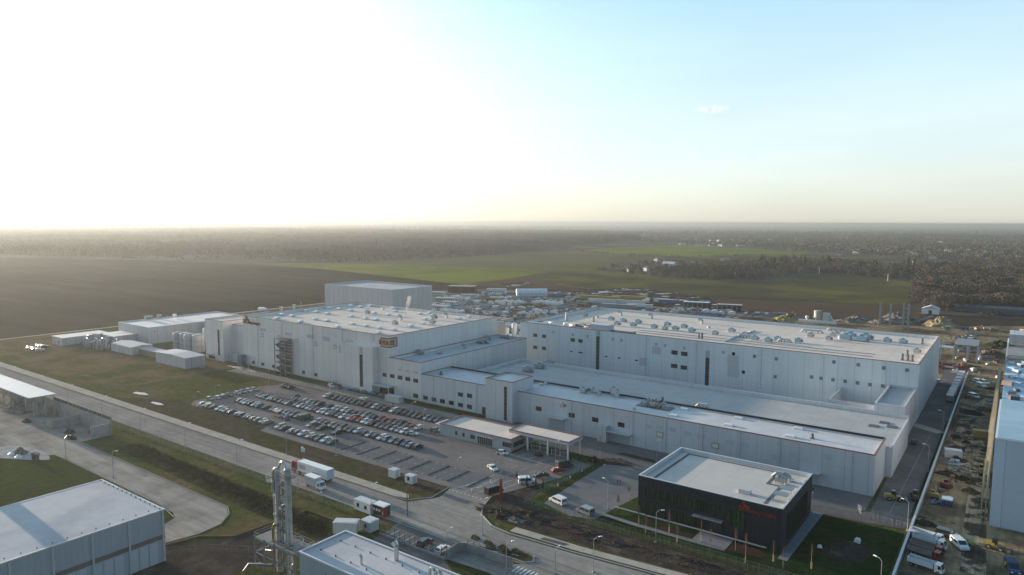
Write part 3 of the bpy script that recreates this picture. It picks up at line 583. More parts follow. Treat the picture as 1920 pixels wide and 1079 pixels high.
for x,ya,yb in ((703,395,640),(1600,570,775)):
    p=onY(*a6([(x,ya)])[0],RY); g=MB().box(p.x-.85,RY-.1,.4,p.x+.85,RY-.003,p.z).build('glazed_strip',m_frame,H3)
    b=MB()
    for k in range(11): b.box(p.x-.7,RY-.14,.5+(p.z-.6)*k/11,p.x+.7,RY-.103,.5+(p.z-.6)*(k+.86)/11)
    b.build('glazing',m_glass,g); MB().box(p.x-.85,RY-.1,p.z+.3,p.x+.85,RY-.003,p.z+3.0).build('louvre',m_louv,H3)
for (x,y) in a8([(780,290),(950,315),(1155,330),(865,360),(1085,375),(1375,400),(1560,365),(1670,425),(1790,395),(1895,450)])+a7([(50,355),(425,425),(240,420),(350,435),(597,440),(1322,435),(1452,445)]):
    unit(rR,G(x,y+2,20.0),2.6,2.0,1.6,m_blue,0)
for x,y in a7([(985,415),(1025,402),(1115,430),(1150,412)]): unit(rR,G(x,y+2,20.0),4.2,3,2.2,m_blue,0)
for x,y in a8([(920,238),(1345,278)])+a6([(1555,292)])+a7([(935,415)]): unit(rR,G(x,y,20.0),2.4,2,2,m_lgrey,1)
for x,y,w_ in ((710,368,8),(905,355,6),(485,445,4),(150,408,4)): unit(rR,G(*a7([(x,y)])[0],20.0),w_,1.8,1.5,m_lgrey,3)
for x,y in a7([(695,405),(845,430),(880,400),(1060,432),(1565,535),(210,370)])+a6([(1610,330),(1250,345),(1660,385)])+a8([(420,245),(590,270)]): unit(rR,G(x,y,20.0),2.2,1.8,1.5,m_lgrey,rnd.choice((0,2,0)))
for x,y in a7([(1612,458),(1488,560),(1448,592),(1493,598),(1530,603)])+a8([(540,320),(1523,430)])+a6([(1528,412),(1555,415)]): unit(rR,G(x,y,20.0),1.7,1.5,2.6,m_dgrey,4)
# white stack, penthouse, parapet mess at the left end
p=G(*a8([(165,310)])[0],20.0); MB().lathe((p.x,p.y,20.0),((0,.9),(3.0,.7),(4.4,.6),(4.6,.8),(4.8,.5)),m_patch,12).build('exhaust_stack',None,rR)
p0=G(*a8([(540,420)])[0],21.2); MB().box(p0.x,292.6,20.0,p0.x+9.6,299,24.0).build('penthouse',m_patch,rR)
MB().box(p0.x+9.8,294,20.02,p0.x+22,297.5,21.4).build('roof_pit_shade',m_dark,rR)  # raised dark box, its colour stands for the shade in a pit
for k in range(26):
    x=-204+rnd.random()*38; y=295+rnd.random()*12; s=rnd.uniform(.8,2.2)
    MB().bx((x,y,20.02),(s*1.4,s,s*.7),rnd.choice((m_lgrey,mat('plywood',(.33,.24,.15)),m_grey,m_dgrey,m_white)),rnd.random()*3).build('roof_material',None,rR) 
b=MB().path([(-203,293.5,21.6),(-192,293.5,21.7),(-184,296,21.8)],.35,m_white,8); b.build('roof_duct',None,rR)
# cable tray lines over the right roof
b=MB()
for (a,c) in ((a6([(1745,440)])[0],a6([(1905,358)])[0]),(a7([(0,440)])[0],a7([(240,350)])[0])):
    p,q_=G(*a,20.2),G(*c,20.2); b.tube(p,q_,.3,None,6)
for yy in (306,312): b.box(-150,yy,20.1,-45,yy+.35,20.35)
b.build('cable_tray',m_galv,rR)
def railing(b,pts,h=1.1):
    for a,c in zip(pts,pts[1:]): b.tube((*a[:2],a[2]+h),(*c[:2],c[2]+h),.04,None,4); b.tube((*a[:2],a[2]+h*.5),(*c[:2],c[2]+h*.5),.03,None,4)
    for a in pts: b.tube(a,(a[0],a[1],a[2]+h),.04,None,4)
# free-standing steel escape stair on the main hall front
st=thing('escape_stair','open grey steel escape stair tower on the tall hall front','stair')
sx0=onY(360+680/4.364,520+650/4.364,199.6).x; sx1=onY(360+765/4.364,520+650/4.364,199.6).x
b=MB()
for x in (sx0,sx1,(sx0+sx1)/2):
    for y in (199.4,202.9): b.box(x-.14,y-.14,0,x+.14,y+.14,17.0)
b.build('post',m_grey,st)
for k in range(6):
    z=2.8*(k+1)
    MB().box(sx0,199.4,z,sx1,202.9,z+.12).build('landing',m_dgrey,st)
    b=MB(); railing(b,[(sx0,199.4,z),(sx1,199.4,z),(sx1,202.9,z)]); b.build('railing',m_grey,st)
    b=MB(); xa,xb=(sx0+.5,sx1-.5) if k%2 else (sx1-.5,sx0+.5)
    b.add([(xa,199.7,z-2.7),(xb,199.7,z),(xb,201,z),(xa,201,z-2.7)],[(0,1,2,3)]); b.add([(xa,199.7,z-2.4),(xb,199.7,z+.3),(xb,199.7,z-.2),(xa,199.7,z-2.9)],[(0,1,2,3)]); b.build('flight',m_dgrey,st)
b=MB()
for k in range(11):
    z=1.2+k*1.5; b.box(sx0-.02,202.95,z,sx1+.02,203.1,z+.9)
b.build('screen',mat('mesh_screen',(.17,.185,.20),.6,.1,1),st)
# tall far tower block, western building, small ones
H5=thing('high_bay_warehouse','tall plain pale block with bright white roof behind the main hall','warehouse')
shell(H5,-421.2,339,-349,379,26.0,1.2,m_panelT,m_roofF,m_copinglight)
H6=thing('utility_building','long pale utility building with bright roof at the far left','building')
shell(H6,-450.8,203.2,-413,268.9,10,.6,m_panelT,m_roof3,m_copinglight); 
MB().box(-412.9,236,-.1,-393,268,9.4).build('wing',m_panelT,H6); MB().box(-412.5,236.4,9.4,-393.4,267.6,9.6).build('wing_roof',m_roof3,H6)
for x,y in T(80,520,4.364)([(850,350),(880,347),(955,338),(1080,335)]): unit(H6,G(x,y,9.8),2.2,2,2.2,m_lgrey,0)
for x,y in T(80,520,4.364)([(918,440),(990,430)]): p=onY(x,y,203.2); patch_s(H6,'louvre',p.x,p.z,1.2,1.2,203.2,m_louv)
def tankf(x,y,r,h,lab,m=m_lgrey):
    t=thing('storage_tank',lab,'tank',(x,y,0),0,'upright storage tanks'); MB().lathe((0,0,0),((0,r),(h,r),(h+.5,r*.7),(h+.8,r*.2)),m,20).build('shell',None,t)
    b=MB()
    for k in (.33,.66): b.lathe((0,0,h*k),((0,r+.07),(.2,r+.07)),m_grey,20)
    b.build('band',None,t); b=MB()
    for s_ in (-.25,.25): b.tube((r+.15,s_,0),(r+.15,s_,h+1),.04,None,4)
    for k in range(int(h/.6)): b.tube((r+.15,-.25,k*.6),(r+.15,.25,k*.6),.03,None,4)
    b.build('ladder',m_dgrey,t); b=MB(); b.lathe((0,0,h+.6),((0,r*.8),(.05,r*.8)),m_dgrey,12); b.build('top_platform',None,t); return t
for i,(x,y,r,h) in enumerate(((-388,207,2.6,8.6),(-382,208,2.9,8.8),(-375.5,207,3.0,9),(-368,208,3.2,9.2),(-372,216,2.6,11.5),(-363,217,2.6,11.8),(-358,209,2.2,8))):
    tankf(x,y,r,h,'pale upright tank in the row beside the far left building')
def shed(name,lab,x0,y0,x1,y1,h,ridge=.0,wm=None,rm=None,parts=(),axis='x',cat='shed'):
    t=thing(name,lab,cat,((x0+x1)/2,(y0+y1)/2,0)); w2,d2=(x1-x0)/2,(y1-y0)/2
    MB().box(-w2,-d2,-.05,w2,d2,h).build('wall',wm or m_panelT,t)
    b=MB(); o=.25
    if ridge:
        if axis=='x': vs=[(-w2-o,-d2-o,h),(w2+o,-d2-o,h),(w2+o,d2+o,h),(-w2-o,d2+o,h),(-w2-o,0,h+ridge),(w2+o,0,h+ridge)]; fs=[(0,1,5,4),(2,3,4,5),(0,4,3),(1,2,5),(0,3,2,1)]
        else: vs=[(-w2-o,-d2-o,h),(w2+o,-d2-o,h),(w2+o,d2+o,h),(-w2-o,d2+o,h),(0,-d2-o,h+ridge),(0,d2+o,h+ridge)]; fs=[(3,0,4,5),(1,2,5,4),(0,1,4),(2,3,5),(0,3,2,1)]
        b.add(vs,fs)
    else: b.box(-w2-o,-d2-o,h,w2+o,d2+o,h+.25)
    b.build('roof',rm or m_roof3,t)
    for (nm,x,z,w_,hh,m) in parts: MB().box(x-w_/2,-d2-.05,z-hh/2,x+w_/2,-d2+.01,z+hh/2).build(nm,m,t)
    return t
shed('service_building','low pale flat roofed building nearest the white cars, far left',-461,170,-447,196,4.4,0,parts=[('door',-2,1.2,1.2,2.3,m_louv),('window',2,1.6,2,1,m_glass)])
shed('service_building','low pale extension with bright roof among pipework at the far left',-447,190,-428,214,4.6,0)
shed('service_building','grey shed with shallow hipped roof left of the plain grey shed',-409.6,180.2,-386,191.5,4.3,.8,rm=mat('roof_blue_grey',(.30,.32,.36),.6,.05,1))
shed('service_building','small shed with bright flat roof between the two grey sheds',-386,184,-360,190,3.2,0,mat('wall_tan',(.26,.21,.15)),m_roofF)
shed('service_building','plain grey shed with pale roof, nearest the meadow path',-358,179,-329.4,189.5,5.4,.5,rm=mat('roof_blue_grey2',(.38,.40,.44),.6,.05,1),axis='y')
shed('service_building','narrow white roofed canopy behind the main hall, left of the pale block',-378,292,-322,304,8.5,0,m_lgrey,m_roofF)
pc=thing('pipe_cluster','tangle of grey pipes and small vessels between the far left buildings','pipework')
b=MB()
for k in range(70):
    x,y=rnd.uniform(-446,-412),rnd.uniform(176,189.4); h=rnd.uniform(1.5,6)
    b.tube((x,y,0),(x,y,h),rnd.uniform(.15,.8),rnd.choice((m_lgrey,m_galv,m_grey)),7); b.tube((x,y,h),(x+rnd.uniform(-4,4),y+rnd.uniform(-2,2),h),.15,m_galv,5)
b.build('vessels',None,pc)
# black office ----------------------------------------------------
OB=thing('office_building','black two-storey office block with pale roof and red lettering','office')
OX0,OX1,OY0,OY1,OH=-74.1,-39.1,156.1,183.1,9.9
ring(MB(),OX0,OY0,OX1,OY1,-.1,OH-.1,.4).build('wall',m_blackclad,OB)
ro=MB().box(OX0+.4,OY0+.4,8.5,OX1-.4,OY1-.4,9.0).build('roof',mat('office_membrane',(.52,.50,.45),.8,.06,.25,seam=(7,9,.1),col2=(.46,.45,.42),scale2=.08),OB)
ring(MB(),OX0-.04,OY0-.04,OX1+.04,OY1+.04,OH-.1,OH+.05,.45).build('coping',m_copinglight,OB)
ring(MB(),OX0+.4,OY0+.4,OX1-.4,OY1-.4,9.0,OH-.1,.1).build('parapet_lining',m_copinglight,ro)
mdk=mat('roof_walkway',(.13,.135,.14),.9,.1,1); zz=9.03
b=MB(); b.box(-71.4,181,9.004,-46.5,181.8,zz); b.box(-71.4,157.6,9.004,-70.6,181,zz); b.box(-70.6,157.4,9.004,-44,158,zz)
b.box(-47.3,172.4,9.004,-46.5,181,zz); b.box(-47.3,171.6,9.004,-41.8,172.4,zz); b.box(-44.2,158,9.004,-43.4,171.6,zz); b.build('roof_walkway',mdk,ro)
for (x,y),k,w_ in zip(T(1180,820,4.495)([(975,470),(1270,385),(1320,400),(1355,375),(1290,350)]),(9,0,1,1,3),(2.4,2.2,2,2,3)):
    p=G(x,y,9.05)
    if k==9: MB().box(p.x-1.3,p.y-.8,9.0,p.x+1.3,p.y+.8,10.0).build('roof_hatch',m_lgrey,ro)
    else: unit(ro,p,w_,1.4,1.1,m_galv,k)
for y in (163.5,168): 
    b=MB().box(-43,y-1.3,10.4,-39.9,y+1.3,10.5); [b.box(x,yy,9.0,x+.08,yy+.08,10.4) for x in (-42.9,-40.1) for yy in (y-1.2,y+1.1)]; b.build('solar_panel',mat('panel_blue_grey',(.14,.18,.22),.3,.05,1),ro)
so_=T(1180,820,4.495)
def owin(xa,za,xb,zb,n,gm=m_glass,root=OB):
    b=MB(); b.box(xa,OY0-.03,za,xb,OY0-.004,zb); g=b.build('glazing',gm,root); b=MB(); x=xa
    b.box(xa,OY0-.1,za-.12,xb,OY0-.003,za); b.box(xa,OY0-.1,zb,xb,OY0-.003,zb+.12)
    for k in range(n+1):
        u=xa+(xb-xa)*k/n+rnd.uniform(-.15,.15); b.box(u-.05,OY0-.22,za,u+.05,OY0-.003,zb)
    b.build('mullion',mat('mullion_black',(.025,.028,.032)),g)
owin(-73.2,4.7,-54.3,7.3,20,mat('office_glass_reflect',(.030,.042,.026),.10,.1,1.4,streak=(2.2,2.2,.04,.95))); owin(-53.9,4.7,-50.6,7.3,3,MATS['office_glass_reflect'])  # vertical streaks paint green-brown reflections into the glass colour
owin(-73.2,.5,-58.9,3.4,14,MATS['office_glass_reflect']); owin(-58,.1,-52.6,3.2,5,m_glass)
owin(-50.3,2.9,-47.4,7.3,3,mat('office_glass_tinted',(.035,.075,.030),.1,.3,.8))  # green tinted entrance glass
MB().box(-59.4,154.4,3.6,-52.2,OY0-.01,3.8).build('entrance_canopy',m_grey,OB)
b=MB(); b.box(OX1+.004,160,.8,OX1+.03,178,7.2); g=b.build('side_glazing',MATS['office_glass_reflect'],OB); b=MB()
for k in range(16): b.box(OX1+.003,160+k*1.2-.05,.8,OX1+.2,160+k*1.2+.05,7.2)
b.build('mullion',MATS['mullion_black'],g)
b=MB().box(-80,154.6,.55,-42,154.8,.8); b.build('front_rail',m_lgrey,OB)
# lettering
m_red=mat('sign_red',(.30,.026,.02),.5,.04,2)
m_rust=mat('sign_dark_red',(.20,.035,.02),.5,.04,2)
def text(body,size,name,m,parent,mtx,ext=.06,off=0.0,sx=1.0):
    c=bpy.data.curves.new('lettering','FONT'); c.body=body; c.size=size; c.extrude=ext; c.offset=off
    o=bpy.data.objects.new('lettering',c); COL.objects.link(o); dg=bpy.context.evaluated_depsgraph_get()
    me=bpy.data.meshes.new_from_object(o.evaluated_get(dg)); bpy.data.objects.remove(o)
    me.materials.clear(); me.materials.append(m); me.transform(Matrix.Diagonal((sx,1,1,1))); me.transform(mtx); return ob(name,me,parent)
def M_s(x,y,z): return Matrix.Translation((x,y,z))@Matrix.Rotation(R(90),4,'X')
def M_e(x,y,z): return Matrix.Translation((x,y,z))@Matrix.Rotation(R(90),4,'Z')@Matrix.Rotation(R(90),4,'X')
def wings(root,x,y,z,s,m):
    b=MB()
    for poly in ([(-.05,0),(-.55,.75),(-.62,1.75),(-.30,1.95),(.05,1.45),(.30,.85)],[(.25,.55),(.45,.95),(1.05,.75),(1.45,.25),(1.25,-.1),(.55,-.75),(.42,-.2)]):
        b.extrude([(x+a*s,z+c*s) for a,c in poly],y-.08,y+.05)
    return b.build('sign_emblem',m,root)
p=onY(1370+232/15.42,920+560/15.42,OY0); pe=onY(1370+1435/15.42,920+790/15.42,OY0); W=pe.x-p.x
text('SK',1.55,'sign_lettering',m_red,OB,M_s(p.x,OY0-.08,7.35),.05,.02)
text('battery hungary',1.25,'sign_lettering',m_red,OB,M_s(p.x+W*.235,OY0-.08,7.35),.05,.015,W*.765/8.95)
wings(OB,p.x+W*.15,OY0-.06,8.05,.82,m_red)
p=onY(440+255/15.41,570+540/15.41,MY); pe=onY(440+775/15.41,570+600/15.41,MY); W=pe.x-p.x; zb=p.z-.2
text('SK',2.9,'sign_lettering',m_rust,H1,M_s(p.x,MY-.15,zb),.1,.05); text('battery hungary',2.3,'sign_lettering',m_rust,H1,M_s(p.x+W*.24,MY-.15,zb),.1,.03,W*.76/16.4)
wings(H1,p.x+W*.20,MY-.1,zb+1.2,1.7,m_rust)
# corner sign: cream battery-shaped board wrapping the corner, red outline and letters
m_cream=mat('sign_cream',(.50,.42,.30),.6,.05,1)
xa=onY(714.5,630,MY).x; zt=onY(728,634,MY).z-.1; zb=zt-4.1; ye=onX(744,630,-212).y
sg=MB().box(xa,MY-.3,zb,-211.7,MY-.006,zt).box(-211.99,MY-.006,zb,-211.7,ye,zt).build('sign_board',m_cream,H1)
b=MB()
for z0_,z1_ in ((zb-.0,zb+.4),(zt-.4,zt)): b.box(xa,MY-.38,z0_,-211.62,MY-.305,z1_); b.box(-211.695,MY-.3,z0_,-211.62,ye,z1_)
b.box(xa,MY-.38,zb+.4,xa+.4,MY-.305,zt-.4); b.box(-211.695,ye-.5,zb+.4,-211.62,ye,zt-.4); b.box(xa-.9,MY-.34,zb+1.0,xa-.02,MY-.05,zt-1.0)
b.build('sign_border',m_red,sg)
text('HOA',2.7,'sign_lettering',m_red,sg,M_s(xa+.7,MY-.34,zb+1.05),.06,.08,(-211.9-xa-.8)/5.6); text('SSE',2.7,'sign_lettering',m_red,sg,M_e(-211.64,MY+.2,zb+1.05),.06,.08,(ye-MY-.9)/5.0)
# gatehouse and canopy
GH=thing('gatehouse','low grey gatehouse with pinkish flat roof at the car park exit','gatehouse')
ring(MB(),-157.6,174.7,-127.4,187.4,-.1,3.9,.3).build('wall',m_panelF,GH)
rg=MB().box(-157.3,175,3.4,-127.7,187.1,3.6).build('roof',m_roof,GH); ring(MB(),-157.8,174.5,-127.2,187.6,3.9,4.15,.45).build('coping',m_coping,GH)
g5=T(820,740,6.62)
win_px(GH,g5([(235,478),(325,500)]),174.7,.9,1.4,1); win_px(GH,g5([(437,527)]),174.7,1.9,1.4,3); win_px(GH,g5([(866,625)]),174.7,3.6,1.5,4)
p=onY(820+590/6.62,740+575/6.62,174.7); win_s(GH,p.x,1.5,6.2,2.7,174.7,7,'door',m_lgrey,m_glassg)
b=MB().box(-127.39,176,1.1,-127.3,182,2.6); b.build('side_window',m_glass,GH)
MB().box(p.x-3.8,173.9,3.0,p.x+3.8,174.69,3.2).build('door_canopy',m_lgrey,GH)
b=MB().box(-160.8,176,0,-160.6,176.2,3).box(-160.8,182,0,-160.6,182.2,3).box(-161,175.8,3,-157.9,182.4,3.15); b.build('side_porch',m_lgrey,GH)
CN=thing('gate_canopy','flat canopy on white posts over the vehicle gates beside the gatehouse','canopy')
MB().box(-131,178.6,4.75,-108.2,187,5.6).build('canopy_roof',m_patch,CN); ring(MB(),-131.05,178.55,-108.15,187.05,5.6,5.85,.5).build('coping',m_coping,CN)
MB().box(-130.5,179.1,5.605,-108.7,186.5,5.65).build('membrane',m_roof,CN)
for x in (-124,-116.3,-108.9):
    for y in (179.2,186.2): MB().box(x-.22,y-.22,-.05,x+.22,y+.22,4.74).build('post',m_white,CN)
def gate(x0,x1,y,lab):
    t=thing('vehicle_gate',lab,'gate',(x0,y,0)); w_=x1-x0; b=MB(); b.box(0,0,.2,w_,.08,.3).box(0,0,1.7,w_,.08,1.8); b.build('frame',m_lgrey,t)
    b=MB(); [b.box(k*.35,.02,.3,k*.35+.05,.06,1.7) for k in range(int(w_/.35)+1)]; b.build('bar',m_lgrey,t); b=MB(); [b.box(k,-.02,0,k+.12,.1,1.9) for k in (0,w_/2,w_-.12)]; b.build('gate_post',m_white,t)
gate(-123.5,-116.8,180.4,'white barred sliding gate under the canopy, nearer the gatehouse'); gate(-115.8,-109.3,180.4,'white barred sliding gate under the canopy, farther from the gatehouse')
# ---------------------------------------------------------------- foreground buildings
F1=thing('warehouse','big white roofed warehouse with grey bays in the bottom left corner','warehouse')
fx0,fx1,fy0,fy1,fh=-173.8,-145,30,72.8,11.6
b=ring(MB(),fx0,fy0,fx1,fy1,-.1,fh-.25,.4); b.build('wall',mat('warehouse_grey',(.37,.41,.45),.6,.05,.3,panel=(1.05,.04,.03)),F1)
b=MB(); n=14  # gently rippled membrane roof, low ridge along y
for i in range(n+1):
    for j in range(23):
        x=fx0-.1+(fx1-fx0+.2)*j/22; y=fy0+(fy1+.1-fy0)*i/n
        z=fh-.2+.12*(1-abs(2*j/22-1))+(.012*math.sin(i*2.6+j*.4) if 0<j<22 else 0); b.v.append((x,y,z))
for i in range(n):
    for j in range(22): a=i*23+j; b.f.append((a,a+1,a+24,a+23)); b.m.append(-1)
rf=b.build('roof',m_roofF,F1)
ring(MB(),fx0-.15,fy0-.15,fx1+.15,fy1+.15,fh-.45,fh-.12,.35).build('gutter',m_lgrey,F1)
for k in range(7):
    y=72.4-k*7.0
    MB().box(fx1,y-.2,0,fx1+.22,y+.2,fh-.5).build('pilaster',m_lgrey,F1)
    for j in range(3):
        yy=y-1.3-j*2.05
        if yy>fy0+2: d=MB().box(fx1+.0,yy-1.75,.05,fx1+.10,yy-.0,4.7).build('door_panel',mat('door_pale_grey',(.48,.52,.55),.5,.05,1),F1)
MB().box(fx1,fy0,5.0,fx1+.06,fy1,6.0).build('brown_band',mat('band_brown',(.16,.13,.11),.7,.06,1),F1)
b=MB()
for k in range(14): b.lathe((fx0+1+k*2.1,72.2,fh-.1),((0,.12),(.3,.12)),None,6); b.lathe((fx1-.9,70-k*2.6,fh+.0),((0,.12),(.25,.12)),None,6)
b.build('roof_anchor',m_dgrey,F1)
ch=thing('chimney_stack','grey steel stack west of the white warehouse','stack',(-216,56,0)); MB().lathe((0,0,0),((0,2.2),(21,1.9),(21.5,2.1)),m_lgrey,18).build('shaft',None,ch)
# white roofed plant building bottom centre
F2=thing('plant_building','white roofed plant building at the bottom edge beside the pipe towers','building')
ring(MB(),-111.6,82.3,-58,94,-.1,7.7,.4).build('wall',MATS['warehouse_grey'],F2)
rf=MB().box(-111.2,82.7,7.0,-58.4,93.6,7.75).build('roof',m_roofF,F2); ring(MB(),-111.75,82.15,-57.9,94.15,7.7,8.05,.4).build('coping',m_copinglight,F2)
for k in range(9): 
    for y in (85.5,90.5): MB().lathe((-109+k*4.4,y,7.75),((0,.16),(.3,.16)),m_dgrey,6).build('roof_anchor',None,rf)
for x,y,s in ((-94,91.5,1.3),(-98.2,86.4,.7)):
    b=MB(); b.tube((x,y,7.75),(x,y,7.75+2.2*s),.35*s,m_steel,10); b.tube((x,y,7.75+2.2*s),(x-.5*s,y,7.75+2.7*s),.4*s,m_steel,10,.5*s); b.build('vent_pipe',None,rf)
for x in (-84,-82.6): 
    b=MB(); 
    for k in range(7):
        a0,a1=math.pi*k/7,math.pi*(k+1)/7; b.tube((x-math.cos(a0)*.8,91,8.4+math.sin(a0)*1.0),(x-math.cos(a1)*.8,91,8.4+math.sin(a1)*1.0),.32,None,8)
    b.tube((x-.8,91,7.75),(x-.8,91,8.4),.32,None,8); b.tube((x+.8,91,7.75),(x+.8,91,8.4),.32,None,8); b.build('duct_bend',m_steel,rf)
for x in (-103,-97,-91,-85): win_s(F2,x,5.2,1.8,1.2,82.3,2)
# pipe towers -----------------------------------------------------
TW=thing('scrubber_towers','pair of tall grey process columns with ring platforms and bent pipes','process tower')
def col(name,x,y,r,z0,z1,m=mat('column_grey',(.47,.45,.42),.6,.12,1.6,metal=.1,col2=(.36,.34,.31),scale2=.7,streak=(3,3,.15,.12))):
    b=MB(); b.lathe((x,y,0),((z0,r),(z1,r),(z1+r*.4,r*.75),(z1+r*.6,r*.25)),m,20)
    z=z0+1.5
    while z<z1: b.lathe((x,y,0),((z,r+.05),(z+.12,r+.05)),m_grey,20); z+=2.6
    return b.build(name,None,TW)
for k_ in range(9):
    MB().box(-120.7,84.3,2.2+k_*2.3,-118.7,84.7,2.32+k_*2.3).box(-119.7,83.9,3.0+k_*2.3,-119.3,84.2,3.4+k_*2.3).build('bracket',m_grey,TW)
MB().box(-117.4,83.7,1,-117.2,83.85,20.5).box(-121.9,83.8,1,-121.7,83.95,19.5).build('cable_duct',m_lgrey,TW)
c1_=col('column',-121.3,84.6,.64,0,21.6); c2_=col('column',-118.0,84.6,.70,0,22.6); c3_=col('column',-119.6,85.4,.30,4,22.0)
def bend(name,pts,r,m=m_steel,n=10):
    b=MB(); P_=[Vector(p) for p in pts]
    for a,c in zip(P_,P_[1:]): b.tube(a,c,r,m,n)
    for p in P_[1:-1]: b.lathe((p.x,p.y,p.z),((-r,r*.4),(-r*.5,r*.9),(0,r),(r*.5,r*.9),(r,r*.4)),m,n)
    return b.build(name,None,TW)
def arc(x0,z0,x1,z1,y,k=8,h=1.4): return [(x0+(x1-x0)*i/k,y,z0+(z1-z0)*i/k+h*math.sin(math.pi*i/k)) for i in range(k+1)]
bend('overhead_pipe',[(-121.0,84.6,21.6)]+arc(-121.0,22.3,-118.3,22.8,84.6,8,1.3)+[(-118.3,84.6,22.6)],.26)
bend('overhead_pipe',[(-122.3,84.2,17)]+arc(-122.3,20.9,-120.9,21.5,84.3,6,.8),.42)
bend('riser_pipe',[(-121.9,83.5,3),(-121.9,83.5,9.5),(-121.4,83.6,10.4),(-120.8,83.9,10.2)],.28,mat('brass_pipe',(.42,.34,.20),.3,.1,1,metal=.7))
bend('riser_pipe',[(-120.1,84.2,2),(-120.1,84.2,19)],.15); bend('riser_pipe',[(-119.0,83.9,1),(-119.0,83.9,15),(-118.3,84.1,15.4)],.16)
bend('low_pipe',[(-116,83.8,2.5),(-114.6,83.3,4.4),(-114.2,82.6,4.2),(-114.2,82.2,2),(-116.5,81.5,1)],.26,m_grey)
bend('low_pipe',[(-121,82.5,2.2),(-124,81.8,1.8),(-127,81,1.2),(-127.4,80,-.05)],.26,m_grey); bend('low_pipe',[(-121.4,83,5),(-124.6,83.2,4.2)],.2,m_grey)
def plat(x,y,r,z,a0=0,a1=360,h=1.05):
    b=MB(); n=20; vs=[]
    for i in range(n+1):
        a=R(a0+(a1-a0)*i/n); vs.append((x+math.cos(a)*r,y+math.sin(a)*r))
    b.prism(vs if a1-a0<360 else vs[:-1],z,z+.08,m_dgrey)
    for p,q in zip(vs,vs[1:]):
        b.tube((*p,z+h),(*q,z+h),.04,m_galv,4); b.tube((*p,z+h*.5),(*q,z+h*.5),.03,m_galv,4)
    for p in vs[::2]: b.tube((*p,z),(*p,z+h),.035,m_galv,4)
    return b.build('ring_platform',None,TW)
plat(-122.6,84.5,1.5,19.3); plat(-117.6,84.7,1.6,21.2); plat(-119.5,84.9,.9,15.2); plat(-120.2,84.5,.9,12.6); plat(-119.3,84.7,1.0,9.6); plat(-116.6,84.8,1.9,6.8)
b=MB()
for (x,y) in ((-126.6,82.2),(-126.6,87),(-113,82.2),(-113,87),(-119.8,82.2),(-119.8,87),(-123.2,82.2)): b.box(x-.13,y-.13,-.05,x+.13,y+.13,7.2)
for z in (3.4,6.5):
    b.box(-126.6,82.1,z,-113,82.3,z+.25); b.box(-126.6,86.9,z,-113,87.1,z+.25); b.box(-126.7,82.3,z,-126.5,86.9,z+.25); b.box(-113.1,82.3,z,-112.9,86.9,z+.25)
for a,c in (((-126.6,82.2,3.5),(-123.2,82.2,6.5)),((-123.2,82.2,.2),(-126.6,82.2,3.4)),((-119.8,82.2,6.4),(-123.2,82.2,3.5)),((-113,82.2,.2),(-119.8,82.2,3.4))): b.tube(a,c,.09,None,5)
b.build('support_frame',m_grey,TW)
b=MB(); b.box(-126.6,82.3,6.76,-113.1,86.9,6.84); b.build('deck',mat('grating',(.11,.12,.13),.6,.15,6),TW)
b=MB(); railing(b,[(-126.6,82.2,6.84),(-123.2,82.2,6.84),(-119.8,82.2,6.84),(-116,82.2,6.84),(-113,82.2,6.84),(-113,84.6,6.84),(-113,87,6.84),(-119,87,6.84),(-126.6,87,6.84),(-126.6,82.2,6.84)]); b.build('railing',mat('rail_yellow_grey',(.30,.29,.20),.5),TW)
b=MB(); 
for x in (-116.9,): 
    b.tube((x,84.1,7),(x,84.1,21.2),.05,None,4); b.tube((x+.5,84.1,7),(x+.5,84.1,21.2),.05,None,4); [b.tube((x,84.1,7+k*.4),(x+.5,84.1,7+k*.4),.03,None,4) for k in range(36)]
b.build('ladder',m_galv,TW)
b=MB()
for z in (12,16,8.3): b.lathe((-122.2,84.3,z),((0,.1),(.15,.3),(.4,.3),(.5,.1)),m_white,8)
for z in (5.5,13.9): b.lathe((-119.6,84,z),((0,.1),(.15,.35),(.5,.35),(.6,.1)),m_white,8)
b.build('valve',None,TW)
# open bulk store on the left ------------------------------------
BS=thing('bulk_store','open-sided concrete bulk store with pale blue mono-pitch roof','shed')
MB().add([(-350,99.0,7.2),(-292.6,99.0,7.2),(-287.4,106.2,8.2),(-350,106.2,8.2),(-350,99,7.5),(-292.6,99,7.5),(-287.4,106.2,8.5),(-350,106.2,8.5)],[(0,3,2,1),(4,5,6,7),(0,1,5,4),(1,2,6,5),(2,3,7,6),(3,0,4,7)]).build('roof',mat('sheet_pale_blue',(.40,.47,.52),.45,.05,.3,panel=(1,.05,.03)),BS)
b=MB()
for k in range(8): b.box(-294.6-k*7.5,100.9,0,-294-k*7.5,101.5,7.1)
for k in range(3): b.box(-293.4+k*1.8,101.5+k*2.2,0,-292.9+k*1.8,101.9+k*2.2,7.4)
b.build('column',m_conc,BS)
MB().box(-350,107,0,-246.8,107.5,5.2).build('back_wall',m_conc,BS)
b=MB(); [b.box(-292.8+k*3.3,107.05,5.2,-292.65+k*3.3,107.4,6.5) for k in range(15)]; b.box(-292.8,107.1,6.42,-246.8,107.25,6.55); b.build('post',m_grey,BS)
MB().box(-292.8,107.16,5.2,-246.8,107.2,6.4).build('mesh_panel',mat('mesh_dark',(.07,.075,.07)),BS)
for x,y0,h in ((-294,101.6,3.2),(-301.5,101.6,3.2),(-309,101.6,3.2),(-316.5,101.6,3.2),(-270.5,97.8,3.4),(-247.3,100.9,4.2)): MB().box(x-.25,y0,-.05,x+.25,106.95,h).build('partition_wall',m_conc,BS)
MB().box(-277,98.6,-.05,-270.8,99.1,2.0).build('low_wall',m_conc,BS)
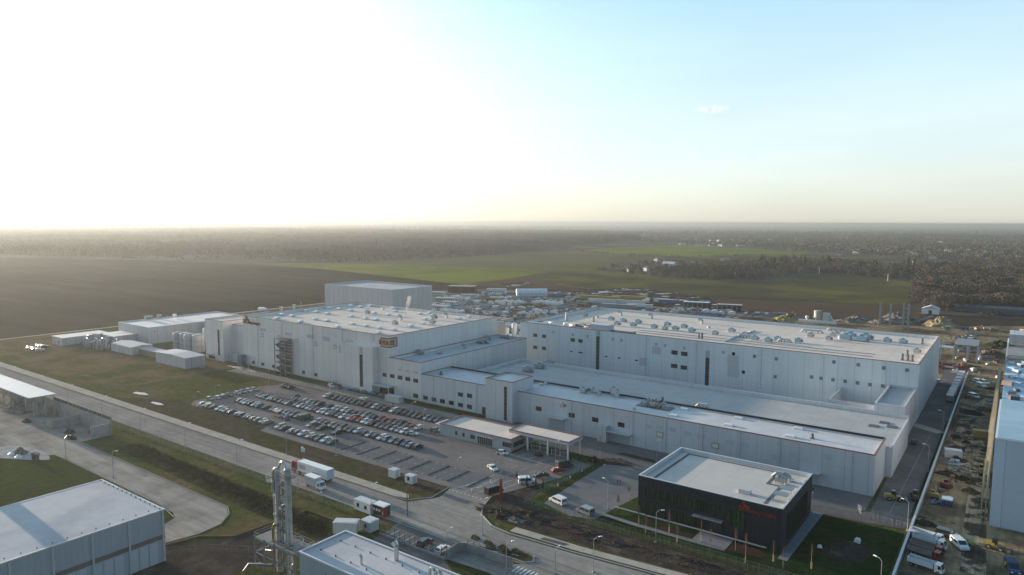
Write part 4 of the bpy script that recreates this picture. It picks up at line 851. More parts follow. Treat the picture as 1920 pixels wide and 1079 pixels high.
def pile(name,lab,x,y,rx,ry,h,m,cat='heap',seed=1,group=None,rough=.22):
    r=random.Random(seed); b=MB(); n=22; k=7; vs=[(0,0,h)]
    for j in range(1,k+1):
        for i in range(n):
            a=2*math.pi*i/n; f=j/k*(1+r.uniform(-rough,rough)*.6*(j>1)); z=h*(1-(j/k)**1.15)*(1+r.uniform(-rough,rough)*(j<k))
            vs.append((math.cos(a)*rx*f,math.sin(a)*ry*f,max(z,0) if j<k else -.25))
    fs=[(0,1+i,1+(i+1)%n) for i in range(n)]
    for j in range(k-1):
        for i in range(n): a=1+j*n+i; c=1+j*n+(i+1)%n; fs.append((a,a+n,c+n,c))
    b.add(vs,fs); return tag(b.build(name,m,None,(x,y,0)),lab,cat,group)
m_sand=mat('sand_tan',(.30,.245,.15),.95,.2,.5,bump=.1); m_rub=mat('rubble_grey',(.20,.185,.165),.95,.35,1.2,bump=.3); m_earth=mat('earth_brown',(.125,.095,.06),.95,.3,.8,bump=.25); m_green_t=mat('brush_green',(.045,.05,.030),.95,.35,1.5,bump=.3)
pile('gravel_heap','brown gravel heap under the pale blue store roof',-310,101,11,5,3.2,m_rub,seed=3)
pile('compost_heap','dark green heap on the yard in front of the store columns',-288,96.5,2.6,1.5,1.1,m_green_t,seed=4,rough=.4)
pile('scrap_heap','dark scrap heap on the yard between the two low walls',-261,100,2.6,1.6,1.3,m_green_t,seed=5,rough=.5)
pile('scrap_heap','dark flat scrap heap at the end of the low concrete wall',-254,97.6,3.2,1.2,1.2,m_green_t,seed=6,rough=.5)
pile('scrap_heap','dark scrap piled inside the corner of the concrete wall',-253,104,2.8,1.0,2.0,m_green_t,seed=7,rough=.5)
pile('spoil_heap','dark spoil heap by the yard island at the left edge',-250,81.5,2.4,1.8,1.8,m_rub,seed=8,rough=.4)
for x,y,s,l in ((-251.5,79.8,1.2,'white plastic bags heaped at the yard island, left edge'),(-246.6,79.8,1.0,'white plastic bags heaped at the yard island, nearer the grass')):
    pile('waste_bags',l,x,y,s*1.6,s,.8,m_white,'bags',seed=int(-x),rough=.4)
b=MB(); [b.bx((k*.6,0,0),(.15,1.6,2.2),None,.2*k) for k in range(5)]; b.bx((1.2,0,1.6),(3,1.2,.3)); tag(b.build('metal_rack',m_dgrey,None,(-240.5,82,0)),'dark metal rack standing on the yard island','rack')
ground('yard_island',[(-262,84),(-252,86),(-243,86.6),(-236,84.6),(-240,81),(-250,76),(-262,74)],-.005,m_conc)
# small cabins and kiosks
def cabin(name,lab,x,y,w_,d,h,m,wins=2,rz=0,roofm=None,group=None,door=True):
    t=thing(name,lab,'cabin',(x,y,0),rz,group)
    MB().box(-w_/2,-d/2,.15,w_/2,d/2,h).build('body',m,t); b=MB().box(-w_/2-.1,-d/2-.1,h,w_/2+.1,d/2+.1,h+.16); b.box(-w_/2+.3,-d/2+.3,h+.16,w_/2-.3,d/2-.3,h+.2); b.build('roof',roofm or m_lgrey,t)
    MB().box(-w_/2+.3,-d/2+.2,-.05,w_/2-.3,d/2-.2,.149).build('base',m_dgrey,t)
    for k in range(wins):
        u=-w_/2+w_*(k+.6)/(wins+.2); f=MB().box(u-.5,-d/2-.05,1.0,u+.5,-d/2+.01,2.1).build('window',m_lgrey,t); MB().box(u-.42,-d/2-.07,1.08,u+.42,-d/2-.052,2.02).build('pane',m_glass,f)
    if door: MB().box(w_/2-.01,-.5,.2,w_/2+.05,.5,2.2).build('door',m_lgrey,t)
    return t
cabin('site_cabin','white cabin with two windows beside the black kiosk',-130.2,116.2,6,2.5,2.6,m_white)
kk=cabin('kiosk','small black kiosk with three white discs and red corner panel',-125.2,117.0,3.9,2.2,2.6,m_dark,0,roofm=m_white,door=False)
for k in range(3): b=MB(); b.tube((-1.5+k*.95,-1.12,1.5),(-1.5+k*.95,-1.18,1.5),.32,None,14); b.build('disc',m_white,kk)
MB().box(1.1,-1.17,.2,1.9,-1.105,2.5).build('red_panel',m_red,kk); MB().box(1.955,-1.05,.2,2.0,-.15,2.5).build('side_panel',m_red,kk); MB().box(1.5,-1.19,.7,1.7,-1.172,1.5).build('stripe',m_white,kk)
cabin('transformer_kiosk','pale square kiosk at the corner of the small car park',-120.9,109.2,3.2,2.8,2.5,m_lgrey,1)
cabin('storage_container','long white container beside the plant building',-124.4,105,5.6,2.6,2.7,m_white,0,rz=.55)
cabin('utility_box','white square utility box on the verge, left of the pair',-141.3,137.1,2.6,2.2,2.2,m_white,0,group='utility boxes on the verge'); cabin('utility_box','white square utility box on the verge, nearer the junction',-134.2,136.6,2.8,2.0,2.2,m_white,1,group='utility boxes on the verge')
cabin('guard_hut','pale grey flat hut beside the fence in front of the silver wing',-201.5,196.0,8.0,2.8,2.5,m_lgrey,0)
b=MB(); b.box(0,0,0,.7,.5,1.5); b.box(.9,.1,0,1.5,.5,1.2); tag(b.build('meter_cabinets',m_white,None,(-181,135,0)),'two white meter cabinets on bare earth near the road','cabinet')
# concrete yard wall with fence bottom centre
cw=thing('boundary_wall','panelled concrete wall with dark posts beside the small car park','wall'); b=MB()
pts=[(-117.4,108.95),(-96.8,108.75),(-97.2,113.3),(-95.6,114.6),(-83.3,115.0)]
for i,(a,c) in enumerate(zip(pts,pts[1:])):
    a,c=Vector((*a,0)),Vector((*c,0)); d=(c-a).normalized(); n=Vector((-d.y,d.x,0))*.12; b.prism([a+n,c+n,c-n,a-n],-.05,.5 if i==0 else 2.0)
b.build('panel',m_conc,cw); b=MB()
for i in range(14): x=-117.2+i*1.56*1.02; b.box(x,108.9,.5,x+.08,109.0,2.6)
for i in range(8): x=-95.4+i*1.7; b.box(x,114.6+.05*i,2.0,x+.1,114.72+.05*i,2.5)
b.build('post',m_dgrey,cw)
# far right building under construction ---------------------------
RB=thing('new_factory','half-finished blue roofed factory at the right edge of the picture','factory')
MB().box(-2.2,200.9,-.1,60,201.3,21.5).box(-2.2,201.3,-.1,-1.8,247,21.5).build('wall',mat('cladding_blue_grey',(.48,.57,.66),.5,.05,.1,panel=(6.2,.12,.04)),RB)
MB().box(-2.25,200.85,21.5,60.05,247,21.75).build('coping',m_copinglight,RB)
MB().box(-1.8,201.3,21.2,60,247,21.9).build('roof',mat('roof_pale_blue',(.30,.44,.53),.5,.06,.2,col2=(.36,.50,.58),scale2=.05),RB)
MB().box(-1.9,247.01,-.1,60,340,18.0).build('unfinished_storey',m_panelT,RB)
MB().box(-1.85,247.05,18.0,60,340,18.12).build('blue_membrane',mat('membrane_blue',(.11,.27,.42),.45,.12,.2,col2=(.32,.44,.52),scale2=.08,fac=(.5,.55)),RB)
for k in range(60):
    x=rnd.uniform(-1,16); y=rnd.uniform(249,338); s=rnd.uniform(.8,3)
    MB().bx((x,y,18.13),(s,s*rnd.uniform(.6,2),rnd.uniform(.3,1.5)),rnd.choice((m_white,m_blue,mat('insulation_pink',(.50,.36,.29)),m_dgrey,m_lgrey)),rnd.random()*3).build('roof_material',None,RB)
b=MB()
for y in range(342,398,9):
    for x in (-1.9,8,18): b.box(x-.3,y-.3,-.1,x+.3,y+.3,20)
for z in (12,19.5):
    for x in (-1.9,8,18): b.box(x-.2,341,z,x+.2,396,z+.6)
    for y in range(342,398,9): b.box(-1.9,y-.2,z,18,y+.2,z+.6)
b.build('concrete_frame',m_lgrey,RB)
MB().box(-1.6,380,20.3,18,396,24).build('upper_cladding',m_panelT,RB); MB().box(-1.6,344,19.8,18,366,20.2).build('upper_floor',m_conc,RB)
sc_=thing('scaffold','tall thin yellowish scaffold against the new factory wall','scaffold'); b=MB()
for k in range(52):
    y=202+k*2.6
    for x in (-3.2,-4.1): b.tube((x,y,0),(x,y,17 if k>10 else 12),.05,None,4)
for z in range(2,18,2): b.tube((-3.2,202 if z<12 else 228,z),(-3.2,334,z),.05,None,4); b.tube((-4.1,202 if z<12 else 228,z),(-4.1,334,z),.05,None,4)
b.build('tube',mat('scaffold_tube',(.33,.29,.20),.5,.1,1,metal=.3),sc_); b=MB()
for z in range(4,17,4): b.box(-4.1,228,z,-3.2,334,z+.06)
b.build('board',mat('scaffold_board',(.30,.235,.14)),sc_)
# ---------------------------------------------------------------- vehicles
CARCOL={'white':(.66,.67,.67),'silver':(.27,.285,.30),'grey':(.085,.09,.10),'black':(.022,.023,.026),'blue':(.045,.08,.17),'red':(.28,.02,.018),'beige':(.36,.31,.24),'pale blue':(.27,.36,.43)}
def carpaint(c):
    m=mat('car_paint_'+c.replace(' ','_'),CARCOL[c],.22,.03,3.0,metal=.0 if c in('white','black','red') else .35,spec=.6); return m
PROF={'hatchback':(4.1,1.74,[(-2.05,.35),(-2.05,.85),(-1.95,1.0),(2.0,.35),(2.05,.62),(1.95,.82)],[(-1.9,1.0),(-1.45,1.46),(.25,1.48),(1.05,.98)]),
'saloon':(4.6,1.8,[],[(-1.55,1.0),(-.95,1.42),(.35,1.44),(1.2,.97)]),
'estate':(4.65,1.8,[],[(-2.15,1.0),(-1.85,1.44),(.35,1.47),(1.2,.97)]),
'off-roader':(4.5,1.86,[],[(-2.05,1.12),(-1.75,1.68),(.3,1.70),(1.0,1.12)])}
WHEEL=MB(); WHEEL.tube((0,-.11,0),(0,.11,0),.33,m_black,14); WHEEL.tube((0,-.13,0),(0,.13,0),.20,m_galv,10); WHM=WHEEL.mesh('wheel')
def carmesh(kind,c):
    L_,W_,_,cab=PROF[kind]; h=L_/2; bl=1.12 if kind=='off-roader' else .98; hw=W_/2; b=MB(); pm=carpaint(c)
    low=[(-h+.05,.30),(-h,.45),(-h+.02,.85),(-h+.12,bl)]+[(cab[0][0],bl)]+[(cab[3][0],bl-.02),(h-.35,bl-.17),(h-.05,.72),(h,.55),(h-.04,.30)]
    n=len(low)
    vs=[]; 
    for s,k in ((-1,1.0),(1,1.0)):
        for x,z in low:
            ins=.0 if z<.8 else .06; end=.14*max(0,(abs(x)-h+.45)/.45)
            vs.append((x,s*(hw-ins-end),z))
    fs=[tuple(range(n)),tuple(range(2*n-1,n-1,-1))]+[(i,n+i,n+(i+1)%n,(i+1)%n) for i in range(n)]
    b.add(vs,fs,pm)
    # roof and pillars
    (a,az),(r0,rz0),(r1,rz1),(f,fz)=cab; t=hw-.10; u=hw-.24
    b.add([(r0,-u,rz0),(r1,-u,rz1),(r1,u,rz1),(r0,u,rz0),(r0-.06,-u,rz0-.07),(r1+.08,-u,rz1-.07),(r1+.08,u,rz1-.07),(r0-.06,u,rz0-.07)],[(0,1,2,3),(0,4,5,1),(1,5,6,2),(2,6,7,3),(3,7,4,0)],pm)
    for s in (-1,1):
        for (x0,z0,x1,z1) in ((a,az,r0,rz0),(f,fz,r1,rz1),((a+f)/2-.1,az,(r0+r1)/2-.05,rz1-.05)): b.tube((x0,s*(t-.01),z0),(x1,s*(u+.01),z1),.045,pm,4)
    b.bx((h-.03,0,.32),(.08,W_*.8,.12),m_dark); 
    for s in (-1,1): b.bx((h-.14,s*(hw-.32),.60),(.16,.34,.13),m_white); b.bx((-h+.06,s*(hw-.22),.70),(.10,.24,.20),mat('tail_red',(.30,.015,.012),.3)); b.bx((cab[3][0]-.25,s*(hw+.04),.92),(.16,.2,.13),pm)
    body=b.mesh('body'); g=MB()
    e=.015; g.add([(a+.03,-t+e,az),(f-.03,-t+e,fz),(f-.03,t-e,fz),(a+.03,t-e,az),(r0-.03,-u+.0,rz0-.05),(r1+.03,-u,rz1-.05),(r1+.03,u,rz1-.05),(r0-.03,u,rz0-.05)],[(0,1,5,4),(1,2,6,5),(2,3,7,6),(3,0,4,7)])
    return body,g.mesh('windows',m_glass)
CARM={}
def car(kind,c,x,y,rz,label,group,z=0.02,big=False):
    if (kind,c) not in CARM: CARM[kind,c]=carmesh(kind,c)
    bm_,gm_=CARM[kind,c]
    t=thing('parked_car' if group else 'car',label,'car',(x,y,z),rz,group); ob('body',bm_,t); ob('windows',gm_,t)
    L_=PROF[kind][0]
    for sx in (-1,1):
        for sy in (-1,1): ob('wheel',WHM,t,(sx*L_*.31,sy*(PROF[kind][1]/2-.10),.33))
    return t
ORD=['first','second','third','fourth','fifth','sixth','seventh','eighth','ninth','tenth','eleventh','twelfth','thirteenth','fourteenth','fifteenth','sixteenth','seventeenth','eighteenth','nineteenth','twentieth','twenty-first','twenty-second','twenty-third','twenty-fourth','twenty-fifth','twenty-sixth','twenty-seventh','twenty-eighth','twenty-ninth','thirtieth']
def row(desc,xs,y,cols,rz=90,yj=.15,kinds='hhsesho',grp='cars parked in the big car park'):
    KN={'h':'hatchback','s':'saloon','e':'estate','o':'off-roader'}
    for i,x in enumerate(xs):
        c=cols[i%len(cols)] if isinstance(cols,(list,tuple)) else {'w':'white','s':'silver','g':'grey','k':'black','b':'blue','r':'red','n':'beige','p':'pale blue'}[cols[i%len(cols)]]
        if c=='silver' and i%2: c='grey'
        if c=='white' and i%4==1: c='silver'
        if c=='white' and i%5==2: c='grey'
        k=KN[kinds[(i*3+int(abs(y)))%len(kinds)]]
        car(k,c,x+rnd.uniform(-.12,.12),y+rnd.uniform(-yj,yj),R(rz+(180 if rnd.random()<.65 and rz==90 else 0)+rnd.uniform(-2,2)),'%s %s, %s from the left in %s'%(c,k,ORD[i] if i<len(ORD) else 'last',desc),grp)
def rng_x(a,b,step,skip=()): 
    n=int(abs(b-a)/step+.5); return [a+k*step for k in range(n+1) if k not in skip]
row('the row nearest the road',[-258.4,-255.8,-253.2,-250.6,-246.6,-244,-241.6,-238.6,-233.6,-231.2,-228.8,-226.4,-223.8,-221.4,-218.4,-215.8],147.1,'wsngwgsgsgggnwsn')
row('the row behind the dark strip, left block',[-251.4,-248.9,-246.5,-243.6,-240.9,-238,-234,-229.6,-226.8,-224.3,-221.6,-219.2,-216.6,-214,-211.6],159.0,'nwpspwgswnssggks'[:15])
row('the long middle row, near side',[x for x in rng_x(-252.6,-200.5,2.5,(9,))],168.7,'gsppnsgwsgwspggwspgsw')
row('the long middle row, near side right part',rng_x(-196.5,-167.5,2.52),169.0,'nrrwpkgsgwsww',kinds='heohseh')
row('the long middle row, far side',[-237.5,-235,-232.4,-230,-227,-224.4,-221.6,-214.5,-211.7,-209.2,-206.6,-203.4,-199.9,-197.2,-194.6,-192,-189.4,-186.6,-183.9,-181.2,-178.4,-175.8,-173.2,-170.4,-167.8],174.7,'kgswskgkwnwpwssgggrrgkkrw')
row('the row nearest the tall hall',[-229.8,-227.2,-224.3,-221.2,-218.4,-215.6,-213,-209.6,-206.8,-204.2,-200.9,-198.2,-195.4],185.3,'wswgbkgkkgwsk')
row('the row nearest the silver wing',[-191.2,-187.6,-185,-182.3,-179.6,-176.8,-174,-171.2,-168.4],185.9,'wkgkgkswg')
row('the row above the empty bays',[-181.9,-178,-175.5,-172.8,-170.1,-167.2,-164.6,-161.7,-158.9,-156.2,-153.7],159.6,'wspswpsgbwg'[:11])
row('the short middle block, far side',[-202.9,-200.4,-197.6,-194.9,-192.2,-189.4,-186.8,-184.4],159.0,'wsgnggkw'[:8])
row('the short middle block, near side',[-200.8,-194.8,-186.4],154.2,'nkk')
row('the front row beside the empty bays',[-207.6,-205.2,-199.8,-197.4,-194.8,-190.6,-188.2,-185.7,-182.8,-179.4],146.4,'sgsswngwwg')
# cars parked nose-in along the left end, and strays
for i,(x,y,c,k) in enumerate(((-264.0,153.2,'beige','hatchback'),(-263.6,155.9,'white','hatchback'),(-264.1,158.6,'silver','estate'),(-263.8,161.4,'grey','saloon'),(-264.2,165.2,'white','saloon'),(-264,168.0,'silver','hatchback'),(-263.9,170.8,'white','hatchback'),(-263.7,173.6,'beige','estate'))):
    car(k,c,x,y,R(rnd.choice((0,180))+rnd.uniform(-3,3)),'%s %s, %s from the front in the column at the left end'%(c,k,ORD[i]),'cars parked in the big car park')
for x,y,rz,c,k,l in ((-259.4,185.4,90,'beige','saloon','beige saloon at the far left corner of the lot'),(-256.6,185.3,90,'black','saloon','black saloon beside the beige one at the far left corner'),(-253.8,185.1,90,'grey','hatchback','grey hatchback right of the black saloon at the far corner'),
    (-215.6,154.2,170,'blue','saloon','blue saloon standing in the aisle beside the minibus'),(-164.9,168.6,20,'white','saloon','white saloon alone at the end of the lot by the gatehouse'),(-161.0,176.2,15,'silver','hatchback','silver hatchback beside the gatehouse porch'),(-166.2,185.9,90,'black','hatchback','black hatchback last before the gatehouse'),
    (-107.5,162.4,62,'black','saloon','dark saloon close behind the white van at the entrance'),(-105.6,168.4,55,'red','hatchback','dark red hatchback beside the entrance lane')):
    car(k,c,x,y,R(rz),l,None)
for x,y,rz,c,k,l in ((-128.0,171.2,10,'white','hatchback','white hatchback turning in front of the gatehouse'),(-122.3,158.6,-25,'white','saloon','white saloon driving across the forecourt with long shadow'),(-79.4,176.4,5,'black','saloon','black saloon half hidden behind the black office'),
    (-241.5,197.2,-10,'white','off-roader','white pickup-like car on the service road by the tall hall'),(-105,111.2,95,'grey','off-roader','dark grey car in the small car park'),(-99.7,111.2,92,'white','hatchback','white hatchback in the small car park'),
    (-24.8,262,92,'black','saloon','black car on the shaded road right of the long halls')):
    car(k,c,x,y,R(rz),l,None)
row('the trees-end group at the far left',[-452,-449,-446,-443,-439.5],155.5,'wpwsw',grp='cars beside the far left building',rz=80); row('the second group at the far left',[-456,-452.5,-448.8],161.5,'wsw',grp='cars beside the far left building',rz=80)
def van(lab,c,x,y,rz,L_=5.0,H_=2.0,W_=1.95,glass=True,name='van',lights=True):
    t=thing(name,lab,'van',(x,y,.02),rz); pm=carpaint(c); h=L_/2; b=MB()
    b.extrude([(-h,.35),(-h,H_-.15),(-h+.15,H_),(h-1.75,H_),(h-.85,1.15),(h-.15,.95),(h,.7),(h,.35)],-W_/2,W_/2,pm)
    if lights:
        for s in (-1,1): b.bx((h-.02,s*(W_/2-.3),.62),(.10,.36,.22),m_white); b.bx((-h-.01,s*(W_/2-.15),.9),(.06,.18,.5),MATS['tail_red'])
    b.build('body',None,t); g=MB(); z0,z1=1.15,H_-.28; t_=W_/2+.012
    for s in (-1,1):
        y_=s*t_; xs=[(h-1.95,h-1.15,h-1.62)]
        g.add([(h-1.95,y_,z0),(h-1.2,y_,z0),(h-1.68,y_,z1),(h-1.95,y_,z1)],[(0,1,2,3)])
        if glass:
            for k in range(2): x0=-h+.35+k*1.45; g.add([(x0,y_,z0),(x0+1.3,y_,z0),(x0+1.3,y_,z1),(x0,y_,z1)],[(0,1,2,3)])
    n=Vector((H_-1.15,0,.9)).normalized()*.015
    g.add([(h-.93+n.x,-W_/2+.15,1.22+n.z),(h-.93+n.x,W_/2-.15,1.22+n.z),(h-1.68+n.x,W_/2-.2,H_-.07+n.z),(h-1.68+n.x,-W_/2+.2,H_-.07+n.z)],[(0,1,2,3)])
    if glass: g.add([(-h-.012,-W_/2+.2,1.2),(-h-.012,W_/2-.2,1.2),(-h-.012,W_/2-.2,H_-.3),(-h-.012,-W_/2+.2,H_-.3)],[(0,1,2,3)])
    g.build('windows',m_glass,t)
    for sx in (-1,1):
        for sy in (-1,1): ob('wheel',WHM,t,(sx*L_*.32,sy*(W_/2-.09),.35))
    return t
van('white minibus with dark windows at the front edge of the office car park','white',-93.6,149.3,R(165)); van('silver van beside the footpath at the front of the office car park','silver',-84.6,147.8,R(168),4.8)
van('black van turning in from the main road','black',-111.0,144.6,R(75),5.2,2.3,2.0,False); van('white van parked beside the entrance lane','white',-107.9,155.8,R(45),4.9,2.0)
van('dark grey box van by the vehicle gates','grey',-106.3,173.0,R(60),5.2,2.3,2.0,False); van('dark van in the middle of the big car park with box body','grey',-209.3,158.6,R(85),5.6,2.4,2.0,False)
van('beige minibus standing in the aisle of the left block','beige',-221.0,155.0,R(-8),5.6,2.2)
def wheels(t,xs,w_,r=.5,y=None):
    b=MB(); b.tube((0,-.15,0),(0,.15,0),r,m_black,14); b.tube((0,-.17,0),(0,.17,0),r*.55,m_galv,10); me=b.mesh('wheel')
    for x in xs:
        for s in (-1,1): ob('wheel',me,t,(x,s*(w_/2-.15),r))
def cab(t,x,w_,h,m,L_=2.2,z=.55):
    b=MB(); b.extrude([(x,z),(x,h-.1),(x+.15,h),(x+L_-.5,h),(x+L_-.08,h*.52),(x+L_,z)],-w_/2,w_/2,m); c=b.build('cab',None,t)
    g=MB(); a=Vector((x+L_-.5,h)); d=Vector((x+L_-.08,h*.52)); p0=a.lerp(d,.08); p1=a.lerp(d,.95); g.add([(p1.x+.03,-w_/2+.15,p1.y),(p1.x+.03,w_/2-.15,p1.y),(p0.x+.03,w_/2-.15,p0.y),(p0.x+.03,-w_/2+.15,p0.y)],[(0,1,2,3)])
    for s in (-1,1): g.add([(x+.9,s*(w_/2+.012),h*.56),(x+L_-.25,s*(w_/2+.012),h*.56),(x+L_-.55,s*(w_/2+.012),h-.3),(x+.9,s*(w_/2+.012),h-.3)],[(0,1,2,3)])
    g.build('windscreen',m_glass,c); return c
# articulated lorry and box truck on the main road
AL=thing('articulated_lorry','articulated lorry with red cab and long white trailer on the main road','lorry',(-160.2,123.2,0),R(180))
cab(AL,5.6,2.5,3.5,m_red,2.4); b=MB().box(-8,-1.25,1.1,5.2,1.25,3.9); tr=b.build('trailer',m_white,AL); MB().box(-8.03,-1.2,1.15,-8.005,1.2,3.85).build('rear_door',m_blue,tr)
MB().box(1.4,1.26,2.0,4.4,1.275,3.2).build('side_panel',mat('faded_print',(.50,.40,.37),.6,.3,3),tr); MB().box(-4.6,1.26,1.9,-1.4,1.275,2.2).build('side_stripe',m_grey,tr)
MB().box(-7.8,-.9,.75,7.2,.9,1.09).build('chassis',m_dark,AL); wheels(AL,(-6.6,-5.4,-4.2,4.4,6.9),2.5)
BT=thing('box_truck','small white box truck with grey sides passing the lorry','truck',(-152.6,118.4,0),R(-2))
cab(BT,1.2,2.0,2.3,m_white,2.0,.4); b=MB().box(-3.6,-1.1,.8,1.15,1.1,3.1); bx_=b.build('box_body',m_lgrey,BT); MB().box(-3.62,-1.12,3.1,1.17,1.12,3.18).build('roof_panel',m_white,bx_); MB().box(-3.4,-.7,.45,1.6,.7,.79).build('chassis',m_dark,BT); wheels(BT,(-2.4,2.4),2.1,.38)
for s in (-.65,.65): MB().bx((3.2,s,.6),(.1,.3,.2)).build('headlight',m_white,BT)
def dumper(lab,x,y,rz,cm,bm_,z=0,box=True):
    t=thing('tipper_truck',lab,'truck',(x,y,z),rz,'tipper trucks parked on the site'); t.scale=(.74,.74,.74); cab(t,2.6,2.4,2.9,cm,2.1)
    b=MB(); 
    if box:
        b.box(-4.4,-1.25,1.15,2.3,1.25,1.3); b.box(-4.4,-1.25,1.3,2.3,-1.13,2.7); b.box(-4.4,1.13,1.3,2.3,1.25,2.7); b.box(2.18,-1.13,1.3,2.3,1.13,2.9); b.box(-4.4,-1.13,1.3,-4.28,1.13,2.5)
    else: b.box(-4.4,-1.2,1.15,2.3,1.2,1.35)
    d=b.build('tipper_body',bm_,t); MB().box(-4.2,-1.1,1.305,2.1,1.1,1.5 if box else 1.36).build('load',m_rub if box else m_dgrey,d)
    MB().box(-4.3,-.5,.6,4.4,.5,1.14).build('chassis',m_dark,t); wheels(t,(-3.3,-2.0,3.6),2.4,.5)
m_whb=mat('truck_pale_blue',(.50,.57,.62),.5,.08,1); m_tg=mat('truck_grey_brown',(.17,.16,.15),.6,.15,1)
m_rc=mat('cab_red',(.22,.028,.022),.4,.05,1); m_yel=mat('machine_yellow',(.36,.25,.05),.45,.12,1.2)
def GR(x,y): return G(x,y).x,G(x,y).y
zt=lambda x,y: GR(1650+x/7.111,960+y/7.111)
for (x,y),cm,bm_,l,bx2 in (((620,375),m_white,m_whb,'white cabbed tipper with pale body, top of the row by the wall',True),((650,450),m_white,m_whb,'white cabbed tipper with pale body, second from the top of the row',True),((620,530),m_rc,m_tg,'red cabbed tipper with grey body, third from the top of the row',True),((590,600),m_rc,m_tg,'red cabbed tipper with grey body, fourth from the top of the row',True),((600,760),m_white,m_whb,'white cabbed mixer truck at the bottom of the row by the wall',True)):
    p=zt(x,y); dumper(l,p[0],p[1],R(-12),cm,bm_,0,bx2)
van('white pickup van standing right of the tipper trucks','white',*zt(1060,470),R(-60),4.9,1.9); van('blue van at the bottom right of the building site','blue',*zt(1760,790),R(-75),5,2.1)
van('dark car-van behind the white cabbed tippers','grey',*zt(900,330),R(-10),4.6,1.7)
def excavator(lab,x,y,rz,m=None,s=1.0,cat='excavator'):
    m=m or m_yel; t=thing('excavator',lab,cat,(x,y,0),rz); t.scale=(s*.85,s*.85,s*.85)
    b=MB()
    for q in (-1,1): b.extrude([(-1.7,.1),(-1.9,.4),(-1.6,.8),(1.6,.8),(1.9,.4),(1.7,.1)],q*1.05-.28,q*1.05+.28)
    b.build('track',m_dark,t); b=MB(); b.bx((-.3,0,.85),(3.0,2.5,.9)); b.bx((-1.4,0,1.75),(1.0,2.3,.4)); b.build('body',m,t)
    c=MB().bx((.7,.75,1.2),(1.3,.9,1.5),None,0,.9).build('cab',m_glass,t); MB().bx((.7,.75,2.7),(1.25,.9,.08)).build('cab_roof',m,c)
    b=MB(); b.tube((.9,-.2,1.5),(3.0,-.2,3.9),.22,m,6); b.tube((3.0,-.2,3.9),(4.7,-.2,2.3),.18,m,6); a=b.build('boom',None,t); MB().bx((4.9,-.2,1.4),(.9,1.0,.9),m_dgrey,0,.6).build('bucket',None,a); return t
def loader(lab,x,y,rz,m=None):
    m=m or m_yel; t=thing('wheel_loader',lab,'loader',(x,y,0),rz); b=MB(); b.bx((-1.4,0,.8),(2.6,1.9,1.1)); b.bx((1.2,0,.8),(1.6,1.2,.7)); b.build('body',m,t)
    MB().bx((-.2,0,1.7),(1.2,1.4,1.4),None,0,.9).build('cab',m_glass,t); b=MB(); b.tube((1.2,.5,1.4),(3.0,.5,.8),.14); b.tube((1.2,-.5,1.4),(3.0,-.5,.8),.14); b.bx((3.3,0,.2),(.9,2.5,.9),None,0,.8); b.build('bucket_arm',m_dgrey,t); wheels(t,(-1.5,1.4),2.2,.65); t.scale=(.85,.85,.85); return t
zb=lambda x,y: GR(1700+x/4.905,760+y/4.905)
loader('yellow wheel loader on the road end near the barrier fence',*GR(1560+262/2.2528,600+762/2.2528),R(20)); loader('brown skid loader beside the wall at the road end',*GR(1560+350/2.2528,600+758/2.2528),R(100),m_earth)
excavator('red and yellow machine beside the dark spoil heap',*zb(365,760),R(60),m_rc,.9); excavator('yellow excavator left of the blue steel stack',*zb(258,850),R(95),m_yel,.8)
excavator('yellow green telehandler by the new factory wall',*zb(712,640),R(95),m_yel,1.2); lo_=loader('yellow loader standing right of the white pickup',*zt(1540,500),R(-12)); lo_.scale=(.8,.8,.8)
t=thing('blue_steel_stack','blue steel frames stacked beside the yellow excavator','steel stack',(*zb(370,915),0)); b=MB(); [b.bx((k*.5-1.2,0,0),(.3,4-.4*k,1.2+.3*(k%2))) for k in range(6)]; b.bx((-2.5,-1.5,0),(3,.3,.5),None,.9); b.bx((-3,-1,0),(3.4,.3,.7),None,1.4); b.bx((0,0,1.5),(2.4,2.6,.3),m_white)
b.build('frames',mat('steel_blue',(.06,.13,.24),.5),t) 
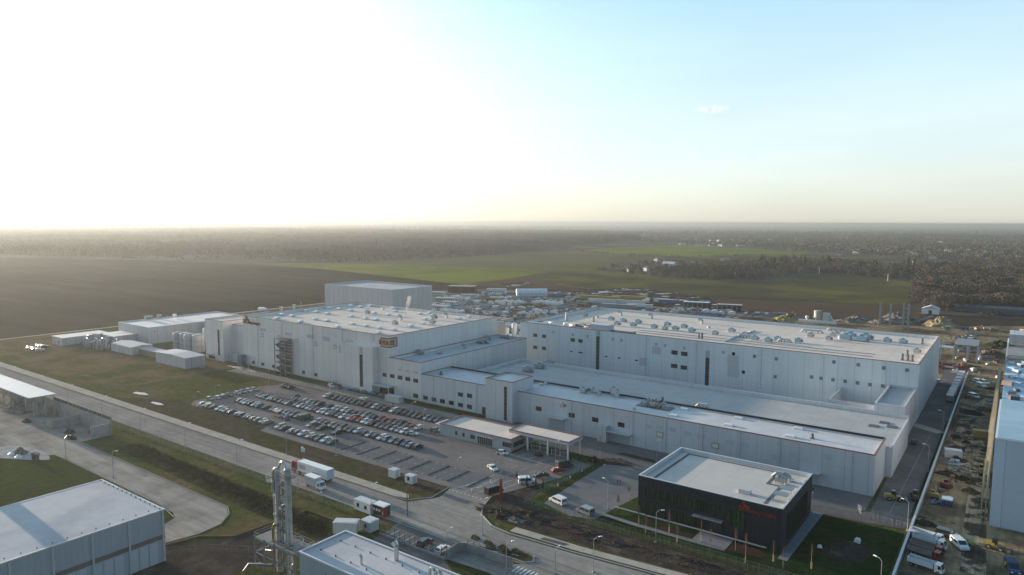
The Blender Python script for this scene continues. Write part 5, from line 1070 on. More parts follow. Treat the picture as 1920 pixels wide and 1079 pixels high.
# ---------------------------------------------------------------- street furniture
def lamp(x,y,h,lab,a=0.0,arm=1.4,group='street lamps',m=m_galv,z=0):
    t=thing('street_lamp',lab,'lamp post',(x,y,z),a,group); b=MB(); b.tube((0,0,-.1),(0,0,h-.5),.09,m,7,.06); b.tube((0,0,h-.5),(arm*.45,0,h-.05),.05,m,6); b.tube((arm*.45,0,h-.05),(arm,0,h),.05,m,6); b.bx((0,0,-.05),(.45,.45,.25),m_conc); b.build('pole',None,t)
    MB().bx((arm+.2,0,h-.06),(.85,.34,.13),None,0,.8).build('lamp_head',m_white,t); return t
for i,x in enumerate(range(-386,-110,29)): lamp(x-2,115.2,7.8,'thin grey lamp post on the near side of the main road, %s from the left'%ORD[i],R(90),1.6,'lamp posts along the main road')
z2=lambda x,y:GR(860+x/4.515,840+y/4.515)
LP=[('lamp post on the bare ground by the curved pavement, bottom centre',z2(1140,1052),7.6,R(50)),('lamp post behind the boundary wall, bottom centre',z2(405,1052),6.5,R(60)),('lamp post on the kerb of the junction near the grass island',z2(200,735),8.5,R(80)),
('lamp post on the lawn fence left of the office trees',z2(1668,800),7.6,R(40)),('lamp post in the middle of the office car park',z2(1262,518),7.8,R(170)),('lamp post beside the vehicle gates',z2(820,142),7.0,R(90)),('lamp post standing on the forecourt beside the red sign',z2(355,250),6.8,R(90)),
('lamp post on the office lawn at the bottom right',GR(1650,1120),7.8,R(150)),('lamp post beside the trench wall by the barrier fence',GR(1560+318/2.2528,600+890/2.2528),7.4,R(160)),('lamp post on the right road, upper one',GR(1560+405/2.2528,600+640/2.2528),8,R(170)),('lamp post on the far right road by the crossing lane',GR(1560+468/2.2528,600+480/2.2528),8,R(170)),
('lamp post by the yard road, nearer one',GR(548/2.575,660+608/2.575),8,R(20)),('lamp post by the yard road, farther one',GR(318/2.575,660+515/2.575),7,R(90)),
('lamp post at the left end of the car park, on the grass',GR(404,758),7.5,R(60)),('lamp post at the left end of the car park, by the bollard',GR(366,768),7,R(30)),('lamp post on the meadow behind the car park',GR(505,725),8,R(90)),
('lamp post in the front row of the big car park',GR(630,855),8,R(90)),('lamp post at the verge by the empty bays',GR(537,852),7.5,R(90)),('lamp post at the end of the long middle row',GR(771,797),8.4,R(40)),('lamp post near the gatehouse end of the car park',GR(795,812),8,R(120)),
('lamp post at the grass edge by the service road',GR(466,704),7,R(90)),('lamp post in front of the dock canopy',GR(1231,867),6.5,R(90)),('lamp post behind the black office',GR(1404,868),6.5,R(60)),('lamp post at the right back corner of the black office',GR(1519,965),5.2,R(90)),
('lamp post on the empty bays side near the white cars',GR(857,915),8.2,R(90)),('lamp post at the bottom edge beside the crossing',GR(1041,1076),5.5,R(90)),('short lamp post by the small car park',GR(838,1046),6.3,R(90)),('lamp post at the edge of the courtyard behind the low hall',GR(1423,766),7,R(90)),('lamp post in the yard behind the low hall, right part',GR(1534,790),7,R(90))]
for l,(x,y),h,a in LP: lamp(x,y,h,l,a,1.3,'lamp posts of the factory site')
def fence(name,lab,pts,h,step,m=m_galv,mesh=None,cat='fence',pr=.04,rails=2,alpha=None):
    t=thing(name,lab,cat); k_=0
    pw=MB(); pw.box(-pr,-pr,0,pr,pr,h); pm=pw.mesh('post',m); rl=MB()
    for a,c in zip(pts,pts[1:]):
        a,c=Vector((*a,0)),Vector((*c,0)); n=max(1,int((c-a).length/step))
        for i in range(n):
            p=a.lerp(c,i/n)
            if k_<99: ob('post',pm,t,(p.x,p.y,0)); k_+=1
            else: rl.box(p.x-pr,p.y-pr,0,p.x+pr,p.y+pr,h)
        for j in range(rails): z=h*(j+1)/rails-.04; rl.tube((a.x,a.y,z),(c.x,c.y,z),.02,None,4)
        d=(c-a).normalized(); nn=int((c-a).length/1.0)
        for i in range(nn): p=a.lerp(c,(i+.5)/nn); rl.tube((p.x,p.y,.05),(p.x,p.y,h),.008,None,3)
        for j in range(int(h/.3)): rl.tube((a.x,a.y,.15+j*.3),(c.x,c.y,.15+j*.3),.008,None,3)
    rl.build('mesh_panel',mesh or m,t); return t
m_wire=mat('wire_pale',(.20,.21,.19),.6,.1,1)
fence('mesh_fence','long pale mesh fence along the near side of the main road',[(-420,112.6),(-246,112.4),(-131,112.8)],1.9,2.9,m_wire)
fence('mesh_fence','mesh fence around the office lawn along the dark earth bank',[(-100.2,179.5),(-100,143.1),(-75,143.6),(-60,143.9),(-18,144.0)],1.9,2.4,m_wire)
fence('mesh_fence','thin mesh fence between the big car park and the halls',[(-293,190.4),(-262,191.3),(-241,192.0),(-194,190.8),(-158,190.0)],1.8,2.6,m_wire)
fence('mesh_fence','low mesh fence around the ditch at the bottom centre',[(-150,72),(-141,81),(-112,98),(-113,103)],1.6,2.6,m_wire)
fence('barrier_fence','pale site barrier fence across the end of the right road',[(-29.6,190.6),(-28.4,189.2),(-17.9,187.4),(-17.2,190)],2.0,1.5,m_grey)
fence('barrier_fence','second site barrier fence closer to the lawn',[(-29.0,187.6),(-17.6,185.4)],1.8,1.5,m_grey)
tw_=thing('boundary_wall','long thin concrete wall between the lawn road and the building site','wall'); MB().box(-17.3,60,-.1,-16.9,262,1.3).build('wall_panel',m_conc,tw_); MB().box(-17.3,262,-.1,-16.9,400,1.3).build('wall_panel',m_conc,tw_); MB().box(-17.36,60,1.3,-16.84,400,1.4).build('wall_cap',m_lgrey,tw_)
ground('drain_channel',[(-18.4,190),(-17.4,190),(-17.4,300),(-18.4,300)],.012,m_grassd)
# red pylon sign
rs=thing('pylon_sign','tall thin red sign mast on the earth mound at the site entrance','sign',(-106.4,141.6,.1)); rs.scale=(1,1,.95); b=MB()
for x in (-.28,.28): b.box(x-.09,-.14,0,x+.09,.14,6.3)
b.box(-.19,-.14,0,-.0,.14,5.2); b.build('mast',m_red,rs); b=MB(); [b.box(-.18,-.1,.6+k*.5,.18,.1,.72+k*.5) for k in range(11)]; b.build('rung',m_red,rs)
pile('earth_mound','dark earth bank along the kerb below the red sign',-102,135.6,7.5,3.4,.9,m_soil,seed=11,rough=.5); pile('earth_mound','dark earth bank between the red sign and the lawn fence',-96,138.4,9,3.2,.7,m_soil,seed=12,rough=.5)
pile('rubble_heap','pale rubble with puddle on the bank near the road curve',-96.5,134.4,3.2,1.5,.6,m_rub,seed=13,rough=.6); pile('earth_mound','long dark earth bank right of the rubble',-78,138.2,13,3.0,.7,m_soil,seed=14,rough=.5); pile('earth_mound','dark earth bank in front of the black office',-52,139.6,14,2.6,.7,m_soil,seed=15,rough=.5)
ground('puddle',[(-94.4,135.6),(-92,136),(-91,137.4),(-93,138),(-95,137)],.06,mat('puddle_water',(.17,.18,.19),.15,.1,1))
# people
def person(x,y,rz,lab,top,leg):
    t=thing('person',lab,'person',(x,y,.03),rz); b=MB(); n=8
    for s in (-1,1):
        b.tube((s*.10,.03*s,.06),(s*.09,0,.48),.055,leg,n,.07); b.tube((s*.09,0,.48),(s*.08,0,.88),.07,leg,n,.10); b.bx((s*.10,.07,0),(.10,.27,.08),m_black)
        b.tube((s*.20,0,1.42),(s*.27,.03,1.12),.055,top,n,.045); b.tube((s*.27,.03,1.12),(s*.22,.16,.90),.045,top,n,.035); b.tube((s*.22,.16,.90),(s*.20,.2,.82),.035,SK,6,.025)
    b.lathe((0,0,0),((.82,.13),(.95,.165),(1.15,.15),(1.38,.20),(1.47,.13),(1.52,.06)),top,12); b.tube((0,0,1.50),(0,.01,1.58),.05,SK,8); b.lathe((0,.02,0),((1.55,.05),(1.60,.085),(1.68,.095),(1.73,.085)),SK,10); b.lathe((0,0,0),((1.68,.10),(1.75,.095),(1.79,.05)),m_dark,10); b.bx((0,.115,1.63),(.03,.04,.05),SK)
    b.build('body',None,t)
SK=mat('skin',(.42,.26,.19),.6,.05,5)
hv=mat('hi_vis_yellow',(.50,.52,.05),.6,.05,3)
person(*z2(1342,312),R(-70),'person in black clothes on the office car park, left of the pair',m_dark,m_dark); person(*z2(1364,314),R(110),'person in black clothes on the office car park, right of the pair',m_dark,m_dgrey)
person(*zt(1195,470),R(30),'person in yellow work vest beside the white pickup',hv,m_dgrey); person(*zt(1672,760),R(10),'person in yellow work vest left of the blue van',hv,mat('trousers_blue',(.04,.06,.12)))
person(*GR(814,816),R(180),'person in dark clothes walking to the gatehouse porch',m_dark,m_dark)
person(*GR(736,745+18),R(20),'person in black beside the middle aisle of parked cars',m_dark,m_dark)
for i,(x,y) in enumerate((z2(1232,160),z2(110,370),z2(270,290),z2(318,378),z2(944,262),z2(1045,205),z2(840,325))): tag(MB().tube((0,0,0),(0,0,.75),.10,m_white,8).build('bollard',None,None,(x,y,.02)),'short white bollard on the entrance forecourt','bollard','white bollards')
# planting
def young_tree(x,y,h,lab,seed,leaf=True,col=None,group='young trees on the office lawn'):
    r=random.Random(seed); t=thing('young_tree',lab,'tree',(x,y,0),r.random()*6,group); b=MB(); b.tube((0,0,-.1),(.03,.02,h*.55),.05,None,6,.04); b.tube((.03,.02,h*.55),(0,.05,h),.045,None,5,.015); b.build('trunk',mat('birch_pale',(.30,.27,.19),.8,.2,3),t)
    MB().tube((.16,0,-.1),(.16,0,1.5),.045,None,5).tube((-.16,0,-.1),(-.16,0,1.5),.045,None,5).build('stake',mat('stake_wood',(.26,.21,.13)),t)
    c=MB()
    for k in range(60):
        z=h*(.45+.55*r.random()); a=r.random()*6.28; L_=(.15+.55*(1-(z/h-.45)/.6))*r.uniform(.6,1.2)
        q=(math.cos(a)*L_*.6,math.sin(a)*L_*.6,z+L_*.9); c.tube((0,0,z),q,.018,None,3,.006)
        for m_ in range(7): p=Vector(q)+Vector((r.uniform(-.2,.2),r.uniform(-.2,.2),r.uniform(-.35,.2))); s=r.uniform(.05,.11); d=Vector((r.uniform(-1,1),r.uniform(-1,1),r.uniform(-1,1))).normalized()*s; e=d.orthogonal().normalized()*s*.5; c.add([p-d,p+e,p+d],[(0,1,2)])
    c.build('crown',col or m_twig,t)
zo=lambda x,y: GR(1180+x/4.495,820+y/4.495)
YT=[((78,735),4.5),((137,815),4.6),((335,805),5.3),((402,890),4.4),((603,880),5.6),((680,975),5.6),((893,960),5.2),((978,1060),6.4),((1213,1050),4.8),((1295,1110),5.0),((1533,1110),5.4)]
for i,((x,y),h) in enumerate(YT): young_tree(*zo(x,y),h,'staked young bare tree on the office lawn, %s from the left'%ORD[i],i+1)
for i,(x,y) in enumerate((z2(490,310),z2(1440,430),z2(1350,520))): young_tree(x,y,3.6,('bare young tree by the entrance lane beside parked vans','small bare tree at the corner of the office car park lawn','small bare tree left of the footpath start')[i],50+i,group='young trees on the office lawn')
young_tree(*GR(1125,855),6.5,'tall brown bare tree on the hedge island by the office car park',70,group='young trees on the office lawn'); 
def conifer(x,y,h,lab,seed,group=None,w_=.28,m=None):
    r=random.Random(seed); t=thing('conifer',lab,'tree',(x,y,0),0,group); MB().tube((0,0,-.1),(0,0,h*.3),h*.025,None,6).build('trunk',m_bark,t); c=MB()
    for k in range(int(150+h*12)):
        f=r.random()**.8; z=h*(.08+.92*f); R_=h*w_*(1-f)*r.uniform(.5,1.05)+.05; a=r.random()*6.28; p=Vector((math.cos(a)*R_,math.sin(a)*R_,z)); s=h*.055*r.uniform(.6,1.4)
        d=Vector((math.cos(a),math.sin(a),-.5+r.uniform(-.4,.4)))*s; e=Vector((-math.sin(a),math.cos(a),r.uniform(-.3,.3)))*s*.7; c.add([p-d,p+e,p+d,p-e],[(0,1,2,3)])
    c.build('crown',m or m_conif,t)
for i,(x,y) in enumerate((z2(577,325),z2(652,348),z2(714,350))): conifer(x,y,3.0-.2*i,'small dark columnar conifer on the entrance bank, %s from the left'%ORD[i],90+i,'small conifers at the entrance',.12)
for i,(x,y) in enumerate((z2(950,122),z2(1018,120))): conifer(x,y,2.6,'small dark conifer beside the vehicle gates, %s from the left'%ORD[i],95+i,'small conifers at the entrance',.14)
def shrub(x,y,w_,d,h,lab,m,seed,group=None):
    r=random.Random(seed); c=MB()
    for k in range(260):
        a=r.random()*6.28; q=r.random()**.5; p=Vector((math.cos(a)*q*w_/2,math.sin(a)*q*d/2,h*(1-q*q)*r.uniform(.2,1.1))); s=h*.22*r.uniform(.5,1.2); u=Vector((r.uniform(-1,1),r.uniform(-1,1),r.uniform(-1,1))).normalized(); v=u.orthogonal().normalized(); c.add([p-u*s,p+v*s*.6,p+u*s],[(0,1,2)])
    tag(c.build('shrub',m,None,(x,y,0)),lab,'shrub',group)
shrub(-97.5,185.4,7,3,1.3,'dark hedge island at the head of the office car park',m_twig,3); shrub(*GR(1010+0,0+855),3,2,1.2,'dark hedge at the canopy end post',m_green_t,4); shrub(*z2(1380,115),7,2,1.0,'low brown hedge at the office car park entry',m_twig,5)
shrub(-101.6,182.4,3.2,2.6,1.9,'dark evergreen clump beside the last canopy post',m_green_t,6)
for i,(x,y) in enumerate(((-98,120.6),(-94,120.4),(-90,120.6),(-86.6,121),(-84.6,120.4),(-92.5,119.4),(-88,119.2))): shrub(x,y,2.6,1.6,.9,'dry grass tuft on the traffic island',m_scrubw,20+i,'dry tufts on the traffic island')
b=MB(); b.bx((0,0,.0),(.5,.4,1.1)); tag(b.build('stone',m_lgrey,None,(*GR(602,930),0)),'pale marker post on the grass left of the white cabin','marker')
tag(MB().bx((0,0,0),(1.1,.7,.6),None,.4,.6).build('boulder',m_white,None,(*GR(1180+1605/4.495,820+930/4.495),0)),'pale boulder on the dark lawn, left one','boulder'); tag(MB().bx((0,0,0),(1.4,.5,.9),None,-.2,.7).bx((0,1.2,0),(1.2,.5,.7),None,-.1,.7).build('boulder',m_white,None,(*GR(1607,1018),0)),'pair of pale boulders on the dark lawn','boulder')
tag(MB().tube((0,0,-.05),(0,0,7.2),.17,m_dgrey,8,.13).build('utility_pole',None,None,(*GR(763.5,968),0)),'thick dark wooden pole right of the black kiosk','pole')
pile('debris_heap','pale debris strewn along the grass edge left of the blue-grey box',-305,196,14,1.6,.8,mat('debris_mixed',(.35,.34,.34),.8,.4,2.5,col2=(.13,.12,.11),scale2=1.2,bump=.2),seed=21,rough=.6)
pile('debris_heap','pale debris beside the plain grey shed',-325.5,186,2.4,1.6,.9,MATS['debris_mixed'],seed=22,rough=.6)
shrub(*GR(530,702),3.4,2.4,2.2,'yellow green bush by the service road at the tall hall',mat('bush_yellow',(.16,.15,.05),.95,.3,1),31)
for i,(px,py) in enumerate(((632,738),(650,740),(668,741),(684,745),(700,748),(716,752))): tag(MB().bx((0,0,0),(3.6,1.7,.55),None,.1*i).bx((-.3,0,.55),(2.2,1.5,.45),None,.1*i,.8).build('covered_pallets',mat('tarp_blue_grey',(.14,.19,.27),.6,.15,1),None,(*GR(px,py-9),0)),'blue-grey covered load between the fence and tall hall, %s from the left'%ORD[i],'covered load','covered loads beside the tall hall')
tag(MB().bx((0,0,0),(3.8,1.7,.6),m_white).bx((1.6,0,.1),(2.2,1.5,.9),mat('tarp_yellow',(.52,.52,.30),.6,.1,1)).build('covered_pallets',None,None,(*GR(681,749),0)),'white and yellow covered load by the fence in front of the stair bay','covered load')
sc2=thing('scaffold','dark tangle of scaffold and bins at the tall hall foot','scaffold',(*GR(625,726),0)); b=MB()
for k in range(26): x,y=rnd.uniform(-4,4),rnd.uniform(-1,1); b.tube((x,y,0),(x+rnd.uniform(-1,1),y,rnd.uniform(1.2,3.2)),.08,None,4); b.bx((rnd.uniform(-4,4),rnd.uniform(-1,1),0),(.9,.7,rnd.uniform(.4,1.3)),None,rnd.random())
b.build('frame',mat('scaffold_dark',(.10,.085,.07),.7,.3,2),sc2)
# ---------------------------------------------------------------- storage yard behind the halls and the building site
occ=[]
def free(x,y,r):
    for a,c,q in occ:
        if (a-x)**2+(c-y)**2<(q+r)**2: return False
    occ.append((x,y,r)); return True
CC={'white':(.62,.63,.63),'blue':(.06,.16,.30),'grey':(.28,.29,.30),'red':(.30,.05,.03),'yellow':(.38,.29,.08),'green':(.13,.15,.05),'orange':(.42,.17,.05)}
def pm_(c): return mat('yard_paint_'+c,CC[c],.6,.15,1)
def container(x,y,rz,c,lab,L_=6.1,group='containers in the storage yard'):
    k=('cont',c,L_)
    if k not in CARM:
        b=MB(); b.box(-L_/2,-1.2,.1,L_/2,1.2,2.6)
        for i in range(int(L_/.6)): u=-L_/2+.3+i*.6; b.box(u-.12,-1.25,.25,u+.12,-1.2,2.45); b.box(u-.12,1.2,.25,u+.12,1.25,2.45)
        for sx in (-1,1): b.box(sx*L_/2-.08,-1.26,0,sx*L_/2+.08,-1.1,2.66); b.box(sx*L_/2-.08,1.1,0,sx*L_/2+.08,1.26,2.66)
        CARM[k]=b.mesh('container',pm_(c)); d=MB(); d.box(L_/2+.001,-1.05,.2,L_/2+.05,1.05,2.5); CARM[k,'d']=d.mesh('door',m_grey)
    o=ob('shipping_container',CARM[k],None,(x,y,-.02),rz); tag(o,lab,'container',group); ob('door',CARM[k,'d'],o); return o
def bundle(kind,c,x,y,rz,s,lab,group):
    k=(kind,c,s)
    if k not in CARM:
        r=random.Random(hash((kind,c))%99 if 0 else len(kind)+len(c)); b=MB()
        if kind=='wrapped_bundle': b.bx((0,0,.15),(2.4*s,1.4*s,1.1*s),None,0,.85); b.bx((.5,.2,1.1*s),(1.2*s,.9*s,.3*s),None,.3,.7); b.bx((0,0,0),(2.5*s,1.5*s,.15),mat('pallet_wood',(.27,.20,.12)))
        elif kind=='pallet_stack':
            for i in range(6): b.bx((r.uniform(-.05,.05),0,i*.28*s),(1.5*s,1.2*s,.16*s),None,r.uniform(-.05,.05)); b.bx((1.7*s,.1,i*.2*s),(1.3*s,1.1*s,.12*s))
        elif kind=='pipe_stack':
            for i in range(5):
                for j in range(3-(i%2)): b.tube((-3*s,-.9+i*.4,.2+j*.36),(3*s,-.9+i*.4,.2+j*.36),.18,None,6)
        elif kind=='steel_frame_stack':
            for i in range(6): b.box(-2.4*s,-1+i*.36,.1,2.4*s,-.88+i*.36,1.0+.4*(i%2)); b.box(-2.2*s+i*.8*s,-1.1,.05,-2.0*s+i*.8*s,1.1,.2)
        CARM[k]=b.mesh(kind,pm_(c) if c in CC else mat('yard_'+c,{'wood':(.26,.19,.115),'brown':(.19,.14,.10),'steel':(.33,.35,.37),'pale':(.50,.47,.42)}[c],.8,.2,1))
    tag(ob(kind,CARM[k],None,(x,y,-.04),rz),lab,kind.replace('_',' '),group)
# landmarks first
def land(n,x,y,r): occ.append((x,y,r))
tn=thing('storage_tent','big white ribbed storage tent at the far edge of the storage yard','tent',(-391,570,0),R(-50)); b=MB()
arcp=[(-9,0),(-9,3.6),(-5,6.0),(0,7.0),(5,6.0),(9,3.6),(9,0)]
b.add([(x,y,z) for y in (-15,15) for x,z in arcp],[(i,i+1,i+8,i+7) for i in range(6)]+[(6,5,4,3,2,1,0),(7,8,9,10,11,12,13)]); b.build('cover',mat('tent_white',(.60,.64,.66),.6,.06,.5),tn)
b=MB()
for k in range(9):
    y=-15+k*3.75
    for (x0,z0),(x1,z1) in zip(arcp,arcp[1:]): b.tube((x0*1.01,y,z0+.05),(x1*1.01,y,z1+.05),.16,None,5)
b.build('rib',m_lgrey,tn); MB().box(-1.5,15.01,0,1.5,15.1,3.4).build('opening_shade_panel',m_dark,tn); land('t',-391,565,24)  # dark panel on the closed gable, shade of the inside painted
rbl=thing('red_building','dark red flat building at the far edge of the storage yard','building',(-468,555,0),R(28)); MB().box(-14,-8,-.1,14,8,6.2).build('wall',mat('brick_red_dark',(.15,.035,.028),.8,.15,.6,panel=(2.0,.4,.25)),rbl); MB().box(-14.2,-8.2,6.2,14.2,8.2,6.5).build('roof',mat('roof_brown',(.20,.17,.15)),rbl); land('r',-468,555,18)
for i,(px,py,w_,d,lab) in enumerate(((931,550,20,5,'white two-storey site office row left of the big tent'),(880,558,16,5,'white flat site office in front of the dark red building'),(835,565,18,6,'grey flat site office nearest the pale block, left'),(826,580,16,7,'low white roofed shed beside the pale block'),(845,572,14,6,'low white roofed shed behind the first one'),(820,553,20,6,'long grey shed at the far left of the storage yard'),(905,600-8,14,5,'grey site shed beside the tall hall corner'))):
    x,y=GR(px,py)
    if i==6: continue
    t=thing('site_office',lab,'site office',(x,y,0),R(28 if i<3 else 5)); MB().box(-w_/2,-d/2,-.1,w_/2,d/2,4.6 if i==0 else 3.0).build('body',pm_('white') if i in(0,1) else m_panelT,t); MB().box(-w_/2-.2,-d/2-.2,4.6 if i==0 else 3.0,w_/2+.2,d/2+.2,(4.6 if i==0 else 3.0)+.2).build('roof',m_roofF,t)
    b=MB(); [b.box(-w_/2+.8+k*2,-d/2-.03,1,-w_/2+1.8+k*2,-d/2-.003,2.2) for k in range(int(w_/2)-1)]; b.build('window',m_glass,t); land('o',x,y,w_*.5)
for i,(px,py,w_) in enumerate(((1306,576,22),(1368,581,20))):
    x,y=GR(px,py); t=thing('open_shed','long blue-grey open shed along the far field edge, %s'%('left one' if i==0 else 'right one'),'shed',(x,y,0),R(14)); MB().box(-w_/2,-4,4.2,w_/2,4,4.5).build('roof',m_blue if i==0 else m_roofF,t); MB().box(-w_/2,3.6,-.1,w_/2,4,4.19).build('back_wall',m_dgrey,t); b=MB(); [b.box(-w_/2+k*4,-3.9,-.1,-w_/2+.3+k*4,-3.6,4.19) for k in range(int(w_/4)+1)]; b.build('post',m_lgrey,t); land('s',x,y,w_*.5)
for i,(px,py,w_,c) in enumerate(((1175,569,34,'white'),(1130,567,26,'white'),(1160,577,30,'grey'),(1200,577,22,'white'),(1125,561,40,'yellow'),(1180,561,34,'yellow'),(1240,566,14,'white'),(1252,568,16,'blue'))):
    x,y=GR(px,py); t=thing('barracks_row','%s row of site barracks behind the right hall, %s in the group'%(c,ORD[i]),'site office',(x,y,0),R(12),'barrack rows behind the right hall'); MB().box(-w_/2,-1.6,-.1,w_/2,1.6,2.8).build('body',pm_(c),t); MB().box(-w_/2-.2,-1.8,2.8,w_/2+.2,1.8,3.0).build('roof',m_roofF if c!='yellow' else pm_('yellow'),t); land('b',x,y,w_*.45)
container(*GR(1080+115/6,530+252/6),R(15),'green','long green container behind the right hall corner',12); container(*GR(1080+45/6,530+205/6),R(15),'green','dark green container left of the long one',9); container(*GR(1080+60/6,530+272/6),R(20),'red','red container beside the right hall corner',6); container(*GR(800+930/6,525+285/6),R(5),'red','red container with white roofed neighbour in the yard middle',6)
YG=[]
kinds=[('wrapped_bundle','white',26),('wrapped_bundle','grey',8),('pallet_stack','wood',14),('pallet_stack','pale',10),('pipe_stack','steel',8),('steel_frame_stack','blue',4),('steel_frame_stack','steel',9),('wrapped_bundle','pale',9),('wrapped_bundle','blue',3),('pallet_stack','brown',6)]
kl=[k for k in kinds for _ in range(k[2])]
LBL={'wrapped_bundle':'plastic wrapped bundle','pallet_stack':'stack of pallets','pipe_stack':'stack of pipes','steel_frame_stack':'steel frame stack'}
def yard(x0,x1,y0,y1,ok,zone,grp):
    """goods stand in ordered blocks with lanes between them"""
    cx=x0
    while cx<x1:
        cy=y0
        while cy<y1:
            k,c,_=rnd.choice(kl); s=rnd.choice((1.2,1.6,2.0)); mixed=rnd.random()<.3; ux=rnd.uniform(15,27); uy=rnd.uniform(9,14); fill=rnd.uniform(.40,.85)
            px_s,py_s=(7.2,3.4) if k in('pipe_stack','steel_frame_stack') else (3.3*s+.6,2.2*s+.8)
            xx=cx
            while xx<cx+ux:
                yy=cy
                while yy<cy+uy:
                    if rnd.random()<fill and ok(xx,yy) and CNT[0]<CAP and free(xx,yy,min(px_s,py_s)*.45):
                        kk,cc=(k,c) if not mixed else rnd.choice(kl)[:2]; CNT[0]+=1
                        bundle(kk,cc,xx+rnd.uniform(-.25,.25),yy+rnd.uniform(-.2,.2),R(8+rnd.uniform(-4,4)),s,'%s %s %s'%(cc,LBL[kk],zone),grp)
                    yy+=py_s
                xx+=px_s
            cy+=uy+rnd.uniform(4,8)
        cx+=30
CNT=[0]; CAP=560
def scr(x,y):
    q=Vector((x,y,0))-CAMP; return 960+F_PX*q.dot(RT)/q.dot(FW),539.5-F_PX*q.dot(UP)/q.dot(FW)
def okA(x,y):
    u,v=scr(x,y)
    return 800<u<1215 and y<600+.42*(x+391) and not(x>-209 and y<379) and not(x<-345 and y<384) and y>300
def okB(x,y):
    u,v=scr(x,y); return 1195<u<1520 and v>574+(u-1200)*.055 and v<602
LBL['steel_frame_stack']='steel frame stack'
yard(-440,-175,300,600,okA,'among the storage yard rows','materials in the storage yard')
CAP=690
yard(-235,-60,400,590,okB,'behind the right hall','materials behind the right hall')
n=0; tries=0
while n<64 and tries<3000:
    tries+=1; x=rnd.uniform(-440,-170); y=rnd.uniform(300,600)
    q=Vector((x,y,0))-CAMP; px_x=960+F_PX*q.dot(RT)/q.dot(FW)
    if not(800<px_x<1215) or y>606+.42*(x+391): continue
    if x>-209 and y<381 or (x<-345 and y<386): continue
    c=rnd.choice(('white','white','grey','white','grey','white','blue','orange','white','grey'))
    if not free(x,y,3.4): continue
    container(x,y,R(rnd.choice((0,90,14))),c,'%s shipping container standing in the storage yard'%c); n+=1
for i,(x,y,c,k) in enumerate([(rnd.uniform(-400,-215),rnd.uniform(320,560),rnd.choice(('white','silver','grey','blue','black')),rnd.choice(('hatchback','estate','off-roader'))) for _ in range(60)]):
    if free(x,y,2.4): car(k,c,x,y,R(rnd.choice((0,90))),'%s %s standing in the storage yard'%(c,k),'cars in the storage yard',z=-.1)
# tanks and frames between the halls
t=thing('storage_tank','pale pink square tank block standing between the two halls','tank',(-213,291,0)); MB().lathe((0,0,0),((0,4.2),(18.5,4.2),(19,3.4),(19.3,1)),mat('tank_pinkish',(.42,.37,.34),.5,.06,1),4).build('shell',None,t)
t.location=(-226,299,0)
for i,(x,y,r,h) in enumerate(((-220.6,305.5,1.5,17.5),(-217.4,307,1.3,13),(-228.5,309,1.5,14))): tt=tankf(x,y,r,h,'slim white tank right of the pink tank, %s'%ORD[i],m_white)
b=MB(); 
for k in range(5): b.box(-242+k*2.2,303,0,-241.8+k*2.2,309,16+k%2); 
for z in (4,8,12,16): b.box(-242,303,z,-233,309,z+.15)
tag(b.build('pipe_rack',mat('rack_brown',(.25,.19,.13)),None),'brown steel rack behind the pink tank','rack')
b=MB()
for k in range(7): b.box(-254+k*2.2,341,0,-253.8+k*2.2,348,3.2)
b.box(-254.2,340.8,3.2,-240.6,348.2,3.4); tag(b.build('open_shed',m_white,None),'white roofed shelter between the two halls','shed')
container(-236,326,0,'white','white container behind the shelter between the halls'); container(-228,316,R(10),'grey','grey container behind the slim tanks')
t=thing('pipe_bundle','rusty pipes lying behind the low hall parapet','pipes',(-150,263,0)); b=MB(); [b.tube((-6+k*.9,-1.5,1.5),(-4+k*.9,1.5,1.6),.2,None,6) for k in range(12)]; b.box(-6,-1.5,0,6,1.5,1.3); b.build('pipe',mat('rust_pale',(.38,.27,.20)),t)
# silo plant, towers and heaps beyond the right hall
t=thing('concrete_silo_plant','round pale silo with upright grey hopper at the field edge','silo',(-118,546,0)); t.scale=(.62,.62,.62); MB().lathe((0,0,3.5),((0,2),(2,4.2),(9,4.2),(9.6,4.4),(10.6,4.4),(11,2)),mat('silo_pale',(.46,.43,.37),.6,.12,1),18).build('silo',None,t); b=MB(); [b.tube((math.cos(a)*3.6,math.sin(a)*3.6,0),(math.cos(a)*3.6,math.sin(a)*3.6,5.6),.22,None,6) for a in (.8,2.4,4,5.5)]; b.build('leg',m_grey,t); MB().box(6,-3,0,13,3,12).build('hopper',m_panelT,t); MB().add([(13,-2,0),(20,-2,0),(13,-2,11),(13,2,0),(20,2,0),(13,2,11)],[(0,1,2),(3,5,4),(1,4,5,2),(0,3,4,1)]).build('brace',m_lgrey,t); MB().lathe((-11,-4,0),((0,.8),(4.6,.8),(5,1.9),(7,1.9),(7.8,.6)),m_white,12).build('dust_filter',None,t)
MB().box(-20,-7,0,22,-4,3.0).build('base_cabin',m_white,t)
for i,((px,py),h,w_) in enumerate((((1460+790/4.174,550+255/4.174),16.0,1.3),((1460+868/4.174,550+270/4.174),16.0,1.1),((1460+990/4.174,550+280/4.174),17.5,3.6))):
    x,y=GR(px,py); b=MB()
    if i<2: b.bx((0,0,0),(w_,w_,h)); b.bx((0,0,h),(w_*1.3,w_*1.3,.4))
    else:
        for s in (-1,1): b.bx((s*1.5,0,0),(1.2,2.2,h)); 
        [b.box(-1,-.8,2+k*3,1,.8,2.4+k*3) for k in range(5)]
    tag(b.build('concrete_column',mat('column_conc',(.30,.30,.31),.8,.1,1),None,(x,y,0)),('tall thin concrete column right of the silo, left one','tall thin concrete column, middle one of three','wide twin concrete column, right of the thin ones')[i],'column','concrete columns beyond the right hall')
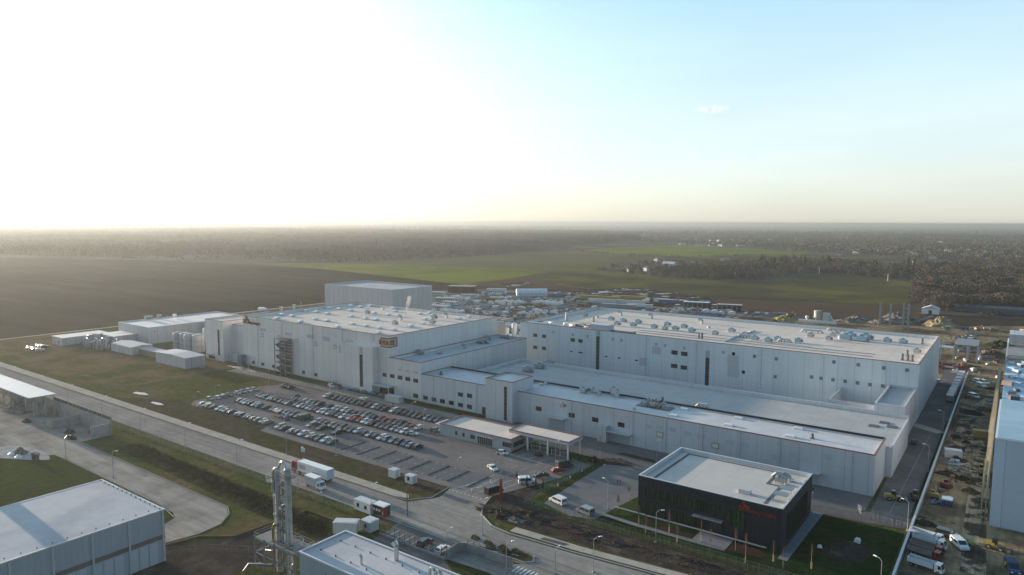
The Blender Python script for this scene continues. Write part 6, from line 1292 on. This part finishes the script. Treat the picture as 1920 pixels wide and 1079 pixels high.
wa=G(1605,621,3.6); wb=G(1738,631,3.6); shed('white_shed','long low white roof right behind the tall right hall',wa.x,wa.y-10,wb.x,wa.y,3.6,0,m_lgrey,MATS['sheet_pale_blue'])
t=shed('barn','small white gabled barn at the wood edge',-62,653,-50,663,4.2,2.6,m_white,m_lgrey,[('door',0,1.6,2.4,3,m_dark)],'y'); shed('long_barn','long low dark roofed barn at the wood edge right of the white barn',-42,690,14,700,4,2,m_dgrey,mat('roof_dark_grey',(.11,.115,.13)))
t=thing('storage_tank','pale round tank at the foot of the wood, right side','tank',(26,706,0)); MB().lathe((0,0,0),((0,2.4),(5,4.2),(8,3.6),(9.6,1)),m_lgrey,16).build('shell',None,t)
for i,(px,py,rx,ry,h,m,l,c) in enumerate(((1766,612,13,7,6.5,m_sand,'tall pointed sand heap beyond the right hall','heap'),(1685,600,14,8,5.5,m_rub,'wide grey earth heap beside the twin column','heap'),(1650,606,8,6,3.4,m_rub,'small grey heap left of the twin column','heap'),(1590,604,10,5,3,m_rub,'low grey heap right of the silo','heap'),
 (1610,598,9,5,2.6,m_rub,'low heap behind the silo hopper','heap'),(1470,600,10,5,2.8,mat('heap_yellow',(.30,.27,.10),.9,.3,1),'yellow green heap left of the silo','heap'),(1452,606,8,5,2.2,m_earth,'brown heap below the yellow green one','heap'),(1875,652,10,8,4,m_green_t,'brushy earth heap beside the new factory','heap'),(1862,668,8,6,3,m_earth,'brown earth heap in front of the brushy one','heap'),
 (1860,590,12,5,3,m_soil,'dark long bank at the field edge','heap'),(1795,636,6,3,1.8,m_rub,'pale rubble heap in the middle of the far site','heap'),(1812,634,6,3,2.0,m_rub,'grey rubble heap right of the pale one','heap'),(1790,648,12,3,1.2,m_mud,'low mud bank beyond the right hall','heap'),(1885,571,12,6,4,m_earth,'brown earth and timber heap by the long barn','heap'))):
    pile('spoil_heap',l,*GR(px,py),rx,ry,h,m,c,seed=40+i,rough=.35)
for i,(px,py,rx,ry,h,m,l) in enumerate(((1787,868,2.6,1.8,1.0,m_rub,'rubble heap in the site lane near the wall, upper'),(1795,882,3.2,2.0,1.2,mat('debris_mixed2',(.36,.35,.33),.8,.4,2,col2=(.10,.09,.08),scale2=1.0,bump=.3),'pale mixed debris heap in the site lane'),(1775,890,3.0,1.4,1.2,m_soil,'dark spoil heap left of the debris in the site lane'),(1805,899,2.6,1.4,1.0,m_green_t,'dark green heap below the debris in the site lane'),(1822,776,4,3,1.2,m_soil,'dark bank beside the wall bend'),(1735,983,3.4,1.4,.9,m_soil,'dark bank above the tipper trucks'),(1758,975,4,1.6,.8,m_mud,'brown bank above the pickup van'),(1900,985,3.5,1.0,.7,m_rub,'rubble line along the new factory foot'))):
    pile('spoil_heap',l,*GR(px,py),rx,ry,h,m,'heap',seed=70+i,rough=.5)
b=MB()
for k in range(5): b.bx((k*.8,k*.3,.1),(3.2,.5,.35),None,.5+.1*k)
b.bx((1,2.6,0),(2.4,1.6,1.0),m_blue); tag(b.build('panel_stack',m_lgrey,None,(*zb(400,545),0)),'pale panels and blue crate stacked in the site lane','panel stack')
for i,((px,py),c,l) in enumerate((((425,480),'white','small white container in the site lane above the debris'),((700,300),'yellow','ochre container beside the new factory scaffold'))): container(*zb(px,py),R(10),c,l,4.5 if i==0 else 6)
zc=lambda x,y: GR(1740+x/6.744,600+y/6.744)
for i in range(9):
    f=i/8; x,y=zc(425-150*f,735+300*f); t=thing('box_trailer','pale box trailer parked along the wall beyond the right hall, %s from the far end'%ORD[i],'trailer',(x,y,0),R(90),'trailers parked along the wall'); MB().box(-2.9,-1.25,.9,2.9,1.25,3.1).build('box',m_grey if i%3 else m_lgrey,t); MB().box(-2.8,-1,.5,2.8,1,.89).build('chassis',m_dark,t); wheels(t,(-2,-1),2.4,.45)
for i,((px,py),c,l) in enumerate((((125,800),'white','white van beside the right wall of the tall right hall'),((645,800),'white','white car in the site lane, left of the pair'),((710,810),'white','white car in the site lane, right of the pair'),((675,850),'white','white car in front of the pair in the site lane'),((580,985),'white','white pickup at the bend of the site lane'))): van(l,c,*zc(px,py),R(80 if i==0 else -50),4.8,1.9)
for i,((px,py),cm,l) in enumerate((((480,135),mat('truck_blue',(.04,.10,.25),.4,.1,1),'blue dump truck on the far site track'),)): p=zc(px,py); dumper(l,p[0],p[1],0,m_blue,cm)
excavator('orange excavator behind the blue dump truck',*zc(625,135),R(40),mat('machine_orange2',(.42,.20,.05),.5,.1,1),1.1); excavator('yellow excavator in the middle of the far site',*zc(830,140),R(120),m_yel,1.0); excavator('red machine beside the new factory corner',*zc(905,790),R(80),m_rc,.9); excavator('yellow excavator on the white site base near the silo',*GR(1480,594),R(30),m_yel,1.2)
cabin('site_toilet','small blue and white site cabin on the far mud track',*zc(535,290),3,2.4,3.2,m_white,0); cabin('site_cabin','small grey cabin on the far side of the track',*zc(250,130),3.4,2.4,2.6,m_grey,1)
t=thing('precast_frame','unfinished grey precast frame with deck beyond the right hall','frame',(*zc(385,500),0)); b=MB()
for x in (-8,-2,4,8.5):
    for y in (-5,8,20): b.box(x-.35,y-.35,-.1,x+.35,y+.35,8.2)
b.build('column',m_lgrey,t); b=MB(); b.box(-2,-5,8.2,8.6,20,8.8); b.build('deck',mat('deck_grey',(.22,.24,.26)),t); MB().box(-22,2,5,-2.4,9,5.6).build('lower_deck',m_lgrey,t)
t=thing('rebar_stacks','many red and grey steel bundles stacked beside the right hall','steel stack',(*zc(235,590),0)); b=MB()
for k in range(60): b.bx((rnd.uniform(-10,13),rnd.uniform(-9,9),0),(rnd.uniform(2,4),.5,rnd.uniform(.4,1.3)),rnd.choice((m_rc,m_rc,m_lgrey,m_dgrey)),rnd.uniform(-.3,.3))
b.build('bundle',None,t)
for i in range(46):
    x=rnd.uniform(-24,30); y=rnd.uniform(400,600); q=Vector((x,y,0))-CAMP; pxx=960+F_PX*q.dot(RT)/q.dot(FW)
    if pxx<1765 or pxx>1925 or (x>-3 and y<410): continue
    if free(x,y,3): bundle(*rnd.choice((('pallet_stack','wood'),('pipe_stack','steel'),('wrapped_bundle','white'),('steel_frame_stack','steel'),('pallet_stack','brown'),('wrapped_bundle','grey'))),x,y,R(rnd.uniform(0,180)),rnd.choice((1.2,1.6,.9)),'material stack on the far building site','materials on the far building site')
t=thing('concrete_mixer_lorry','pale mixer lorry on the track behind the far left corner of the hall','lorry',(*G(490,583)[:2],0),R(0))
t.location=(*GR(494,590),0); t.scale=(1.6,1.6,1.6); b=MB(); b.tube((-3,0,2.2),(1.4,0,2.7),1.2,m_white,12,.9); b.build('drum',None,t); cab(t,2.2,2.4,2.9,m_lgrey,2); MB().box(-4,-.6,.6,4,.6,1.1).build('chassis',m_dark,t); wheels(t,(-3,-1.8,3.2),2.4,.5)
for i,(px,py,h) in enumerate(((527.5,585,6),(551.5,582,6.5),(565,585,9),(612,575,9))): x,y=GR(px,py+4); tag(MB().box(-.9,-.9,-.1,.9,.9,h*.9).bx((0,0,h*.9),(2.2,2.2,.3)).build('vent_shaft',m_lgrey,None,(x,y,0)) if i<2 else MB().tube((0,0,-.1),(0,0,h+1),.25,m_grey,6).build('mast',None,None,(x,y,0)),('grey square vent shaft behind the tall hall, left','grey square vent shaft behind the tall hall, right','thin mast behind the tall hall near the white canopy','thin mast left of the pale block')[i],'shaft' if i<2 else 'mast')

# steam from the roofs
def steam(lab,x,y,z,h,seed):
    import bmesh
    r=random.Random(seed); bm=bmesh.new()
    for k in range(9):
        f=k/8; bmesh.ops.create_icosphere(bm,subdivisions=2,radius=.4+h*.13*(.5+f)*r.uniform(.7,1.2),matrix=Matrix.Translation((h*.22*f*f+r.uniform(-.2,.2)*h*.2,r.uniform(-.1,.1)*h,h*f)))
    me=bpy.data.meshes.new('steam'); bm.to_mesh(me); bm.free()
    if 'steam' not in MATS:
        m=bpy.data.materials.new('steam'); m.use_nodes=True; t=m.node_tree; t.nodes.clear(); o_=t.nodes.new('ShaderNodeOutputMaterial'); v=t.nodes.new('ShaderNodeVolumePrincipled'); v.inputs['Density'].default_value=.35; v.inputs['Color'].default_value=(.95,.93,.9,1); t.links.new(v.outputs[0],o_.inputs['Volume']); MATS['steam']=m
    me.materials.append(MATS['steam']); tag(ob('steam_plume',me,None,(x,y,z)),lab,'steam',None,'stuff')
p=G(764,580,25.4); steam('small white steam puff above the far edge of the tall hall roof',p.x,p.y,p.z,6.0,3)
p=G(328,603,10); steam('faint steam above the far left building roof',p.x,p.y,p.z,4.0,5)

# loose material along the site lane and round the far tracks
for i in range(52):
    if i<28: x=rnd.uniform(-15.6,-7.5) if rnd.random()<.7 else rnd.uniform(-15.6,-3.4); y=rnd.uniform(206,398); z_='in the site lane'
    else: x=rnd.uniform(-30,24); y=rnd.uniform(402,500); z_='near the precast frame'
    u,v=scr(x,y)
    if i>=28 and not(1762<u<1868): continue
    if free(x,y,1.9):
        k,c=rnd.choice((('pallet_stack','wood'),('pallet_stack','brown'),('wrapped_bundle','white'),('pallet_stack','brown'),('wrapped_bundle','grey'),('pallet_stack','pale')))
        bundle(k,c,x,y,R(rnd.uniform(0,180)),rnd.choice((.5,.7)),'%s %s lying %s'%(c,LBL[k],z_),'loose materials on the building site')
for i in range(16):
    x,y=rnd.uniform(-15.5,-4),rnd.uniform(206,390)
    pile('spoil_heap','small brown spoil heap in the site lane',x,y,rnd.uniform(1.2,2.8),rnd.uniform(.8,1.8),rnd.uniform(.5,1.1),rnd.choice((m_earth,m_soil,m_rub)),'heap',seed=130+i,rough=.6)
# ---------------------------------------------------------------- woods, villages, far plain
import numpy as np
def inpoly(x,y,P_):
    x=np.asarray(x);y=np.asarray(y);c=np.zeros(x.shape,bool);n=len(P_);j=n-1
    for i in range(n):
        xi,yi=P_[i][0],P_[i][1];xj,yj=P_[j][0],P_[j][1]
        c^=((yi>y)!=(yj>y))&(x<(xj-xi)*(y-yi)/(yj-yi+1e-12)+xi); j=i
    return c
def wood(name,lab,poly,dens,h,m,seed,per=14,kind='stuff',hv=.3,wd=.42,trunk=True,qs=1.0,zb=-.6):
    """mass of bare crowns: each crown is a spray of small upright twig-fans"""
    r=np.random.default_rng(seed); X=[p[0] for p in poly]; Y=[p[1] for p in poly]
    A=(max(X)-min(X))*(max(Y)-min(Y)); N=int(A*dens)
    x=r.uniform(min(X),max(X),N); y=r.uniform(min(Y),max(Y),N); k=inpoly(x,y,poly); x,y=x[k],y[k]
    if A>2e6: g=np.sin(x*.0031+2*np.sin(y*.0017))*np.sin(y*.0043+1.5*np.cos(x*.0021)); k=(g>-.62)|(r.random(len(x))<.25); x,y=x[k],y[k]
    clump=.5+.5*np.sin(x*.021+3*np.sin(y*.013))*np.cos(y*.017+2*np.sin(x*.009)); hh=h*(1+hv*(r.random(len(x))-.5)*2)*(.75+.4*clump)
    n=len(x); a=r.random((n,per))*6.283; q=np.sqrt(r.random((n,per))); zf=r.random((n,per)); 
    wid=hh[:,None]*wd*np.sqrt(np.clip(1-(zf*1.5-.6)**2,.08,1)); cx=x[:,None]+np.cos(a)*q*wid; cy=y[:,None]+np.sin(a)*q*wid; cz=hh[:,None]*(.12+.86*zf)
    s=hh[:,None]*qs*r.uniform(.10,.2,(n,per)); th=r.random((n,per))*6.283; dx=np.cos(th)*s*.75; dy=np.sin(th)*s*.75; tz=r.uniform(-.4,.4,(n,per))*s
    V=np.empty((n,per,4,3)); 
    V[:,:,0]=np.stack((cx-dx,cy-dy,cz-s*.6+tz),-1); V[:,:,1]=np.stack((cx+dx,cy+dy,cz-s*.6-tz),-1); V[:,:,2]=np.stack((cx+dx*.7,cy+dy*.7,cz+s*.8),-1); V[:,:,3]=np.stack((cx-dx*.7,cy-dy*.7,cz+s*.6),-1)
    V=V.reshape(-1,3); nf=n*per
    me=bpy.data.meshes.new(name); me.vertices.add(len(V)); me.vertices.foreach_set('co',V.astype(np.float32).ravel()); me.loops.add(nf*4); me.loops.foreach_set('vertex_index',np.arange(nf*4,dtype=np.int32)); me.polygons.add(nf); me.polygons.foreach_set('loop_start',np.arange(0,nf*4,4,dtype=np.int32)); me.update(calc_edges=True)
    me.materials.append(m); o=ob(name,me,None,(0,0,zb)); o['kind']=kind; o['label']=lab; return n
FA=px_((-60,462),(0,478),(180,484),(300,488),(480,488),(620,490),(760,485),(860,480),(960,474),(1060,462),(1150,456),(1200,452),(1200,446),(1000,442),(700,441),(300,441),(-60,441))
wood('forest','wide bare brown forest beyond the fields',FA,.0062,15,m_wood,1,16,qs=.75)
FB=px_((-60,440.5),(400,440.5),(900,441.5),(1200,445.5),(1210,437),(1000,433),(500,430),(200,431),(-60,433))
wood('forest','farther band of the brown forest',FB,.0014,14,m_wood,2,8,wd=.8)
for i,(pl,d,h,l) in enumerate(((px_((150,429),(420,430),(560,427),(420,425),(200,425)),.0004,11,'distant wood on the hazy horizon, left'),(px_((560,428),(900,430),(1100,428),(900,425.5),(600,425)),.0004,11,'distant wood on the hazy horizon, middle'),(px_((1210,446),(1500,447),(1920,452),(2000,446),(1700,440),(1400,436),(1210,437)),.0011,13,'brown woods beyond the village'),(px_((1200,434),(1450,435),(1600,437),(1400,430),(1250,429)),.0005,10,'distant wood right of the middle'),(px_((1500,438),(1920,441),(1980,437),(1700,434)),.0004,14,'distant wood on the right horizon'))):
    wood('far_wood',l,pl,d,h,m_woodm if i>1 else m_wood,10+i,7,wd=1.0,hv=.5)
wood('village_trees','bare trees among the village houses',px_((1205,456),(1330,460),(1500,472),(1700,484),(1980,494),(1980,456),(1700,450),(1400,448),(1205,447)),.0020,11,m_wood2,20,14,wd=.6)
wood('hedge_wood','bare belt of trees beyond the green field',px_((1225,519),(1330,527),(1430,524),(1520,512),(1640,520),(1700,526),(1720,508),(1600,497),(1480,488),(1400,493),(1300,500),(1230,506)),.009,9,m_wood2,21,110,qs=.42)
wood('hedge_wood','scattered scrub left of the village belt',px_((1118,508),(1225,519),(1230,506),(1300,492),(1250,490),(1180,497),(1120,503)),.0035,6,m_wood2,22,22)
wood('near_wood','brown bare wood on the right beyond the fields',px_((1722,520),(1715,545),(1712,565),(1740,580),(1800,584),(1900,588),(2060,592),(2060,500),(1900,496),(1800,500),(1720,506)),.011,13,m_wood2,23,330,wd=.5,qs=.24)
wood('verge_scrub','thin dark scrub along the forest edge',px_((620,491),(860,481),(1060,463),(1070,465),(865,484),(620,493.5)),.008,6,m_wood,24,10)
wood('field_hedge','thin hedge along the green strip',px_((1090,471),(1180,478.6),(1300,482.6),(1400,478),(1402,480),(1300,485),(1180,480.4),(1090,472.5)),.006,5,m_wood2,25,12)
wood('bank_scrub','dark rough scrub growing on the bank by the yard road',BANK,.9,1.5,m_green_t,30,30,wd=.6,qs=.5,zb=-.1)
# separate trees that stand out
r=random.Random(5)
for i in range(34):
    px,py=(r.uniform(1425,1560),r.uniform(489,500)) if i<18 else ((r.uniform(1600,1720),r.uniform(500,512)) if i<28 else (r.uniform(1720,1800),r.uniform(508,522)))
    conifer(*GR(px,py),r.uniform(11,17),'dark conifer in the bare belt beyond the field',200+i,'dark conifers in the tree belt',.24)
def bare_tree(x,y,h,lab,seed,group):
    q=random.Random(seed); t=thing('bare_tree',lab,'tree',(x,y,-.3),q.random()*6,group); b=MB(); b.tube((0,0,0),(0,0,h*.4),h*.03,None,6,h*.02); c=MB()
    for k in range(9):
        a=q.random()*6.28; e=Vector((math.cos(a)*h*.22,math.sin(a)*h*.22,h*q.uniform(.55,.85))); b.tube((0,0,h*q.uniform(.25,.42)),e,h*.014,None,4,h*.006)
        for m_ in range(48):
            p=e+Vector((q.gauss(0,h*.10),q.gauss(0,h*.10),q.gauss(0,h*.10))); s=h*q.uniform(.02,.045); u=Vector((q.uniform(-1,1),q.uniform(-1,1),q.uniform(-.2,1))).normalized()*s; v=u.orthogonal().normalized()*s*.25; c.add([p-u,p+v,p+u,p-v],[(0,1,2,3)])
    b.build('trunk',m_bark,t); c.build('crown',m_wood2,t)
for i in range(34):
    px,py=r.uniform(1722,1900),r.uniform(560,585); bare_tree(*GR(px,py),r.uniform(9,14),'bare brown tree at the near edge of the right wood',300+i,'trees at the edge of the right wood')
for i in range(26):
    px=r.uniform(1240,1520); py=526-abs(px-1380)*.03+r.uniform(-2,1); bare_tree(*GR(px,py),r.uniform(6,9),'bare tree at the near edge of the belt',400+i,'trees at the edge of the belt')
for i in range(14): bare_tree(*GR(r.uniform(1130,1240),r.uniform(498,512)),r.uniform(4,7),'lone bare tree in the scrub left of the belt',500+i,'lone trees left of the belt')
m_tile=mat('roof_tile_red',(.17,.105,.085),.85,.2,.3); m_tileg=mat('roof_tile_grey',(.17,.16,.16),.85,.2,.3); m_rend=mat('render_cream',(.34,.31,.27),.8,.08,.3); m_rendw=mat('render_white',(.60,.59,.57),.8,.06,.3)
def house(x,y,w_,d,h,rz,wm,rm,lab,group,z=-.3):
    t=thing('house',lab,'house',(x,y,z),rz,group); MB().box(-w_/2,-d/2,-.2,w_/2,d/2,h).build('wall',wm,t); o=.5; rh=d*.38
    MB().add([(-w_/2-o,-d/2-o,h),(w_/2+o,-d/2-o,h),(w_/2+o,d/2+o,h),(-w_/2-o,d/2+o,h),(-w_/2-o,0,h+rh),(w_/2+o,0,h+rh)],[(0,1,5,4),(2,3,4,5),(0,4,3),(1,2,5),(0,3,2,1)]).build('roof',rm,t)
    MB().box(w_*.2,-.4,h+rh*.4,w_*.2+.7,.3,h+rh+.8).build('chimney',m_tile,t); b=MB(); [b.box(-w_/2+1.2+k*2.6,-d/2-.06,1,-w_/2+2.3+k*2.6,-d/2-.01,2.3) for k in range(max(1,int(w_/2.8)))]; b.build('window',m_glass,t)
HS=[(1255,499,22,10),(1360,491,18,9),(1372,501,14,9),(1232,491,10,7),(1300,497,10,7),(1181,509,8,6),(1212,508,8,6),(1398,499,9,7),(1340,497,9,6),(1345,500,8,6),(1595,468,24,12),(1618,468,16,10),(1652,471,16,11),(1672,466,18,10),(1695,468,14,10),(1553,468,14,9),(1783,474,16,11),(1818,476,16,11),(1830,479,12,9),(1842,480,14,9),(1787,489,14,9),(1850,487,20,9),(1905,492,26,11),(1880,479,18,10),(1892,480,14,9),(1910,482,14,9),(1720,470,14,9),(1750,473,12,9),(1310,461,24,12),(1322,461,18,10),(1332,461,14,9),(1352,462,18,10),(1387,462,18,10),(1250,448,18,10),(1260,448,14,9),(1285,450,24,12),(1310,448,24,12),(1335,452,18,10),(1380,454,16,10),(1420,458,16,10),(1445,458,14,9),(1465,457,22,12),(1470,460,14,9),(1500,460,18,10),(1480,468,14,9),(1520,466,14,9),(1535,463,18,10),(1570,466,12,9),(1860,455,36,14),(1880,454,26,14)]
for i in range(54): HS.append((r.uniform(1240,1900),r.uniform(450,462),r.uniform(12,20),r.uniform(8,11)))
for i in range(26): HS.append((r.uniform(1560,1915),r.uniform(468,486),r.uniform(10,18),r.uniform(8,11)))
for i,(px,py,w_,d) in enumerate(HS):
    x,y=GR(px,py); big=w_>28; wm=r.choice((m_rendw,m_rend,m_rendw,m_tile)); rm=r.choice((m_tile,m_tileg,m_tile,m_roofF if i%9==0 else m_tileg))
    wn_='white' if wm==m_rendw else 'cream' if wm==m_rend else 'brick red'; rn='red tiled' if rm==m_tile else 'dark' if rm==m_tileg else 'pale'
    house(x,y,w_,d,r.uniform(3,5.5),R(r.choice((0,0,30,90,-30,60))+r.uniform(-8,8)),wm,rm,('%s house with %s roof among the village trees'%(wn_,rn)) if i>=10 else '%s farmhouse with %s roof in front of the belt'%(wn_,rn),'village houses')
for i,(px,py) in enumerate(((1140,427),(1152,428),(1166,426),(1203,427),(1270,425),(1329,430),(1336,430.4),(1346,430.6),(1352,430.8),(1356,431),(870,429),(520,430),(300,431),(285,430),(1540,434),(1580,440),(1616,441),(1680,444),(1812,433),(1690,443))):
    x,y=GR(px,py); s=(Vector((x,y))).length/900
    tag(MB().bx((0,0,-.6),(7*s if i in(3,10,11) else 3.2*s,2.0*s,1.7*s)).build('industrial_block',m_rendw,None,(x,y,0),),'tiny white industrial block on the far plain','building','far white buildings')
for i,(px,py,h) in enumerate(((1664.5,527,9),(1711,499,9),(1536,513,8),(1378,519,8),(1503,462,10))): tag(MB().tube((0,0,-.5),(0,0,h),.5,m_white,6,.35).build('power_pole',None,None,(*GR(px,py),0)),'white pole at the far field edge','pole','far white poles')
# cloud wisp far away above the plain
# ---------------------------------------------------------------- labels that still coincide get told apart by order from the left
def pxx(o):
    q=Vector(o.matrix_world.translation if o.parent else o.location)-CAMP; return 960+F_PX*q.dot(RT)/max(1,q.dot(FW))
tens={20:'twentieth',30:'thirtieth',40:'fortieth',50:'fiftieth',60:'sixtieth',70:'seventieth',80:'eightieth',90:'ninetieth'}
tn_={20:'twenty',30:'thirty',40:'forty',50:'fifty',60:'sixty',70:'seventy',80:'eighty',90:'ninety'}
def ordn(k):
    if k>=100: return 'hundred and '+ordn(k-100)
    if k==99: return 'hundredth'
    if k<30: return ORD[k]
    k+=1; t_=k//10*10; u=k%10
    return tens.get(t_,'last') if u==0 else tn_.get(t_,'last')+'-'+ORD[u-1]
ZN=[((-391,570),'near the big tent'),((-455,548),'near the dark red building'),((-330,395),'behind the tall hall'),((-260,330),'behind the stepped wing'),((-205,330),'in the gap between the halls'),((-300,480),'in the yard middle'),((-250,440),'left of the right hall corner'),((-230,540),'at the right far side of the yard'),((-400,440),'near the pale block'),((-350,520),'in front of the big tent'),((-300,360),'right behind the tall hall'),((-210,450),'beside the green containers'),((-420,500),'left of the yard middle')]
for o in LAB:
    if o.get('group') in ('materials in the storage yard','containers in the storage yard','cars in the storage yard'):
        q=min(ZN,key=lambda z:(z[0][0]-o.location.x)**2+(z[0][1]-o.location.y)**2)[1]
        for w_ in (' among the storage yard rows',' standing in the storage yard'): o['label']=o['label'].replace(w_,' '+q)
    if o.get('group')=='materials on the far building site': o['label']={'pallet_stack':'stack of pallets','pipe_stack':'stack of pipes','wrapped_bundle':'wrapped bundle','steel_frame_stack':'stack of steel frames'}[o.name.split('.')[0]]+' far site '+('beside the mud track' if o.location.x>0 else 'left of the mud track')
D={}
for o in LAB: D.setdefault(o['label'],[]).append(o)
for l,os_ in D.items():
    if len(os_)>1:
        os_.sort(key=pxx)
        for k,o in enumerate(os_): o['label']='%s, %s from the left'%(l,ordn(k))
# ---------------------------------------------------------------- air
HZ_D,HZ_A=1.45e-4,.47
def haze():
    import bmesh
    bm=bmesh.new(); bmesh.ops.create_cube(bm,size=1)
    for v in bm.verts: v.co=(v.co.x*80400,v.co.y*80400,(v.co.z+.5)*80.0-1.5)
    me=bpy.data.meshes.new('haze'); bm.to_mesh(me); bm.free()
    o=bpy.data.objects.new('haze',me); COL.objects.link(o); o['kind']='stuff'; o['label']='thin pale winter haze over the plain'
    m=bpy.data.materials.new('haze'); m.use_nodes=True; t=m.node_tree; t.nodes.clear()
    out=t.nodes.new('ShaderNodeOutputMaterial'); v=t.nodes.new('ShaderNodeVolumePrincipled')
    v.inputs['Color'].default_value=(.455,.50,.50,1); v.inputs['Density'].default_value=HZ_D; v.inputs['Anisotropy'].default_value=HZ_A
    t.links.new(v.outputs[0],out.inputs['Volume']); me.materials.append(m)
haze()
